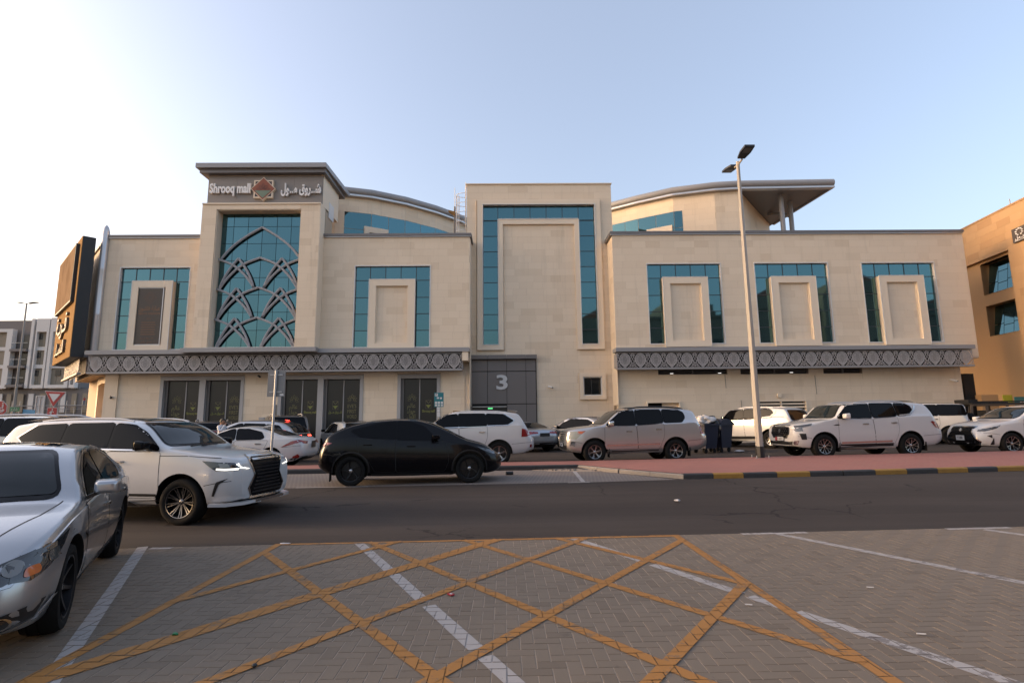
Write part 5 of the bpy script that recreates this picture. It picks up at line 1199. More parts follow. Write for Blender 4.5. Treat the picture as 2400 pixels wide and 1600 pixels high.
for sg in (1, -1):
    h = c.lay([(2.50, 1.02), (2.42, 1.10), (1.90, 1.17), (1.96, 1.10), (2.25, 1.04), (2.24, 0.92), (2.44, 0.90)], 'y', 0.008, M['lamp'], 'headlight', None, 0.07, sg); c.lay([(2.44, 1.06), (2.40, 1.085), (1.98, 1.14), (2.0, 1.11)], 'y', 0.012, M['lamp_dark'], 'lamp_inner', h, 0.07, sg)
    c.lay([(2.30, 0.64), (2.36, 0.84), (2.16, 0.84), (2.14, 0.64)], 'y', 0.006, M['trimblack'], 'bumper_vent', None, 0.06, sg)
    c.front([(sg*0.86, 0.60), (sg*0.52, 0.56), (sg*0.55, 0.48), (sg*0.80, 0.46)], M['chrome'], 'bumper_trim', 0.01)
    c.lay([(1.22, 1.10), (1.08, 1.14), (0.98, 1.14), (1.0, 1.10)], 'y', 0.008, M['chrome'], 'fender_vent', None, 0.06, sg); c.lay([(1.16, 1.105), (1.07, 1.13), (1.02, 1.125), (1.03, 1.105)], 'y', 0.011, M['trimblack'], 'vent_opening', None, 0.06, sg)
    c.lay([(-2.72, 1.12), (-2.40, 1.22), (-2.30, 1.20), (-2.46, 1.00), (-2.62, 0.93)], 'y', 0.008, M['red_lens'], 'tail_light', None, 0.06, sg)
    for x in (1.54-0.52, -1.54-0.52): b = MB(); b.box(x-0.01, x+0.01, sg*0.74, sg*0.97, 0.22, 0.52); c.add(b.mesh('mud_flap', M['rubber']), 'mud_flap')
c.front([(-0.7, 0.46), (-0.66, 0.56), (0.66, 0.56), (0.7, 0.46)], M['trimblack'], 'lower_intake', 0.005); c.plate('front', 0.0, 0.65, '11 64622', True)
c.rear(ribbon([(-0.62, 1.83), (0, 1.86), (0.62, 1.83)], 0.05), P_WHITE, 'spoiler', 0.07)

# ---------------- white luxury off-roaders: one driving on the near road, one in the far lane
def lux(name, label, loc, head, drl, tailvis):
    sp = suv_spec(2.85, 1.0, 1.22, 1.985, 1.87, 0.40, 1.17, 1.30, 1.265, 1.36, 1.06, 0.42, -2.0, 0.48)
    c = Car(name, label, loc, head, sp, P_WHITE, 'car')
    c.glass([[(0.95, 1.30), (0.60, 1.58), (0.35, 1.705), (0.02, 1.745), (-0.02, 1.31)], [(-0.08, 1.31), (-0.04, 1.75), (-0.94, 1.745), (-1.0, 1.36)], [(-1.06, 1.365), (-1.0, 1.745), (-1.58, 1.72), (-1.92, 1.52), (-1.72, 1.385)]], [(0.0, 1.765), (0.62, 1.74), (0.80, 1.37), (0.0, 1.34)], [(0.0, 1.70), (0.60, 1.68), (0.74, 1.38), (0.0, 1.36)])
    c.side(ribbon([(-1.02, 1.345), (-1.74, 1.365), (-1.97, 1.52), (-1.62, 1.745)], 0.025), M['chrome'], 'window_trim', 0.015); c.side(ribbon([(0.98, 1.275), (-0.98, 1.325)], 0.016), M['chrome'], 'belt_trim', 0.015)
    c.doors(suv_doors(1.04, 2.85, (-0.02, -1.0), 1.255, 1.36, 0, 0.40), [(0.22, 1.09), (-0.85, 1.13)])
    c.side(ribbon([(0.98, 0.52), (-0.90, 0.54)], 0.045), M['trimblack'], 'sill_trim', 0.010); c.side(ribbon([(0.98, 0.40), (-0.92, 0.42)], 0.12), P_WHITE, 'side_step', 0.05); c.side([(0.65, 0.37), (0.45, 0.44), (-0.6, 0.45), (-0.75, 0.38)], M['trimblack'], 'step_tread', 0.057)
    c.mirrors(0.78, 1.285, M['gloss_black'] if drl else P_WHITE, (0.09, 0.26, 0.18), 0.17); c.rails(-1.7, 0.2, 0.70, P_WHITE, 0.02, 0.018)
    # spindle grille
    q = [(-0.44, 0.46), (-0.52, 0.60), (-0.36, 0.82), (-0.47, 1.08), (-0.40, 1.13), (0.40, 1.13), (0.47, 1.08), (0.36, 0.82), (0.52, 0.60), (0.44, 0.46)]
    g = c.front(grow(q, 0.045), M['chrome'], 'grille_frame', 0.010)[0]; c.front(q, M['gloss_black'], 'grille', 0.016, g)
    def wf(z): w = 0.36+abs(z-0.82)*0.40; w = min(w, 0.50); return (-w+0.02, w-0.02)
    c.grille_bars(0, 0, 0.49, 1.10, 10, M['trimblack'], g, 0.030, wf)
    for sg in (1, -1):
        h = c.lay([(2.40, 0.99), (2.30, 1.055), (1.80, 1.10), (1.98, 0.97), (2.06, 0.93), (2.38, 0.93)], 'y', 0.009, M['lamp_dark'], 'headlight', None, 0.07, sg)
        c.lay([(2.26, 0.99), (2.22, 1.045), (2.08, 1.05), (2.12, 0.98)], 'y', 0.013, M['lamp'], 'projector', h, 0.07, sg); c.lay(ribbon([(2.34, 1.035), (2.41, 0.95), (2.20, 0.945), (2.06, 0.955)], 0.030), 'y', 0.014, M['drl'] if drl else M['lamp'], 'daylight_strip', h, 0.05, sg)
        c.lay([(2.26, 0.80), (2.08, 0.74), (2.06, 0.70), (2.00, 0.50), (2.04, 0.50), (2.12, 0.70)], 'y', 0.006, M['trimblack'], 'bumper_slot', None, 0.06, sg)
        c.lay([(-2.56, 1.05), (-2.36, 1.22), (-2.22, 1.24), (-2.20, 0.96), (-2.40, 0.97)], 'y', 0.009, M['red_lens'], 'tail_light', None, 0.06, sg); c.lay([(-2.56, 0.60), (-2.48, 0.60), (-2.50, 0.70), (-2.57, 0.70)], 'y', 0.006, M['red_lens'], 'reflector', None, 0.06, sg)
        b = MB(); b.bar([(2.0, sg*0.965, 0.36), (2.25, sg*0.90, 0.355), (2.42, sg*0.70, 0.36), (2.47, sg*0.3, 0.365)], 0.14, 0.05, (0, 0, 1)); c.add(b.mesh('bumper_lip', P_WHITE, smooth=True), 'bumper_lip')
    b = MB(); b.bar([(2.46, -0.45, 0.37), (2.49, 0, 0.375), (2.46, 0.45, 0.37)], 0.14, 0.04, (0, 0, 1)); c.add(b.mesh('splitter', M['chrome'], smooth=True), 'splitter')
    c.topd([(0.28, -0.52), (0.28, 0.52), (-0.35, 0.52), (-0.35, -0.52)], M['tint'], 'sunroof', 0.006)
    c.rear(ribbon([(-0.62, 1.78), (0, 1.80), (0.62, 1.78)], 0.06), P_WHITE, 'spoiler', 0.08)
    for sg in (1, -1):
        c.lay(ribbon([(1.00, 1.19), (1.5, 1.185), (2.1, 1.14)], 0.010), 'y', 0.004, M['seam'], 'bonnet_gap', None, 0.1, sg)
        b = MB(); b.bar([(1.18, sg*0.15-0.3, 1.335), (1.10, sg*0.15+0.25, 1.36)], 0.025, 0.02, (0, 0, 1)); c.add(b.mesh('wiper', M['trimblack']), 'wiper')
    return c
c = lux('white_luxury_suv', 'white luxury wagon with black spindle grille driving past the silver saloon', (-6.92, 10.80, -0.205), -8, True, False); c.wheels(('gun', 9, 'twin'), 0.275, 0.29)
c = lux('white_luxury_suv', 'white luxury wagon seen past the black fastback with its red tail lamp showing', (-1.68, 19.62, LANE(0)), 183, False, True); c.wheels(('bright', 5, 'twin'), 0.265, 0.28)

# ---------------- black electric fastback in the layby
a = 1.445
sp = dict(W=1.92, xf=a+0.86, xr=-a-0.99, wf=a, wr=-a, rt=0.36, ra=0.425, tumble=0.30, lip=M['trimblack'], hip=0.955, rock=0.95,
    top=[(-2.435, 0.90), (-2.40, 0.98), (-2.34, 1.10), (-2.26, 1.21), (-2.15, 1.265), (-1.85, 1.37), (-1.5, 1.475), (-0.9, 1.585), (-0.3, 1.62), (0.1, 1.605), (0.45, 1.52), (0.85, 1.35), (1.25, 1.15), (1.45, 1.07), (1.8, 0.975), (2.1, 0.85), (2.25, 0.74), (2.305, 0.66)],
    belt=[(-2.435, 0.84), (-2.2, 1.08), (-1.9, 1.13), (-1.4, 1.16), (-0.8, 1.11), (0.5, 1.04), (1.2, 0.99), (1.8, 0.86), (2.305, 0.60)],
    bot=[(-2.435, 0.44), (-2.3, 0.33), (-1.9, 0.24), (0, 0.20), (1.9, 0.22), (2.2, 0.25), (2.305, 0.34)],
    plan=[(-2.435, 0.74), (-2.35, 0.86), (-2.1, 0.945), (-1.4, 1.0), (1.0, 0.99), (1.6, 0.965), (1.95, 0.88), (2.15, 0.76), (2.25, 0.63), (2.305, 0.50)],
    fface=[(0.2, -0.10), (0.4, 0.0), (0.6, -0.01), (0.8, -0.1)], rface=[(0.3, -0.12), (0.5, 0.0), (0.8, -0.02), (1.0, -0.06)])
_cx = lambda x: x if x > -1.445 else -1.445+(x+1.445)*0.80
for _k in ('top', 'belt', 'bot', 'plan'): sp[_k] = [(_cx(x), v_) for x, v_ in sp[_k]]
sp['xr'] = _cx(sp['xr'])
c = Car('black_fastback', 'black electric fastback parked in the layby in front of the red pavement', (-2.46, 14.50, 0.004), 8.5, sp, P_BLACK)
c.glass([[(0.62, 1.075), (0.30, 1.40), (-0.05, 1.515), (-0.34, 1.525), (-0.36, 1.12)], [(-0.40, 1.125), (-0.38, 1.525), (-0.75, 1.49), (-1.12, 1.40), (-1.46, 1.32), (-1.22, 1.20)]], [(0.0, 1.53), (0.55, 1.50), (0.72, 1.12), (0.0, 1.09)], [(0.0, 1.50), (0.52, 1.48), (0.62, 1.25), (0.0, 1.24)])
c.doors([[(0.86, 1.03), (0.92, 0.55), (0.82, 0.32), (-0.36, 0.32), (-0.38, 1.10)], [(-0.40, 1.10), (-0.38, 0.32), (-0.86, 0.32), (-1.02, 0.6), (-1.28, 0.82), (-1.34, 1.12)]], [(0.0, 0.93), (-1.05, 0.98)], 'gloss_black', 0.02)
c.mirrors(0.60, 1.06, M['gloss_black'], (0.10, 0.20, 0.14), 0.14); c.wheels(('dark', 5, 'swirl'), 0.255, 0.25)
for sg in (1, -1):
    c.lay([(-2.19, 0.98), (-2.16, 1.08), (-1.90, 1.04), (-1.97, 1.0)], 'y', 0.006, M['red_lens'], 'tail_light', None, 0.05, sg); c.lay([(1.62, 0.90), (2.02, 0.80), (2.16, 0.70), (2.05, 0.70), (1.80, 0.80)], 'y', 0.006, M['lamp_dark'], 'headlight', None, 0.05, sg)
    c.lay(ribbon([(-0.95, 0.27), (1.0, 0.25)], 0.05), 'y', 0.010, M['trimblack'], 'sill', None, 0.12, sg); b = MB(); b.box(-1.445-0.49, -1.445-0.47, sg*0.70, sg*0.93, 0.13, 0.36); c.add(b.mesh('mud_flap', M['rubber']), 'mud_flap')
c.rear(ribbon([(-0.7, 1.22), (-0.35, 1.255), (0, 1.26), (0.35, 1.255), (0.7, 1.22)], 0.025), M['gloss_black'], 'spoiler', 0.05); c.rear([(-0.8, 0.95), (-0.55, 1.0), (-0.58, 1.06), (-0.84, 1.05)], M['red_lens'], 'tail_light', 0.006, both=True)

# ---------------- silver saloon parked nose to the camera
a = 1.45
sp = dict(W=1.845, xf=a+0.88, xr=-a-1.165, wf=a, wr=-a, rt=0.345, ra=0.40, tumble=0.42, lip=None, hip=0.965, rock=0.93,
    top=[(-2.615, 0.80), (-2.56, 0.95), (-2.45, 1.03), (-2.2, 1.075), (-1.85, 1.12), (-1.5, 1.25), (-1.1, 1.40), (-0.7, 1.475), (-0.3, 1.50), (0.1, 1.48), (0.4, 1.40), (0.75, 1.22), (1.08, 1.02), (1.25, 0.99), (1.6, 0.945), (2.0, 0.86), (2.2, 0.78), (2.33, 0.68)],
    belt=[(-2.615, 0.74), (-2.4, 0.93), (-1.9, 0.99), (-1.3, 1.0), (-0.7, 0.985), (0.4, 0.95), (1.0, 0.92), (1.5, 0.88), (2.0, 0.76), (2.33, 0.60)],
    bot=[(-2.615, 0.40), (-2.4, 0.28), (-1.9, 0.22), (0, 0.19), (1.9, 0.20), (2.2, 0.22), (2.33, 0.27)],
    plan=[(-2.615, 0.70), (-2.52, 0.83), (-2.3, 0.93), (-1.6, 1.0), (-0.8, 0.985), (0.2, 0.98), (1.2, 0.995), (1.6, 0.985), (1.9, 0.955), (2.1, 0.90), (2.25, 0.80), (2.33, 0.66)],
    fface=[(0.18, -0.06), (0.35, 0.02), (0.55, 0.0), (0.75, -0.06)], rface=[(0.3, -0.08), (0.5, 0.0), (0.8, 0.0), (1.0, -0.05)])
c = Car('silver_saloon', 'silver saloon with chrome ringed fog lamp parked between white bay lines', (-5.14, 5.66, PZ+0.002), -61.8, sp, P_SILVER2)
c.glass([[(0.72, 0.985), (0.40, 1.21), (0.05, 1.36), (-0.16, 1.385), (-0.22, 1.01)], [(-0.28, 1.01), (-0.22, 1.385), (-0.62, 1.385), (-1.0, 1.29), (-1.32, 1.13), (-1.16, 1.04)]], [(0.0, 1.42), (0.48, 1.40), (0.66, 1.05), (0.0, 1.02)], [(0.0, 1.40), (0.48, 1.38), (0.60, 1.13), (0.0, 1.12)], 0.022, [(0.86, 0.955), (0.46, 1.22), (0.08, 1.395), (-0.2, 1.425), (-0.64, 1.425), (-1.04, 1.325), (-1.40, 1.12), (-1.30, 1.04)])
c.doors([[(0.90, 0.94), (0.98, 0.6), (0.92, 0.34), (-0.30, 0.34), (-0.22, 0.98)], [(-0.26, 0.98), (-0.34, 0.34), (-0.92, 0.34), (-1.08, 0.62), (-1.36, 0.82), (-1.36, 1.0)]], [(-0.02, 0.83), (-1.12, 0.87)])
c.mirrors(0.70, 0.985, P_SILVER2, (0.10, 0.24, 0.15), 0.15); c.wheels(('dark', 7, 'single'), 0.25, 0.25)
for sg in (1, -1):
    h = c.front([(sg*0.40, 0.555), (sg*0.66, 0.575), (sg*0.82, 0.66), (sg*0.895, 0.815), (sg*0.74, 0.755), (sg*0.54, 0.68)], M['lamp_dark'], 'headlight', 0.006)[0]
    c.front(rounded([(sg*(0.685+0.055*math.cos(k*0.785)), 0.672+0.052*math.sin(k*0.785)) for k in range(8)], 1), M['lamp'], 'projector', 0.011, h); c.front(rounded([(sg*(0.50+0.045*math.cos(k*0.785)), 0.625+0.035*math.sin(k*0.785)) for k in range(8)], 1), M['amber'], 'indicator', 0.011, h)
    hs2 = c.lay([(2.27, 0.585), (2.22, 0.70), (2.0, 0.765), (1.62, 0.845), (1.78, 0.745), (2.02, 0.63), (2.18, 0.575)], 'y', 0.009, M['lamp_dark'], 'headlight_sweep', None, 0.05, sg); c.lay(fillet([(2.02, 0.665), (2.0, 0.735), (1.88, 0.755), (1.86, 0.70), (1.93, 0.66)], 0.03), 'y', 0.013, M['lamp'], 'projector', hs2, 0.05, sg); c.lay(fillet([(2.22, 0.60), (2.18, 0.665), (2.09, 0.675), (2.10, 0.615)], 0.03), 'y', 0.013, M['amber'], 'indicator', hs2, 0.05, sg)
    f_ = c.front([(sg*0.44, 0.27), (sg*0.80, 0.30), (sg*0.85, 0.42), (sg*0.66, 0.385), (sg*0.46, 0.37)], M['trimblack'], 'fog_recess', 0.006)[0]
    ring = [(sg*(0.66+0.062*math.cos(k*0.524)), 0.33+0.045*math.sin(k*0.524)) for k in range(12)]; c.front(ring, M['chrome'], 'fog_ring', 0.014, f_, g=0.03); c.front([(sg*(0.66+0.047*math.cos(k*0.524)), 0.33+0.033*math.sin(k*0.524)) for k in range(12)], M['lamp_dark'], 'fog_lamp', 0.018, f_, g=0.03)
    c.front(ribbon([(sg*0.40, 0.245), (sg*0.62, 0.255), (sg*0.80, 0.29), (sg*0.87, 0.40)], 0.014), M['chrome'], 'fog_trim', 0.012, f_); c.front([(sg*0.60, 0.545), (sg*0.70, 0.56), (sg*0.72, 0.59), (sg*0.61, 0.575)], M['seam'], 'washer_gap', 0.003); c.front([(sg*0.605, 0.549), (sg*0.698, 0.563), (sg*0.715, 0.585), (sg*0.613, 0.572)], P_SILVER2, 'washer_cover', 0.006)
    c.lay(ribbon([(1.05, -sg*0.72), (1.5, -sg*0.66), (2.0, -sg*0.50), (2.22, -sg*0.40)], 0.009), 'z', 0.003, M['seam'], 'bonnet_gap', None, 0.08); c.lay([(-2.5, 0.78), (-2.2, 0.84), (-2.16, 0.94), (-2.46, 0.94)], 'y', 0.006, M['red_lens'], 'tail_light', None, 0.06, sg)
    c.lay(ribbon([(1.02, 0.66), (1.06, 0.70), (1.10, 0.71)], 0.03), 'y', 0.008, M['chrome'], 'side_badge', None, 0.06, sg); c.lay(ribbon([(-1.0, 0.24), (1.0, 0.235)], 0.05), 'y', 0.006, P_SILVER2, 'sill', None, 0.12, sg)
g = c.front([(-0.34, 0.40), (-0.36, 0.60), (-0.30, 0.66), (0.30, 0.66), (0.36, 0.60), (0.34, 0.40)], M['chrome'], 'grille_frame', 0.006)[0]; c.front([(-0.31, 0.43), (-0.33, 0.59), (-0.28, 0.63), (0.28, 0.63), (0.33, 0.59), (0.31, 0.43)], M['trimblack'], 'grille', 0.011, g)
c.topd([(0.02, -0.46), (0.02, 0.46), (-0.55, 0.46), (-0.55, -0.46)], M['tint'], 'sunroof', 0.004)
c.front([(-0.42, 0.245), (-0.40, 0.37), (0.40, 0.37), (0.42, 0.245)], M['trimblack'], 'lower_intake', 0.006); c.plate('front', 0, 0.46, '7 53318')

# ---------------- saloons and hatchbacks of the far rows
def saloon_spec(L, W, H, WB, FO, rt, belt=0.93, deck=1.05, clear=0.2, hood=0.92):
    a = WB/2; xf = a+FO; xr = xf-L; k = H/1.45
    return dict(W=W, xf=xf, xr=xr, wf=a, wr=-a, rt=rt, ra=rt+0.055, tumble=0.40, lip=None, hip=0.965, rock=0.94,
        top=[(xr, 0.84), (xr+0.06, deck-0.06), (xr+0.14, deck), (xr+0.4, deck+0.03), (xr+0.75, deck+0.09), (xr+1.15, H-0.16), (xr+1.6, H-0.05), (xr+2.05, H), (0.1, H-0.03), (0.4, H-0.12), (0.75, H-0.30), (1.08, hood+0.09), (1.3, hood+0.05), (xf-0.6, hood-0.02), (xf-0.25, hood-0.13), (xf, hood-0.28)],
        belt=[(xr, 0.78), (xr+0.3, belt+0.06), (-1.0, belt+0.06), (0.8, belt), (1.3, belt-0.05), (xf, hood-0.34)], bot=[(xr, clear+0.18), (xr+0.25, clear+0.06), (-a, clear), (a, clear-0.01), (xf-0.1, clear+0.02), (xf, clear+0.08)],
        plan=[(xr, 0.74), (xr+0.08, 0.86), (xr+0.35, 0.95), (-a, 1.0), (0.8, 0.99), (a, 0.985), (xf-0.4, 0.90), (xf-0.15, 0.78), (xf, 0.58)], fface=[(0.2, -0.06), (0.4, 0.0), (0.6, -0.03), (0.8, -0.1)], rface=[(0.3, -0.10), (0.55, 0.0), (0.8, 0.0), (1.0, -0.05)])
def hatch_spec(L, W, H, WB, FO, rt, belt=1.0, clear=0.22, hood=1.02, tail=0.5):
    a = WB/2; xf = a+FO; xr = xf-L
    return dict(W=W, xf=xf, xr=xr, wf=a, wr=-a, rt=rt, ra=rt+0.06, tumble=0.30, lip=None, hip=0.965, rock=0.94,
        top=[(xr, 0.90), (xr+0.07, 1.0), (xr+0.14, belt+0.08), (xr+0.14+tail*0.7, H-0.18), (xr+0.2+tail, H-0.08), (xr+1.3, H-0.01), (-0.3, H), (0.15, H-0.04), (0.45, H-0.14), (0.8, H-0.33), (1.12, hood+0.10), (1.3, hood+0.05), (xf-0.6, hood-0.02), (xf-0.2, hood-0.12), (xf, hood-0.25)],
        belt=[(xr, 0.84), (xr+0.3, belt+0.06), (-1.0, belt+0.04), (0.8, belt), (1.3, belt-0.04), (xf, hood-0.30)], bot=[(xr, clear+0.18), (xr+0.25, clear+0.05), (-a, clear), (a, clear), (xf-0.1, clear+0.03), (xf, clear+0.1)],
        plan=[(xr, 0.76), (xr+0.08, 0.87), (xr+0.35, 0.955), (-a, 1.0), (0.8, 0.99), (a, 0.985), (xf-0.4, 0.91), (xf-0.15, 0.79), (xf, 0.62)], fface=[(0.2, -0.06), (0.45, 0.0), (0.7, -0.03), (0.9, -0.1)], rface=[(0.3, -0.10), (0.55, 0.0), (0.85, 0.0), (1.05, -0.05)])
def car_doors(c, sp, z0, b): 
    a = sp['wr']; c.doors([[(0.92, b), (0.98, 0.6), (0.90, z0), (-0.15, z0), (-0.12, b+0.02)], [(-0.16, b+0.02), (-0.19, z0), (a+sp['ra']+0.1, z0), (a+0.2, 0.75), (a+0.12, b+0.03)]], [(0.08, b-0.11), (-0.95, b-0.08)])
# white saloon
sp = saloon_spec(4.68, 1.81, 1.43, 2.80, 0.83, 0.335, 0.93, 1.04)
c = Car('white_saloon', 'white sport saloon with long red tail lamps behind the road sign post', (-9.2, 19.25, LANE(-9)), 179, sp, P_WHITE2)
c.glass([[(0.74, 0.965), (0.42, 1.19), (0.05, 1.32), (-0.10, 1.335), (-0.14, 0.985)], [(-0.20, 0.985), (-0.16, 1.335), (-0.55, 1.33), (-1.0, 1.22), (-1.12, 1.05), (-1.05, 1.0)]], [(0.0, 1.36), (0.48, 1.34), (0.68, 1.04), (0.0, 1.02)], [(0.0, 1.35), (0.46, 1.33), (0.62, 1.13), (0.0, 1.12)], 0.02)
car_doors(c, sp, 0.32, 0.92); c.mirrors(0.68, 0.95, P_WHITE2, (0.09, 0.2, 0.13), 0.13); c.wheels(('dark', 5, 'twin'), 0.24, 0.24)
for sg in (1, -1): c.lay([(-2.42, 0.93), (-2.36, 0.985), (-2.05, 0.92), (-1.72, 0.72), (-1.95, 0.78), (-2.25, 0.86)], 'y', 0.008, M['red_lens'], 'tail_light', None, 0.05, sg); c.lay([(-2.40, 0.36), (-2.1, 0.36), (-1.75, 0.24), (-2.2, 0.24)], 'y', 0.006, M['trimblack'], 'diffuser', None, 0.08, sg); c.lay([(-2.35, 0.36), (-2.28, 0.50), (-2.12, 0.42), (-2.1, 0.37)], 'y', 0.008, M['red_lens'], 'reflector', None, 0.06, sg)
c.rear([(0.30, 0.90), (0.62, 0.93), (0.76, 0.97), (0.70, 0.84), (0.50, 0.82)], M['red_lens'], 'tail_light', 0.007, both=True); c.rear([(-0.8, 0.42), (-0.75, 0.30), (0.75, 0.30), (0.8, 0.42)], M['trimblack'], 'diffuser', 0.006); c.plate('rear', 0, 0.80, 'F 17204', w=0.32, h=0.18)
b = MB(); b.prism([(-0.72, 0, 1.42), (-1.0, 0, 1.40), (-0.98, 0, 1.47)], (0, 0.03, 0)); c.add(b.mesh('antenna_fin', P_WHITE2), 'antenna_fin')
# light two-tone crossover with brake lamps lit
sp = hatch_spec(4.65, 1.86, 1.66, 2.70, 0.90, 0.355, 1.04, 0.24, 1.04, 0.62)
c = Car('two_tone_crossover', 'pale crossover with black roof and lit red brake lamps beyond the white saloon', (-10.35, 22.2, LANE(-9)), 177, sp, P_SILVER2)
c.glass([[(0.80, 1.07), (0.42, 1.36), (0.05, 1.50), (-0.10, 1.51), (-0.14, 1.09)], [(-0.20, 1.09), (-0.16, 1.51), (-1.0, 1.48), (-1.15, 1.11)], [(-1.21, 1.12), (-1.06, 1.47), (-1.55, 1.42), (-1.75, 1.22), (-1.6, 1.13)]], [(0.0, 1.57), (0.55, 1.55), (0.72, 1.15), (0.0, 1.13)], [(0.0, 1.54), (0.55, 1.52), (0.66, 1.17), (0.0, 1.16)])
c.topd([(0.05, -0.60), (0.05, 0.60), (-1.75, 0.56), (-1.75, -0.56)], M['gloss_black'], 'roof_panel', 0.004); car_doors(c, sp, 0.36, 1.02); c.mirrors(0.75, 1.06, M['gloss_black'], (0.09, 0.2, 0.14), 0.14); c.wheels(('bright', 5, 'twin'), 0.24, 0.24)
c.rear([(-0.12, 1.575), (0.12, 1.575), (0.12, 1.60), (-0.12, 1.60)], M['red_lit'], 'brake_lamp', 0.05)
for sg in (1, -1): c.lay([(-2.34, 1.02), (-2.0, 1.0), (-1.98, 1.03), (-2.32, 1.07)], 'y', 0.008, M['red_lens'], 'tail_light', None, 0.06, sg)
for y in (0.30, 0.42, 0.54): c.rear([(y, 1.0), (y+0.08, 1.0), (y+0.08, 1.05), (y, 1.05)], M['red_lit'], 'brake_lamp', 0.01, both=True)
c.rear([(-0.72, 0.97), (-0.72, 1.09), (0.72, 1.09), (0.72, 0.97)], M['gloss_black'], 'light_bar', 0.004); c.plate('rear', 0, 0.80, 'K 42905', w=0.32, h=0.18)
# bronze off-roader nose to the shopfront
def big_rear(name, label, loc, head, paint, H=1.92, bar=False, rails=True):
    sp = suv_spec(2.9, 0.95, 1.2, 1.96, H, 0.39, 1.14, 1.27, 1.25, 1.33, 1.08, 0.5, -2.0, 0.42); c = Car(name, label, loc, head, sp, paint)
    c.glass(suv_windows(1.08, 0.5, H+0.02, 1.25, 1.33, -1.8), [(0.0, H-0.12), (0.6, H-0.14), (0.75, 1.34), (0.0, 1.31)], [(0.0, H-0.14), (0.66, H-0.17), (0.78, 1.28), (0.0, 1.25)])
    c.doors(suv_doors(1.08, 2.9, (-0.02, -1.0), 1.24, 1.33, 0, 0.39), [(0.22, 1.06), (-0.83, 1.12)]); c.mirrors(0.86, 1.26, M['chrome'], (0.09, 0.22, 0.18), 0.15); c.wheels(('bright', 6, 'twin'), 0.24, 0.27)
    if rails: c.rails(-1.8, 0.1, 0.66, M['silver'], 0.06, 0.025)
    if bar: c.rear([(-0.86, 1.12), (-0.84, 1.20), (0.84, 1.20), (0.86, 1.12)], M['red_lens'], 'light_bar', 0.01)
    else: c.rear([(0.66, 0.96), (0.90, 0.98), (0.90, 1.22), (0.74, 1.22)], M['red_lens'], 'tail_light', 0.01, both=True)
    for sg in (1, -1): c.lay([(-2.62, 0.96), (-2.38, 0.98), (-2.36, 1.24), (-2.50, 1.24)], 'y', 0.008, M['red_lens'], 'tail_light', None, 0.06, sg)
    c.rear([(0.60, 0.58), (0.86, 0.60), (0.86, 0.66), (0.60, 0.64)], M['red_lens'], 'reflector', 0.008, both=True); c.plate('rear', 0, 0.98, 'B 60713', w=0.5, h=0.12); return c
big_rear('bronze_suv', 'bronze off-roader with pale roof rails parked nose to the shopfront', (-11.35, 28.0, LANE(-9)), 118, P_BROWN, 1.95)
big_rear('bronze_crossover', 'small bronze crossover with full-width red light bar behind the standing man', (-15.0, 28.1, LANE(-9)), 116, P_BROWN, 1.70, True)
# white hatchback beside the shopfront
sp = hatch_spec(4.4, 1.80, 1.60, 2.62, 0.86, 0.33, 1.02)
c = Car('white_hatchback', 'white hatchback with black roof edge parked beyond the black fastback', (-8.2, 28.2, LANE(-8)), 124, sp, P_WHITE2)
c.glass([[(0.76, 1.05), (0.42, 1.32), (0.05, 1.44), (-0.10, 1.45), (-0.14, 1.07)], [(-0.20, 1.07), (-0.16, 1.45), (-0.9, 1.40), (-1.12, 1.10)]], [(0.0, 1.51), (0.52, 1.49), (0.7, 1.14), (0.0, 1.12)], [(0.0, 1.47), (0.55, 1.45), (0.66, 1.14), (0.0, 1.12)], 0.05)
car_doors(c, sp, 0.34, 1.0); c.mirrors(0.72, 1.04, M['gloss_black'], (0.09, 0.2, 0.13), 0.14); c.wheels(('bright', 5, 'twin'), 0.23, 0.23); c.rear(ribbon([(-0.56, 1.50), (0, 1.53), (0.56, 1.50)], 0.05), M['gloss_black'], 'spoiler', 0.06)
# silver saloon with its tail towards the lane
sp = saloon_spec(4.94, 1.886, 1.46, 2.92, 0.92, 0.35, 0.95, 1.09)
c = Car('silver_sedan', 'silver executive saloon showing its tail between two large wagons', (0.72, 28.15, LANE(1)), 117, sp, P_SILVER2)
c.glass([[(0.74, 0.985), (0.42, 1.21), (0.05, 1.35), (-0.10, 1.36), (-0.14, 1.0)], [(-0.20, 1.0), (-0.16, 1.36), (-0.6, 1.36), (-1.1, 1.24), (-1.25, 1.06), (-1.1, 1.02)]], [(0.0, 1.39), (0.5, 1.37), (0.7, 1.06), (0.0, 1.04)], [(0.0, 1.39), (0.52, 1.37), (0.68, 1.17), (0.0, 1.16)], 0.02)
car_doors(c, sp, 0.32, 0.94); c.mirrors(0.68, 0.97, P_SILVER2, (0.09, 0.2, 0.13), 0.13); c.wheels(('bright', 5, 'twin'), 0.25, 0.24)
c.rear([(0.30, 0.90), (0.34, 0.97), (0.86, 0.99), (0.84, 0.86), (0.60, 0.87)], M['red_lens'], 'tail_light', 0.008, both=True); c.rear([(-0.84, 0.34), (-0.8, 0.46), (0.8, 0.46), (0.84, 0.34)], M['trimblack'], 'diffuser', 0.006); c.rear([(0.52, 0.37), (0.76, 0.38), (0.76, 0.44), (0.52, 0.43)], M['chrome'], 'exhaust_trim', 0.012, both=True); c.plate('rear', 0, 0.84, 'C 38816')
for sg in (1, -1): c.lay([(-2.48, 0.88), (-2.2, 0.90), (-2.15, 0.98), (-2.46, 0.99)], 'y', 0.008, M['red_lens'], 'tail_light', None, 0.06, sg)
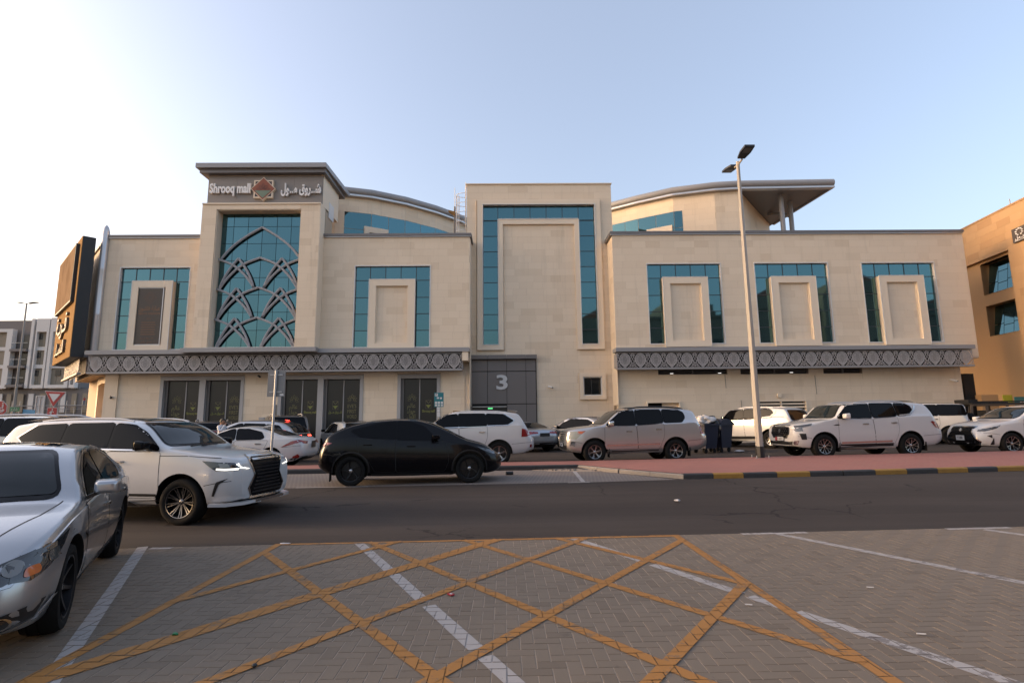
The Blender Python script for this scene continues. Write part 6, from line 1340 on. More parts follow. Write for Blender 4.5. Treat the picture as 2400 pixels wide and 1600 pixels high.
# grey crossover
sp = hatch_spec(4.5, 1.84, 1.66, 2.68, 0.88, 0.35, 1.05, 0.24, 1.04, 0.7)
c = Car('grey_crossover', 'grey coupe-like crossover half hidden behind the silver off-road wagon', (3.75, 27.6, LANE(4)), 146, sp, P_GREY)
c.glass([[(0.78, 1.08), (0.42, 1.37), (0.05, 1.51), (-0.10, 1.52), (-0.14, 1.10)], [(-0.20, 1.10), (-0.16, 1.52), (-0.85, 1.48), (-1.2, 1.30), (-1.12, 1.12)]], [(0.0, 1.57), (0.55, 1.55), (0.72, 1.16), (0.0, 1.14)], [(0.0, 1.52), (0.55, 1.50), (0.66, 1.20), (0.0, 1.18)], 0.03)
c.side(ribbon([(0.42, 1.42), (0.05, 1.565), (-0.16, 1.575), (-0.88, 1.535), (-1.3, 1.36), (-1.6, 1.20)], 0.07), P_SILVER2, 'roof_arc', 0.007); car_doors(c, sp, 0.36, 1.04); c.mirrors(0.74, 1.07, P_GREY, (0.09, 0.2, 0.14), 0.14); c.wheels(('bright', 5, 'twin'), 0.24, 0.24)
# second white off-roader parked by the wall
sp = suv_spec(3.075, 0.98, 1.26, 1.995, 1.92, 0.405, 1.16, 1.30, 1.30, 1.385, 1.10, 0.62, -1.95, 0.50)
c = Car('parked_white_suv', 'white off-road wagon parked nose to the wall behind the lamp post and bins', (12.3, 26.9, LANE(12)), 122, sp, P_WHITE2)
c.glass(suv_windows(1.10, 0.62, 1.94, 1.30, 1.385, -1.72, (-0.20, -1.10), 0.30), [(0.0, 1.80), (0.64, 1.775), (0.80, 1.37), (0.0, 1.34)], [(0.0, 1.76), (0.70, 1.73), (0.82, 1.30), (0.0, 1.28)])
c.doors(suv_doors(1.05, 3.075, (-0.20, -1.10), 1.29, 1.385, 0, 0.40), [(0.06, 1.14), (-0.96, 1.17)]); c.mirrors(0.80, 1.32, M['chrome'], (0.09, 0.24, 0.20), 0.16); c.wheels(('bright', 9, 'twin'), 0.26, 0.28); c.rails(-1.6, 0.2, 0.68, M['white'], 0.035, 0.022)
c.side(ribbon([(-1.20, 1.41), (-1.60, 1.45), (-1.80, 1.62), (-1.84, 1.75)], 0.06), M['white'], 'window_trim', 0.015); c.side(ribbon([(0.98, 0.45), (-0.90, 0.48)], 0.14), M['trimblack'], 'sill', 0.008); c.side(ribbon([(1.0, 0.36), (-0.95, 0.39)], 0.04), P_WHITE2, 'side_step', 0.06)
for sg in (1, -1): c.lay([(1.22, 1.10), (1.08, 1.14), (0.98, 1.14), (1.0, 1.10)], 'y', 0.008, M['chrome'], 'fender_vent', None, 0.06, sg)
c.rear([(0.70, 0.95), (0.95, 1.0), (0.92, 1.18), (0.75, 1.15)], M['red_lens'], 'tail_light', 0.01, both=True); c.plate('rear', 0, 0.95, 'E 20955')
# white boxy off-roader with black upper body
sp = suv_spec(3.02, 0.85, 0.90, 2.0, 1.95, 0.40, 1.18, 1.30, 1.30, 1.34, 1.15, 0.72, -1.9, 0.14, 0.36, 0.16)
c = Car('boxy_white_suv', 'boxy white off-roader with dark window band parked past the honeycomb grille wagon', (19.9, 26.6, LANE(20)), 152, sp, P_WHITE2)
c.glass([[(1.05, 1.34), (0.66, 1.80), (-0.10, 1.82), (-0.12, 1.35)], [(-0.18, 1.35), (-0.16, 1.82), (-1.05, 1.82), (-1.07, 1.37)], [(-1.13, 1.37), (-1.11, 1.82), (-2.05, 1.79), (-2.15, 1.38)]], [(0.0, 1.84), (0.72, 1.82), (0.82, 1.38), (0.0, 1.36)], [(0.0, 1.82), (0.72, 1.80), (0.78, 1.36), (0.0, 1.34)], 0.045)
c.topd([(0.4, -0.72), (0.4, 0.72), (-2.0, 0.72), (-2.0, -0.72)], M['gloss_black'], 'roof_panel', 0.004); c.doors(suv_doors(1.05, 3.02, (-0.15, -1.10), 1.29, 1.33, 0, 0.40), [(0.06, 1.14), (-0.96, 1.17)]); c.wheels(('dark', 5, 'twin'), 0.25, 0.28); c.mirrors(0.86, 1.33, M['gloss_black'], (0.09, 0.24, 0.20), 0.16)
for sg in (1, -1): c.lay([(-2.38, 0.95), (-2.34, 1.32), (-2.28, 1.32), (-2.30, 0.95)], 'y', 0.008, M['red_lens'], 'tail_light', None, 0.06, sg); c.lay([(-2.40, 0.42), (-2.40, 0.60), (-2.0, 0.60), (-1.96, 0.42)], 'y', 0.008, M['trimblack'], 'bumper_cladding', None, 0.08, sg)
b = MB(); b.lathe([(0.0, 0.0), (0.30, 0.0), (0.37, 0.05), (0.38, 0.18), (0.33, 0.23), (0.0, 0.24)], (0, 0, 0), 'x', 28); o = c.add(b.mesh('spare_wheel', M['rubber'], smooth=True), 'spare_wheel', None, (-2.66, -0.15, 1.08)); b = MB(); b.lathe([(0.0, -0.012), (0.22, -0.012), (0.24, 0.002)], (0, 0, 0), 'x', 24); c.add(b.mesh('rim', M['alloy_dark'], smooth=True), 'rim', o)
c.plate('rear', 0.55, 1.05, 'H 91462', w=0.32, h=0.18)
# white crossover with spindle grille cropped by the frame
sp = hatch_spec(4.89, 1.895, 1.70, 2.79, 1.02, 0.37, 1.10, 0.26, 1.13, 0.7)
c = Car('white_crossover', 'white crossover with wide black spindle grille following the honeycomb grille wagon', (18.75, 19.35, LANE(18)), 181, sp, P_WHITE)
c.glass([[(0.85, 1.14), (0.45, 1.43), (0.05, 1.56), (-0.10, 1.57), (-0.14, 1.16)], [(-0.20, 1.16), (-0.16, 1.57), (-0.95, 1.53), (-1.15, 1.18)], [(-1.22, 1.19), (-1.02, 1.52), (-1.5, 1.45), (-1.8, 1.28)]], [(0.0, 1.60), (0.58, 1.58), (0.75, 1.24), (0.0, 1.21)], [(0.0, 1.56), (0.55, 1.54), (0.68, 1.24), (0.0, 1.22)])
car_doors(c, sp, 0.38, 1.10); c.mirrors(0.82, 1.14, P_WHITE, (0.09, 0.22, 0.15), 0.15); c.wheels(('bright', 5, 'vee'), 0.25, 0.25)
q = [(-0.62, 0.36), (-0.66, 0.44), (-0.40, 0.78), (-0.46, 0.93), (0.46, 0.93), (0.40, 0.78), (0.66, 0.44), (0.62, 0.36)]
g = c.front(grow(q, 0.035), M['chrome'], 'grille_frame', 0.008)[0]; c.front(q, M['gloss_black'], 'grille', 0.014, g); c.grille_bars(-0.38, 0.38, 0.80, 0.92, 3, M['alloy_dark'], g, 0.02); c.front(rounded([(-0.09, 0.83), (0, 0.895), (0.09, 0.83), (0, 0.775)], 3), M['chrome'], 'emblem', 0.02)
c.front([(-0.78, 0.28), (-0.74, 0.35), (0.74, 0.35), (0.78, 0.28)], M['trimblack'], 'lower_lip', 0.012); c.plate('front', 0.02, 0.56, '9 33800', w=0.34, h=0.17)
for sg in (1, -1):
    c.lay([(2.36, 0.79), (2.20, 0.88), (1.70, 1.00), (1.86, 0.90), (2.20, 0.79)], 'y', 0.008, M['lamp_dark'], 'headlight', None, 0.06, sg); c.lay(ribbon([(2.30, 0.83), (2.12, 0.86), (1.92, 0.92)], 0.03), 'y', 0.012, M['lamp'], 'lamp_strip', None, 0.05, sg); c.lay([(2.18, 0.64), (2.05, 0.56), (2.04, 0.68)], 'y', 0.006, M['trimblack'], 'fog_recess', None, 0.05, sg); c.lay([(2.1, 0.33), (2.02, 0.56), (2.0, 0.56), (1.98, 0.34)], 'y', 0.008, M['trimblack'], 'bumper_slot', None, 0.05, sg)
    c.lay(ribbon([(1.0, 0.38), (-0.95, 0.40)], 0.10), 'y', 0.006, M['trimblack'], 'sill', None, 0.1, sg)
# grey wagon whose roof shows over the driving white wagon
sp = suv_spec(2.85, 0.95, 1.1, 1.93, 1.80, 0.38, 1.10, 1.22, 1.20, 1.28, 1.08, 0.5, -2.0, 0.45)
c = Car('grey_suv', 'silver wagon with roof rails and dark glass roof seen over the driving white wagon', (-12.2, 15.3, 0.01), 4, sp, P_SILVER2)
c.glass(suv_windows(1.08, 0.5, 1.82, 1.20, 1.28, -1.8), [(0.0, 1.70), (0.6, 1.68), (0.75, 1.29), (0.0, 1.26)], [(0.0, 1.64), (0.62, 1.62), (0.72, 1.28), (0.0, 1.26)]); c.doors(suv_doors(1.08, 2.85, (-0.02, -1.0), 1.19, 1.28, 0, 0.38), [(0.22, 1.02), (-0.83, 1.08)])
c.topd([(0.35, -0.50), (0.35, 0.50), (-1.5, 0.50), (-1.5, -0.50)], M['tint'], 'glass_roof', 0.004); c.rails(-1.75, 0.2, 0.64, M['silver'], 0.05, 0.024); c.mirrors(0.86, 1.22, P_SILVER2, (0.09, 0.22, 0.17), 0.15); c.wheels(('bright', 5, 'twin'), 0.25, 0.26)
# open-sided dark jeep-like wagon in the alley: hollow cabin on pillars
j = thing('dark_four_by_four', (25.2, 28.6, LANE(25)), 'dark boxy four-by-four with see-through cabin and roof rack beside the tan building', 'car', rz=R(168))
jb = MB(); jb.box(-2.0, 2.0, -0.80, 0.80, 0.55, 1.22); jb.box(0.75, 2.05, -0.66, 0.66, 1.22, 1.30)
def jadd(b, nm, m, par=j, **k):
    me = b.mesh(nm, m, **k); o = bpy.data.objects.new(nm, me); link(o, par); return o
jadd(jb, 'body', P_BROWN); jadd(MB().box(-1.95, 0.55, -0.74, 0.74, 1.86, 1.93), 'roof', M['trimblack'])
for x in (-1.92, -1.05, -0.12, 0.62):
    for sg in (1, -1): jadd(MB().prism([(x-0.06, sg*0.76, 1.22), (x+0.06, sg*0.76, 1.22), (x+0.04-(0.08 if x > 0.5 else 0), sg*0.72, 1.86), (x-0.05-(0.08 if x > 0.5 else 0), sg*0.72, 1.86)], (0, -sg*0.05, 0)), 'pillar', P_BROWN)
for sg in (1, -1):
    jadd(MB().box(-1.95, 0.5, sg*0.73-0.02, sg*0.73+0.02, 1.78, 1.87), 'roof_side', P_BROWN)
    for x in (1.45, -1.25): jadd(MB().prism([(x-0.55, sg*0.80, 0.80), (x-0.45, sg*0.80, 1.02), (x+0.45, sg*0.80, 1.02), (x+0.55, sg*0.80, 0.80)], (0, sg*0.14, 0)), 'fender', M['trimblack'])
jadd(MB().box(-0.9, -0.4, -0.6, 0.6, 1.15, 1.55), 'seat', M['trimblack']); jadd(MB().box(-1.9, 0.4, -0.66, -0.58, 1.96, 2.02).box(-1.9, 0.4, 0.58, 0.66, 1.96, 2.02), 'roof_rack', M['trimblack']); jadd(MB().box(0.2, 0.62, -0.62, 0.62, 1.94, 2.12), 'roof_box', M['trimblack'])
tm, rm = wheel_meshes(0.40, 0.23, 0.27, ('dark', 5, 'single'))
for x in (1.45, -1.25):
    for sg in (1, -1):
        o = bpy.data.objects.new('wheel', tm); link(o, j); o.location = (x, sg*0.78, 0.40); o.rotation_euler = (0, 0, 0 if sg > 0 else math.pi); o2 = bpy.data.objects.new('rim', rm); link(o2, o)
o = bpy.data.objects.new('spare_wheel', tm); link(o, j); o.location = (-2.15, 0, 1.05); o.rotation_euler = (0, 0, R(90))
# ================================================================ NEIGHBOURING BUILDINGS
rng = random.Random(5)
TAN = ((0.47, 0.295, 0.15), (0.41, 0.25, 0.12), (0.36, 0.21, 0.10))
M['tan'] = stone('tan_stone', *TAN); M['tan_plain'] = weathered('tan_render', (0.44, 0.27, 0.13), 0.06, 0.5, 0.8, 0.1); M['tan_joint'] = weathered('tan_joint', (0.34, 0.20, 0.09), 0.08)
tb = thing('tan_building', (33, 30, 0), 'tan stone building with recessed square windows beside the mall', 'building')
th8 = R(8); DR = Vector((-math.sin(th8), -math.cos(th8), 0)); NR = Vector((-math.cos(th8), math.sin(th8), 0)); PR = Vector((31.0, 33.0, 0))   # DR runs towards the camera
def tbox(s0, s1, n0, n1, z0, z1, b=None):
    b = b or MB(); p = [PR+DR*s0+NR*n0, PR+DR*s1+NR*n0, PR+DR*s1+NR*n1, PR+DR*s0+NR*n1]; b.prism([(q.x, q.y, z0) for q in p], (0, 0, z1-z0)); return b
H1, H2 = (-0.78, 1.60, 9.30, 11.34), (-0.78, 1.60, 6.60, 8.56)
REC = (-14, 1.93, 0, 11.52)
tw_ = tbox(-14, 5.5, -12, -0.9, 0, 14.05).build('wall', M['tan_joint'], tb)
b = MB()
for q in rect_minus((-14, 5.5, 0, 14.05), [REC]): tbox(q[0], q[1], -0.9, -0.03, q[2], q[3], b)
b.build('upper_wall', M['tan_joint'], tb)
for (a, c, e, g) in rect_minus((-14, 1.93, 0, 11.52), [H1, H2]): tbox(a, c, -0.9, -0.24, e, g).build('recess_panel', M['tan_plain'], tb)
clad(tw_, PR, DR, NR, -14, 5.5, 0.2, 14.05, [REC], ch=0.45); finish_cladding(MB().box(-0.5, 0.5, -0.5, 0.5, -0.5, 0.5).mesh('stone_panel', M['tan']), M['tan'], 120); CLAD.clear()
tbox(-14, 5.55, -0.4, 0.04, 14.05, 14.16).build('coping', M['tan_joint'], tb)
for H_ in (H1, H2):
    w = tbox(H_[0], H_[1], -0.85, -0.80, H_[2], H_[3]).build('window', M['mullion'], tb)
    xs = [H_[0]+(H_[1]-H_[0])*k/3 for k in range(4)]; zs = [H_[2], H_[2]+0.72, H_[2]+1.35, H_[3]]
    for k in range(3):
        cut = zs[1] if k != 1 else zs[1]-0.12
        for z0, z1 in ((H_[2], cut), (cut, zs[2] if k == 1 else H_[3]), (zs[2], H_[3]) if k == 1 else (0, 0)):
            if z1 > z0:
                A0, A1 = PR+DR*(xs[k]+0.02), PR+DR*(xs[k+1]-0.02); nb, nt = -0.48-0.14*(z0-H_[2]), -0.48-0.14*(z1-H_[2])
                b = MB(); q4 = [A0+NR*nb+Vector((0, 0, z0+0.02)), A1+NR*nb+Vector((0, 0, z0+0.02)), A1+NR*nt+Vector((0, 0, z1-0.02)), A0+NR*nt+Vector((0, 0, z1-0.02))]; b.prism(q4, -NR*0.01); b.build('pane', M['glass'], w)
    b = tbox(H_[0]-0.02, H_[0], -0.6, -0.22, H_[2], H_[3]); tbox(H_[1], H_[1]+0.02, -0.6, -0.22, H_[2], H_[3], b); tbox(H_[0], H_[1], -0.6, -0.22, H_[3], H_[3]+0.02, b); tbox(H_[0], H_[1], -0.6, -0.22, H_[2]-0.02, H_[2], b).build('reveal', M['tan_plain'], w)
sg_ = tbox(2.54, 3.9, 0.0, 0.12, 11.72, 12.56).build('sign_board', M['poster'], tb); p = PR+DR*3.1+NR*0.13
az = math.atan2(DR.y, DR.x)
for k in range(9):
    an = R(-60+300*k/8); q = p+DR*(0.24*math.cos(an)); MB().tube([(q.x, q.y, 12.28+0.19*math.sin(an)-0.03), (q.x, q.y, 12.28+0.19*math.sin(an)+0.03)], 0.05, 8).build('emblem_leaf', M['letter'], sg_)
text_on('lettering', 'ﻞﻤــﻋ', 0.26, 0.02, (p.x, p.y, 11.96), M['letter'], sg_, rz=az, w=0.7); text_on('lettering', 'SALON', 0.10, 0.02, (p.x, p.y, 11.79), M['letter'], sg_, rz=az, w=0.8)
for s_, z1 in ((2.6, 14.5), (-3.0, 14.45)): q = PR+DR*s_; MB().tube([(q.x, q.y, 14.1), (q.x, q.y, z1)], 0.03, 6).build('roof_pipe', M['galv'], tb)
MB().box(27.35, 28.0, 31.6, 31.75, 0.2, 4.05).build('dark_gate', M['void'], mall)
o = tag(MB().box(27.75, 28.75, 31.0, 31.4, 0.25, 2.75).build('cabinet', M['tan_plain']), 'pale utility cabinet beside the mall corner and the tan building', 'cabinet')
g_ = thing('yellow_notice', (28.9, 30.6, 0.3), 'small yellow green notice board on a post beside the teal parking board', 'sign'); M['notice'] = mat('notice_yellow', (0.36, 0.36, 0.03), 0.5); M['teal_board'] = mat('teal_board', (0.02, 0.15, 0.17), 0.5)
MB().tube([(28.9, 30.62, 0.3), (28.9, 30.62, 2.2)], 0.03, 6).build('post', M['galv'], g_); MB().box(28.62, 29.15, 30.55, 30.6, 2.2, 2.72).build('board', M['notice'], g_)
g_ = thing('parking_board', (29.45, 30.4, 0.3), 'teal parking board with white P panel beside the tan building', 'sign')
MB().tube([(29.45, 30.42, 0.3), (29.45, 30.42, 2.1)], 0.03, 6).build('post', M['galv'], g_); MB().box(29.1, 29.8, 30.35, 30.4, 2.1, 2.6).build('board', M['teal_board'], g_); MB().box(29.38, 29.62, 30.335, 30.35, 2.12, 2.36).build('letter_panel', M['white'], g_); text_on('lettering', 'P', 0.2, 0.004, (29.5, 30.33, 2.24), M['black'], g_, w=0.1)
# ---- apartment block under construction, far left
KB = 1.647; YB = 112.0
ab = thing('apartment_block', (-100, YB+4, 0), 'white and grey apartment block under construction beyond the mall corner', 'building')
M['abwhite'] = weathered('white_render', (0.60, 0.58, 0.56), 0.06, 0.2, 0.8, 0.0); M['abgrey'] = weathered('grey_render', (0.17, 0.155, 0.15), 0.08, 0.2, 0.8, 0.0); M['abtan'] = weathered('olive_panel', (0.24, 0.205, 0.155), 0.10, 0.2, 0.7, 0.0); M['abdark'] = mat('dark_window', (0.03, 0.028, 0.028), 0.2)
zk = lambda z: 1.52+(z-1.52)*KB
def abox(x0, x1, z0, z1, y0=0.0, y1=1.0): return MB().box(x0*KB, x1*KB, YB+y0, YB+y1, zk(z0), zk(z1))
MB().box(-64.2*KB-30, -53.8*KB, YB+1.6, YB+14, 0, zk(6.3)).build('ground_storeys', M['abgrey'], ab); abox(-84, -60.2, 6.2, 15.05, 1.6, 14).build('wall', M['abgrey'], ab); abox(-60.2, -53.8, 6.2, 15.0, 1.0, 14).build('wall', M['abgrey'], ab); abox(-60.2, -50.5, 0.2, 6.2, 1.2, 14).build('lower_wall', M['abgrey'], ab)
def bay(x0, x1, i0, i1, zt, win, last=False):
    f = MB(); 
    for a, c, e, g in ((x0, i0, 6.25, zt), (i1, x1, 6.25, zt), (i0, i1, 13.4, zt), (i0, i1, 6.25, 6.65)): f.box(a*KB, c*KB, YB, YB+1.1, zk(e), zk(g))
    bo = f.build('white_frame', M['abwhite'], ab)
    for z0, z1 in ((11.52, 13.4), (9.25, 11.03), (6.65, 8.75)):
        n = 3; 
        for k in range(n): a = i0+(i1-i0)*k/n; abox(a+0.01, a+(i1-i0)/n-0.01, z0, z1, 0.7+0.02*(k % 2), 0.9).build('cladding_panel', M['abtan'], bo)
        abox(win[0], win[1], z1-0.95, z1-0.2, 0.6, 0.75).build('window', M['abdark'], bo); abox(i0, i1, z0-0.48, z0-0.02, 0.4, 0.9).build('floor_slab', M['abwhite'], bo)
bay(-59.47, -57.82, -59.3, -58.1, 15.1, (-59.28, -58.9)); bay(-57.68, -54.8, -57.28, -55.25, 15.2, (-56.75, -56.1)); bay(-66.5, -62.35, -66.0, -63.05, 13.8, (-65.2, -64.6)); bay(-54.6, -53.9, -54.5, -54.1, 15.0, (-54.45, -54.2))
abox(-60.12, -59.75, 6.25, 15.1, 0, 1.1).build('white_fin', M['abwhite'], ab)
for z in (11.2, 9.1, 6.7): abox(-62.3, -60.2, z-0.3, z, -0.4, 1.6).build('balcony_slab', M['abgrey'], ab)
for z in (11.4, 9.3, 7.0):
    abox(-61.6, -60.9, z, z+1.75, 1.4, 1.62).build('window', M['abdark'], ab); abox(-60.8, -60.3, z, z+1.6, 1.4, 1.62).build('window', M['abtan'], ab); abox(-62.3, -60.2, z+0.55, z+0.6, -0.3, -0.25).build('balcony_rail', M['galv'], ab)
for k in range(9): x = -64.0+1.35*k; abox(x, x+0.5+0.3*rng.random(), 3.2, 5.6, 1.0, 1.22).build('infill_panel', M['abtan'] if k % 3 else M['abwhite'], ab)
scf = thing('scaffold', (-86, YB-2, 0), 'thin steel scaffold in front of the lower floors of the apartment block', 'scaffold')
for k in range(12): x = (-60.5+0.95*k)*KB; MB().tube([(x, YB-1.5, 0), (x, YB-1.5, zk(4.6))], 0.05, 5).build('upright', M['galv'], scf)
for z in (2.6, 3.6, 4.05): MB().tube([(-60.5*KB, YB-1.5, zk(z)), (-50.0*KB, YB-1.5, zk(z))], 0.05, 5).build('ledger', M['galv'], scf)
MB().box(-60.5*KB, -50*KB, YB-2.0, YB-1.0, zk(4.0)-0.1, zk(4.0)-0.02).build('deck', M['abgrey'], scf)
# ---- villas behind the camera, seen mirrored in the right-hand windows
M['resid'] = weathered('taupe_render', (0.18, 0.155, 0.135), 0.08, 0.3, 0.85, 0.0)
for x0, x1, y0, h in ((9.5, 22, -20, 18.6), (22.6, 36, -20, 20.2), (36.6, 50, -21, 21.5), (50.6, 64, -20, 24.0), (64.6, 84, -21, 20.5)):
    v = thing('residential_block', ((x0+x1)/2, y0-5, PZ), 'taupe residential block with stepped roof facing the mall, mirrored in its windows', 'building', 'residential blocks opposite the mall')
    MB().box(x0, x1, y0-10, y0, PZ, h-2.6).build('wall', M['resid'], v); MB().box(x0+2.4, x1-2.4, y0-9, y0-1, h-2.6, h-0.6).build('upper_storey', M['resid'], v); MB().box(x0-0.2, x1+0.2, y0-10, y0+0.3, h-2.9, h-2.6).build('cornice', M['resid'], v)
    b = MB(); b.prism([(x0+3, y0-8, h-0.6), (x1-3, y0-8, h-0.6), ((x0+x1)/2, y0-8, h+1.2)], (0, 6, 0)); b.build('roof', M['logo_red'], v)
    for k in range(4):
        for z in (1.0, 4.6, 8.2, 11.8): xx = x0+1+(x1-x0-2)*(k+0.2)/4; MB().box(xx, xx+1.4, y0-0.05, y0+0.04, z, z+1.9).build('window', M['abdark'], v); 
        for z in (4.2, 7.8, 11.4): xx = x0+1+(x1-x0-2)*(k+0.1)/4; MB().box(xx, xx+2.0, y0, y0+0.9, z-0.15, z).build('balcony', M['abwhite'], v)

# ================================================================ STREET FURNITURE
lp = thing('lamp_post', (8.45, 17.95, 0.24), 'tall tapered lamp post with two flat lamp heads standing on the red pavement', 'lamp post')
LX, LY = 8.42, 17.95
M['pole'] = weathered('painted_pole', (0.33, 0.30, 0.265), 0.10, 4, 0.5, 0.05); M['led'] = mat('led_lens', (0.10, 0.095, 0.085), 0.3); M['head'] = mat('lamp_head_dark', (0.02, 0.018, 0.017), 0.5)
b = MB(); 
for k, (r, z) in enumerate(((0.12, 0.62), (0.058, 10.35))):
    for i in range(8): an = math.pi*(i+0.5)/4; b.v.append((LX+r*math.cos(an), LY+r*math.sin(an), z))
for i in range(8): ii = (i+1) % 8; b.f.append((i, ii, 8+ii, 8+i)); b.m.append(0)
b.f.append(tuple(range(8, 16))); b.m.append(0); b.build('shaft', M['pole'], lp)
b = MB()
for k, (r, z) in enumerate(((0.138, 0.24), (0.135, 0.62))):
    for i in range(8): an = math.pi*(i+0.5)/4; b.v.append((LX+r*math.cos(an), LY+r*math.sin(an), z))
for i in range(8): ii = (i+1) % 8; b.f.append((i, ii, 8+ii, 8+i)); b.m.append(0)
b.f.append(tuple(range(8, 16))); b.m.append(0); b.build('base_sleeve', M['black'], lp)
MB().box(LX-0.25, LX+0.25, LY-0.22, LY+0.22, 0.225, 0.25).build('base_plate', M['galv'], lp)
for dx in (-0.2, 0.2):
    for dy in (-0.17, 0.17): MB().tube([(LX+dx, LY+dy, 0.25), (LX+dx, LY+dy, 0.33)], 0.018, 6).build('anchor_bolt', M['galv'], lp)
MB().tube([(LX, LY, 10.3), (LX, LY, 10.62)], 0.06, 10).build('spigot', M['pole'], lp)
for sg, tilt in ((-1, 0.30), (1, -0.10)):
    MB().tube([(LX, LY, 10.5), (LX+0.02, LY+sg*0.30, 10.56)], 0.035, 8).build('arm', M['pole'], lp)
    hd = MB(); y0, y1 = LY+sg*0.28, LY+sg*0.98; zz = lambda y: 10.56+abs(y-LY)*0.12
    pts = [(LX-0.13, y0, zz(y0)), (LX+0.13, y0, zz(y0)), (LX+0.19, (y0+y1)/2, zz((y0+y1)/2)), (LX+0.17, y1, zz(y1)), (LX-0.17, y1, zz(y1)), (LX-0.19, (y0+y1)/2, zz((y0+y1)/2))]
    ho = hd.prism(pts, (0, 0, 0.07)).build('lamp_head', M['head'], lp); ym, yn = LY+sg*0.62, LY+sg*0.9
    MB().prism([(LX-0.13, ym, zz(ym)-0.006), (LX+0.13, ym, zz(ym)-0.006), (LX+0.13, yn, zz(yn)-0.006), (LX-0.13, yn, zz(yn)-0.006)], (0, 0, 0.008)).build('lens', M['led'], ho)
fp = thing('far_lamp_post', (-40.4, 45, 0), 'distant lamp post with two wing-like heads in front of the apartment block', 'lamp post')
MB().tube([(-40.4, 45, 0), (-40.4, 45, 11.85)], 0.12, 8, r2=0.06).build('shaft', M['pole'], fp)
for sg in (1, -1): MB().prism([(-40.4+sg*0.1, 44.9, 11.80), (-40.4+sg*0.5, 44.9, 11.84), (-40.4+sg*0.97, 44.9, 11.92), (-40.4+sg*0.5, 44.9, 11.93)], (0, 0.3, 0)).build('lamp_head', M['head'], fp)
# road sign seen from behind
rs = thing('road_sign', (-7.27, 17.1, 0.14), 'grey back of a rectangular road sign on a galvanised post', 'sign')
MB().tube([(-7.27, 17.1, 0.1), (-7.25, 17.1, 3.2)], 0.04, 10).build('post', M['galv'], rs); M['signback'] = weathered('sign_back', (0.20, 0.20, 0.205), 0.05, 2, 0.5, 0.0, metal=0.3)
MB().box(-7.52, -6.97, 17.145, 17.155, 2.37, 3.22).build('plate', M['signback'], rs)
for z in (2.52, 3.06): MB().box(-7.45, -7.05, 17.12, 17.145, z-0.02, z+0.02).build('bracket', M['galv'], rs); 
for z in (1.35, 1.75, 2.2): MB().tube([(-7.265, 17.1, z), (-7.265, 17.1, z+0.03)], 0.045, 10).build('band', M['galv'], rs)
MB().box(-7.12, -7.0, 17.135, 17.144, 2.40, 2.46).build('maker_label', M['plate'], rs)
# teal parking tariff sign
ps = thing('parking_sign', (-3.6, 29.5, 0.0), 'teal parking tariff board with white P on a post by the shopfront', 'sign')
M['teal_sign'] = mat('teal_sign', (0.015, 0.17, 0.20), 0.45)
MB().tube([(-3.6, 29.52, 0), (-3.6, 29.52, 2.4)], 0.035, 8).build('post', M['galv'], ps); MB().box(-3.84, -3.33, 29.46, 29.48, 2.34, 3.12).build('board', M['teal_sign'], ps)
MB().box(-3.80, -3.64, 29.45, 29.46, 2.92, 3.07).build('letter_panel', M['plate'], ps); text_on('lettering', 'P', 0.15, 0.004, (-3.72, 29.447, 2.995), M['black'], ps, w=0.08)
for x0, x1, z0, z1 in ((-3.70, -3.57, 2.78, 2.87), (-3.52, -3.42, 2.76, 2.86), (-3.80, -3.68, 2.50, 2.63), (-3.65, -3.52, 2.50, 2.63), (-3.48, -3.36, 2.50, 2.63), (-3.80, -3.68, 2.38, 2.47), (-3.65, -3.52, 2.38, 2.47), (-3.48, -3.36, 2.38, 2.47)): MB().box(x0, x1, 29.452, 29.46, z0, z1).build('tariff_panel', M['plate'], ps)
for z0, z1 in ((2.24, 2.33), (2.07, 2.22), (1.82, 2.05)): MB().box(-3.68, -3.52, 29.46, 29.475, z0, z1).build('small_panel', M['plate'], ps)
wb_ = tag(MB().box(-2.97, -2.55, 31.05, 31.18, 1.75, 2.15).build('wall_notice', M['kerb_yellow']), 'small ochre notice on the wall left of entrance 3', 'notice')
# junction signs at the left
M['signred'] = mat('sign_red', (0.33, 0.012, 0.02), 0.4); M['signwhite'] = mat('sign_white', (0.58, 0.56, 0.55), 0.4); M['signgreen'] = mat('sign_green', (0.02, 0.17, 0.08), 0.4); M['signblue'] = mat('sign_blue', (0.10, 0.30, 0.48), 0.4)
st = thing('stop_sign', (-27.72, 30.0, 0), 'red octagonal stop sign with Arabic and English lettering', 'sign'); cx, cz = -27.70, 2.50
def ngon(n, r, c, rot, y, d, m, nm, par): b = MB(); b.prism([(c[0]+r*math.cos(rot+2*math.pi*k/n), y, c[1]+r*math.sin(rot+2*math.pi*k/n)) for k in range(n)], (0, d, 0)); return b.build(nm, m, par)
ngon(8, 0.46, (cx, cz), R(22.5), 29.97, 0.02, M['signwhite'], 'rim', st); ngon(8, 0.435, (cx, cz), R(22.5), 29.955, 0.02, M['signred'], 'plate', st); MB().tube([(cx, 30.03, 0), (cx, 30.03, 2.9)], 0.035, 8).build('post', M['galv'], st)
text_on('lettering', 'STOP', 0.26, 0.006, (cx, 29.95, 2.37), M['signwhite'], st, w=0.62, bold=0.006); text_on('lettering', 'ﻒــﻗ', 0.42, 0.006, (cx, 29.95, 2.66), M['signwhite'], st, w=0.5, bold=0.008)
gw = thing('yield_sign', (-22.3, 27.0, 0), 'red bordered give-way triangle above a red pedestrian sign', 'sign')
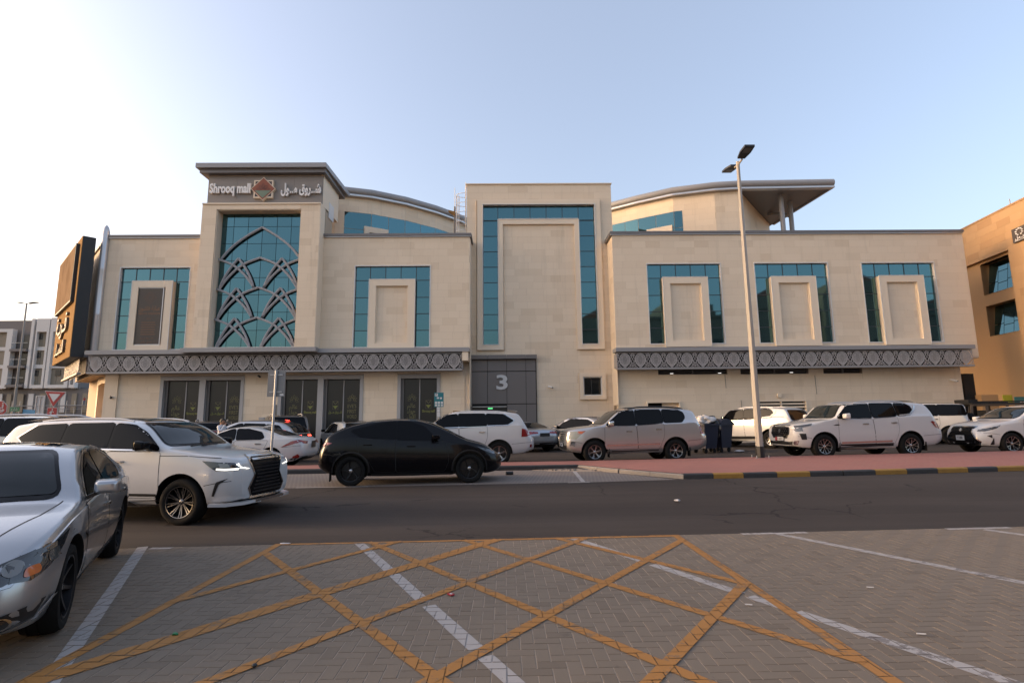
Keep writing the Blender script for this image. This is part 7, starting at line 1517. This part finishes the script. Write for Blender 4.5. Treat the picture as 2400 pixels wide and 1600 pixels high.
b = MB(); b.prism([(-22.80, 26.98, 3.26), (-21.74, 26.98, 3.20), (-22.30, 26.98, 2.44)], (0, 0.02, 0)); b.build('rim', M['signwhite'], gw); b = MB(); b.prism([(-22.76, 26.965, 3.235), (-21.78, 26.965, 3.18), (-22.30, 26.965, 2.48)], (0, 0.02, 0)); b.build('border', M['signred'], gw); b = MB(); b.prism([(-22.57, 26.955, 3.12), (-22.0, 26.955, 3.09), (-22.30, 26.955, 2.70)], (0, 0.02, 0)); b.build('centre', M['signwhite'], gw)
MB().tube([(-22.3, 27.04, 0), (-22.3, 27.04, 3.2)], 0.035, 8).build('post', M['galv'], gw); MB().box(-22.56, -22.07, 26.97, 26.99, 1.95, 2.44).build('walk_rim', M['signwhite'], gw); MB().box(-22.54, -22.09, 26.955, 26.975, 1.97, 2.42).build('walk_plate', M['signred'], gw)
for pts, w in (([(-22.33, 2.28), (-22.36, 2.14)], 0.07), ([(-22.36, 2.14), (-22.44, 2.0)], 0.04), ([(-22.36, 2.14), (-22.28, 2.0)], 0.04), ([(-22.33, 2.27), (-22.22, 2.20)], 0.03), ([(-22.33, 2.27), (-22.45, 2.17)], 0.03), ([(-22.30, 2.36), (-22.30, 2.31)], 0.06)): b = MB(); b.bar([(x, 26.95, z) for x, z in pts], w, 0.006, (0, 1, 0)); b.build('walker_limb', M['signwhite'], gw)
sn = thing('street_name_sign', (-28.5, 32.0, 0), 'green street name sign with white Arabic lettering beside the stop sign', 'sign'); MB().tube([(-28.9, 32.03, 0), (-28.9, 32.03, 2.7)], 0.03, 8).build('post', M['galv'], sn); MB().box(-28.92, -28.38, 31.97, 32.0, 2.40, 2.65).build('plate', M['signgreen'], sn); text_on('lettering', 'ﻉﺭﺎﺷ', 0.2, 0.005, (-28.65, 31.96, 2.53), M['signwhite'], sn, w=0.36)
sn = thing('blue_direction_sign', (-27.9, 32.2, 0), 'pale blue direction plate between the stop and give-way signs', 'sign'); MB().tube([(-27.95, 32.22, 0), (-27.95, 32.22, 2.5)], 0.03, 8).build('post', M['galv'], sn); MB().prism([(-28.33, 32.17, 2.52), (-28.33, 32.17, 2.26), (-27.62, 32.17, 2.26), (-27.62, 32.17, 2.47)], (0, 0.02, 0)).build('plate', M['signblue'], sn)
ww = thing('window_unit', (-34.05, 40, 0), 'white framed four-pane glazed unit standing behind the give-way sign', 'window'); b = MB(); frame_rects(b, -34.38, -33.72, 0.2, 3.76, 0.07, 39.96, 40.04); b.build('frame', M['abwhite'], ww); MB().box(-34.07, -34.03, 39.97, 40.03, 0.27, 3.69).box(-34.31, -33.79, 39.975, 40.025, 3.05, 3.10).box(-34.31, -33.79, 39.975, 40.025, 2.42, 2.47).build('glazing_bar', M['abwhite'], ww); MB().box(-34.31, -33.79, 40.03, 40.035, 0.27, 3.69).build('pane', M['signwhite'], ww)
# waste bins
def bin_(name, label, loc, rz, lidopen):
    t_ = thing(name, loc, label, 'bin', rz=R(rz)); 
    def add(b, nm, m, **k): o = bpy.data.objects.new(nm, b.mesh(nm, m, **k)); link(o, t_); return o
    M.setdefault('binblue', mat('navy_plastic', (0.008, 0.010, 0.028), 0.55))
    b = MB(); bt, tp = (0.30, 0.36, 0.20), (0.40, 0.45, 1.18)
    v = [(-bt[0], -bt[1], bt[2]), (bt[0], -bt[1], bt[2]), (bt[0], bt[1], bt[2]), (-bt[0], bt[1], bt[2]), (-tp[0], -tp[1], tp[2]), (tp[0], -tp[1], tp[2]), (tp[0], tp[1], tp[2]), (-tp[0], tp[1], tp[2])]
    b.v = v; b.f = [(0, 3, 2, 1), (0, 1, 5, 4), (1, 2, 6, 5), (2, 3, 7, 6), (3, 0, 4, 7), (4, 5, 6, 7)]; b.m = [0]*6; add(b, 'container', M['binblue'])
    b = MB(); frame_rects(b, -0.44, 0.44, 0, 0, 0.0, 0, 0); b = MB(); b.box(-0.44, 0.44, -0.49, -0.44, 1.14, 1.22).box(-0.44, 0.44, 0.44, 0.49, 1.14, 1.22).box(-0.46, -0.40, -0.44, 0.44, 1.14, 1.22).box(0.40, 0.46, -0.44, 0.44, 1.14, 1.22); add(b, 'rim', M['binblue'])
    for dx in (-0.24, 0.24):
        for dy in (-0.28, 0.28): b = MB(); b.lathe([(0.0, -0.03), (0.085, -0.03), (0.10, -0.015), (0.10, 0.015), (0.085, 0.03), (0.0, 0.03)], (dx, dy, 0.10), 'y', 14); add(b, 'caster', M['rubber'], smooth=True)
    b = MB(); pts = [(-0.44, 0.47, 0.75), (-0.44, 0.49, 1.22), (0.44, 0.49, 1.22), (0.44, 0.47, 0.75)] if lidopen else [(-0.44, 0.47, 1.22), (-0.25, 0.47, 1.36), (0, 0.47, 1.41), (0.25, 0.47, 1.36), (0.44, 0.47, 1.22)]
    b.prism(pts, (0, 0.10 if lidopen else -0.94, 0)); add(b, 'lid', M['binblue']); return t_
bin_('waste_bin', 'navy wheeled waste bin heaped with white rubbish bags', (8.42, 22.9, LANE(9)), 24, True); bin_('waste_bin', 'navy wheeled waste bin with closed domed lid between bags and parked white wagon', (9.28, 23.5, LANE(9)), 30, False)
def blob(name, label, loc, sc_, m, cat, seed, n=3, rough=0.3, kind=None):
    bm = bmesh.new(); bmesh.ops.create_icosphere(bm, subdivisions=n, radius=1.0); r_ = random.Random(seed); fr = [(Vector((r_.gauss(0, 1), r_.gauss(0, 1), r_.gauss(0, 1)))*2.2, r_.random()*6) for _ in range(7)]
    for v in bm.verts:
        k = 1+rough*sum(math.sin(v.co.dot(f_)+ph) for f_, ph in fr)/4; v.co = Vector((v.co.x*sc_[0], v.co.y*sc_[1], max(-0.8, v.co.z)*sc_[2]))*k
    zmin = min(v.co.z for v in bm.verts)
    for v in bm.verts: v.co.z -= zmin
    me = bpy.data.meshes.new(name); bm.to_mesh(me); bm.free(); me.materials.append(m); me.polygons.foreach_set('use_smooth', [True]*len(me.polygons)); me.set_sharp_from_angle(angle=R(40))
    o = bpy.data.objects.new(name, me); link(o); o.location = loc; return tag(o, label, cat)
M['bagwhite'] = mat('white_bag', (0.55, 0.53, 0.52), 0.35); M['bagblack'] = mat('black_bag', (0.012, 0.012, 0.013), 0.3)
for k, (x, y, z, a, q, m_, lb) in enumerate(((8.20, 22.62, 1.26, 0.19, 0.15, 'bagwhite', 'knotted white rubbish bag at the left rim of the open navy bin'), (8.50, 22.60, 1.30, 0.22, 0.13, 'bagwhite', 'crumpled white sack lying across the open navy bin'), (8.36, 22.72, 1.46, 0.20, 0.10, 'bagwhite', 'topmost white plastic bag on the heap in the navy bin'), (8.62, 22.78, 1.40, 0.24, 0.14, 'bagblack', 'black rubbish sack on the heap behind the white bags'), (8.92, 22.9, 0.75, 0.22, 0.40, 'bagblack', 'black rubbish bag bulging between the two navy bins'), (8.05, 22.8, 1.20, 0.16, 0.12, 'bagblack', 'black sack slumped over the left rim of the open navy bin'))):
    blob('rubbish_bag', lb, (x, y, z), (a, a*0.85, q), M[m_], 'bag', 20+k, rough=0.75)
blob('cardboard_scrap', 'brown cardboard scrap on the heap of rubbish bags', (8.5, 22.75, 1.60), (0.16, 0.12, 0.05), M['logo_cream'], 'cardboard', 12, 2, 0.4); blob('white_cloth', 'white bag torn open on the lane beside the navy bins', (9.9, 22.9, LANE(10)), (0.22, 0.12, 0.05), M['bagwhite'], 'bag', 5, 2, 0.5)
# litter
M['greenlit'] = mat('green_wrapper', (0.01, 0.16, 0.05), 0.4); M['redlit'] = mat('red_pack', (0.35, 0.02, 0.03), 0.4)
blob('crumpled_tissue', 'crumpled white tissue on the dark road surface', (3.49, 11.2, -0.12), (0.06, 0.045, 0.025), M['bagwhite'], 'litter', 1, 2, 0.5); blob('paper_scrap', 'torn white paper scrap by the corner of the yellow box', (-3.1, 7.92, PZ+0.002), (0.07, 0.03, 0.008), M['bagwhite'], 'litter', 2, 2, 0.5)
blob('green_wrapper', 'crumpled green wrapper on the grey pavers', (-2.66, 4.64, PZ+0.004), (0.026, 0.018, 0.012), M['greenlit'], 'litter', 6, 2, 0.5); blob('litter_lump', 'small black lump of litter on the yellow hatching', (-1.75, 4.03, PZ+0.006), (0.018, 0.018, 0.014), M['bagblack'], 'litter', 7, 2, 0.15)
b = MB(); b.box(-0.035, 0.035, -0.02, 0.02, 0, 0.012); o = bpy.data.objects.new('red_packet', b.mesh('red_packet', M['redlit'])); link(o); o.location = (-0.54, 5.54, PZ+0.006); o.rotation_euler = (0, 0, R(-50)); tag(o, 'flattened red cigarette packet on the grey pavers', 'litter'); o2 = bpy.data.objects.new('packet_label', MB().box(-0.012, 0.016, -0.012, 0.012, 0.012, 0.0128).mesh('packet_label', M['bagwhite'])); link(o2, o)
for k, (x, y) in enumerate(((2.19, 5.12), (3.60, 5.56), (3.21, 4.40))): o = MB().tube([(x-0.03, y+0.005, PZ+0.012), (x+0.03, y-0.01, PZ+0.012)], 0.006, 6).build('cigarette_end', M['bagwhite']); tag(o, ['cigarette end beside the yellow crossing lines', 'cigarette end beside the stained pavers', 'cigarette end near the broad white bay line'][k], 'litter')
b = MB().tube([(0.02, 15.7, 0.06), (0.22, 15.75, 0.06)], 0.05, 10).build('drink_can', M['black']); tag(b, 'black drink can lying by the front of the black fastback', 'litter')
for k in range(26):
    pass
b = MB(); r_ = random.Random(9)
for k in range(140):
    x, y = r_.gauss(2.3, 0.5), r_.gauss(17.0, 0.18); s_ = r_.uniform(0.01, 0.035); b.box(x-s_, x+s_, y-s_*0.6, y+s_*0.6, 0.02, 0.02+s_)
o = b.build('gravel_debris', M['kerb']); o['kind'] = 'stuff'; o['label'] = 'loose gravel and leaf debris in the kerb corner'

# ================================================================ PEOPLE
def skin_figure(name, joints, edges, root, m):
    me = bpy.data.meshes.new(name); me.from_pydata([j[0] for j in joints], edges, []); o = bpy.data.objects.new(name, me); COL.objects.link(o)
    sk = o.modifiers.new('skin', 'SKIN'); sk.use_smooth_shade = True
    for k, j_ in enumerate(joints): d = me.skin_vertices[0].data[k]; r = j_[1]; d.radius = (r, r) if not isinstance(r, tuple) else r; d.use_root = (k == root)
    ss = o.modifiers.new('sub', 'SUBSURF'); ss.levels = 2; ss.render_levels = 2
    m2 = bpy.data.meshes.new_from_object(o.evaluated_get(bpy.context.evaluated_depsgraph_get())); bpy.data.objects.remove(o); m2.materials.clear()
    for x in (m if isinstance(m, list) else [m]): m2.materials.append(x)
    return m2
M['skin'] = mat('skin', (0.30, 0.165, 0.105), 0.55); M['tshirt'] = weathered('white_tshirt', (0.55, 0.55, 0.57), 0.06, 8, 0.85, 0.2); M['trouser'] = mat('dark_trousers', (0.02, 0.022, 0.03), 0.8); M['hair'] = mat('dark_hair', (0.010, 0.008, 0.007), 0.7); M['eye'] = mat('eye', (0.02, 0.015, 0.012), 0.2)
def person(name, label, loc, rz, top, trousers, pose, sc_=1.0):
    t_ = thing(name, loc, label, 'person', rz=R(rz)); t_.scale = (sc_,)*3
    J = [((0, 0, 0.95), 0.13), ((0, 0, 1.12), 0.125), ((0, 0.01, 1.30), (0.15, 0.125)), ((0, 0.005, 1.43), (0.115, 0.10)), ((0.015, 0, 1.50), 0.055), ((0.02, 0, 1.56), 0.055),
         ((0, 0.17, 1.41), 0.065), ((0, -0.17, 1.41), 0.065), ((0, 0.10, 0.90), 0.095), ((0.01, 0.105, 0.50), 0.062), ((-0.02, 0.11, 0.10), 0.045), ((0.12, 0.12, 0.04), 0.04), ((0, -0.10, 0.90), 0.095), ((0.01, -0.105, 0.50), 0.062), ((-0.02, -0.11, 0.10), 0.045), ((0.12, -0.12, 0.04), 0.04)]
    E = [(0, 1), (1, 2), (2, 3), (3, 4), (4, 5), (3, 6), (3, 7), (0, 8), (8, 9), (9, 10), (10, 11), (0, 12), (12, 13), (13, 14), (14, 15)]
    for sg, (el, wr) in zip((1, -1), pose):
        b0 = len(J); sh = 6 if sg > 0 else 7; J += [(el, 0.046), (wr, 0.032)]; E += [(sh, b0), (b0, b0+1)]
        d = (Vector(wr)-Vector(el)).normalized(); side_ = d.cross(Vector((0, 0, 1))); side_ = side_.normalized() if side_.length > 0.1 else Vector((0, 1, 0)); pm_ = Vector(wr)+d*0.05
        J.append((tuple(pm_), 0.03)); E.append((b0+1, b0+2))
        for q, ln in ((-0.028, 0.075), (-0.009, 0.085), (0.009, 0.08), (0.027, 0.065)):
            f0 = len(J); J += [(tuple(pm_+side_*q+d*0.035), 0.010), (tuple(pm_+side_*q*1.1+d*(0.035+ln*0.5)), 0.009), (tuple(pm_+side_*q+d*(0.03+ln)*0.9+Vector((0.012, 0, -0.012))), 0.0075)]; E += [(b0+2, f0), (f0, f0+1), (f0+1, f0+2)]
        f0 = len(J); J += [(tuple(Vector(wr)+side_*0.045+d*0.04), 0.010), (tuple(Vector(wr)+side_*0.055+d*0.075), 0.009)]; E += [(b0+1, f0), (f0, f0+1)]
    me = skin_figure('body', J, E, 0, [M['skin'], top, trousers, M['black']])
    for p in me.polygons:
        c_ = p.center; arm = abs(c_.y) > 0.19 or c_.x > 0.17
        if c_.z < 0.085: p.material_index = 3
        elif c_.z < 0.97 and not (abs(c_.y) > 0.20): p.material_index = 2
        elif c_.z < 1.475 and (not arm or c_.z > 1.26): p.material_index = 1
    o = bpy.data.objects.new('body', me); link(o, t_)
    # head: shaped sphere with brow, nose, chin; separate hair, eyes, ears
    bm = bmesh.new(); bmesh.ops.create_uvsphere(bm, u_segments=28, v_segments=20, radius=1.0)
    for v in bm.verts:
        x, y, z = v.co; w = 1-0.18*max(0, -z)**1.5; fx_ = x*(0.098 if x > 0 else 0.105)*w; fy = y*0.076*(1-0.25*max(0, -z)**2); fz = z*0.118
        if x > 0.5 and abs(y) < 0.22 and -0.35 < z < 0.15: fx_ += 0.022*(1-abs(y)/0.22)*(1-abs(z+0.15)/0.3 if abs(z+0.15) < 0.3 else 0)
        if x > 0.4 and z < -0.6: fx_ += 0.012
        if x > 0.7 and 0.05 < z < 0.2 and abs(y) > 0.2: fx_ -= 0.006
        if x > 0.6 and -0.52 < z < -0.40: fx_ -= 0.005
        v.co = (fx_, fy, fz)
    hm = bpy.data.meshes.new('head'); bm.to_mesh(hm); bm.free(); hm.materials.append(M['skin']); hm.polygons.foreach_set('use_smooth', [True]*len(hm.polygons)); h = bpy.data.objects.new('head', hm); link(h, t_); h.location = (0.035, 0, 1.605); h.rotation_euler = (0, R(10), 0)
    bm = bmesh.new(); bmesh.ops.create_uvsphere(bm, u_segments=28, v_segments=20, radius=1.0); bmesh.ops.delete(bm, geom=[v for v in bm.verts if v.co.z < -0.35 or (v.co.x > 0.35 and v.co.z < 0.45) or (v.co.x > 0.05 and v.co.z < 0.0)], context='VERTS')
    for v in bm.verts: n_ = 1.05+0.02*math.sin(v.co.x*40)*math.cos(v.co.y*37); v.co = (v.co.x*0.108*n_, v.co.y*0.082*n_, v.co.z*0.126*n_)
    hm = bpy.data.meshes.new('hair'); bm.to_mesh(hm); bm.free(); hm.materials.append(M['hair']); hm.polygons.foreach_set('use_smooth', [True]*len(hm.polygons)); hr = bpy.data.objects.new('hair', hm); link(hr, h)
    for sg in (1, -1):
        e = MB(); e.lathe([(0.0, -0.006), (0.010, -0.002), (0.012, 0.004), (0.0, 0.008)], (0.088, sg*0.030, 0.012), 'x', 10); o = bpy.data.objects.new('eye', e.mesh('eye', M['eye'], smooth=True)); link(o, h)
        e = MB(); e.lathe([(0.0, -0.004), (0.018, 0.0), (0.022, 0.010), (0.0, 0.014)], (-0.005, sg*0.072, -0.01), 'y', 10); o = bpy.data.objects.new('ear', e.mesh('ear', M['skin'], smooth=True)); link(o, h)
    m_ = MB(); m_.bar([(0.090, -0.022, -0.052), (0.096, 0, -0.050), (0.090, 0.022, -0.052)], 0.010, 0.006, (1, 0, 0)); o = bpy.data.objects.new('mouth', m_.mesh('mouth', M['logo_red'])); link(o, h)
    return t_
person('person', 'man in white t-shirt standing between parked cars with one hand at his mouth', (-10.75, 20.75, LANE(-9)), -12, M['tshirt'], M['trouser'], [((0.02, 0.24, 1.15), (0.10, 0.22, 0.92)), ((0.14, -0.24, 1.22), (0.17, -0.08, 1.44))], 1.0)
M['vest'] = mat('red_vest', (0.30, 0.03, 0.03), 0.7); M['denim'] = mat('blue_trousers', (0.05, 0.09, 0.16), 0.8)
wk = person('person', 'worker in red vest and blue trousers standing on the scaffold of the apartment block', (-51.75*KB, YB-1.5, zk(4.0)), -70, M['vest'], M['denim'], [((0.15, 0.22, 1.30), (0.32, 0.18, 1.45)), ((0.12, -0.22, 1.25), (0.30, -0.15, 1.35))], 1.0)
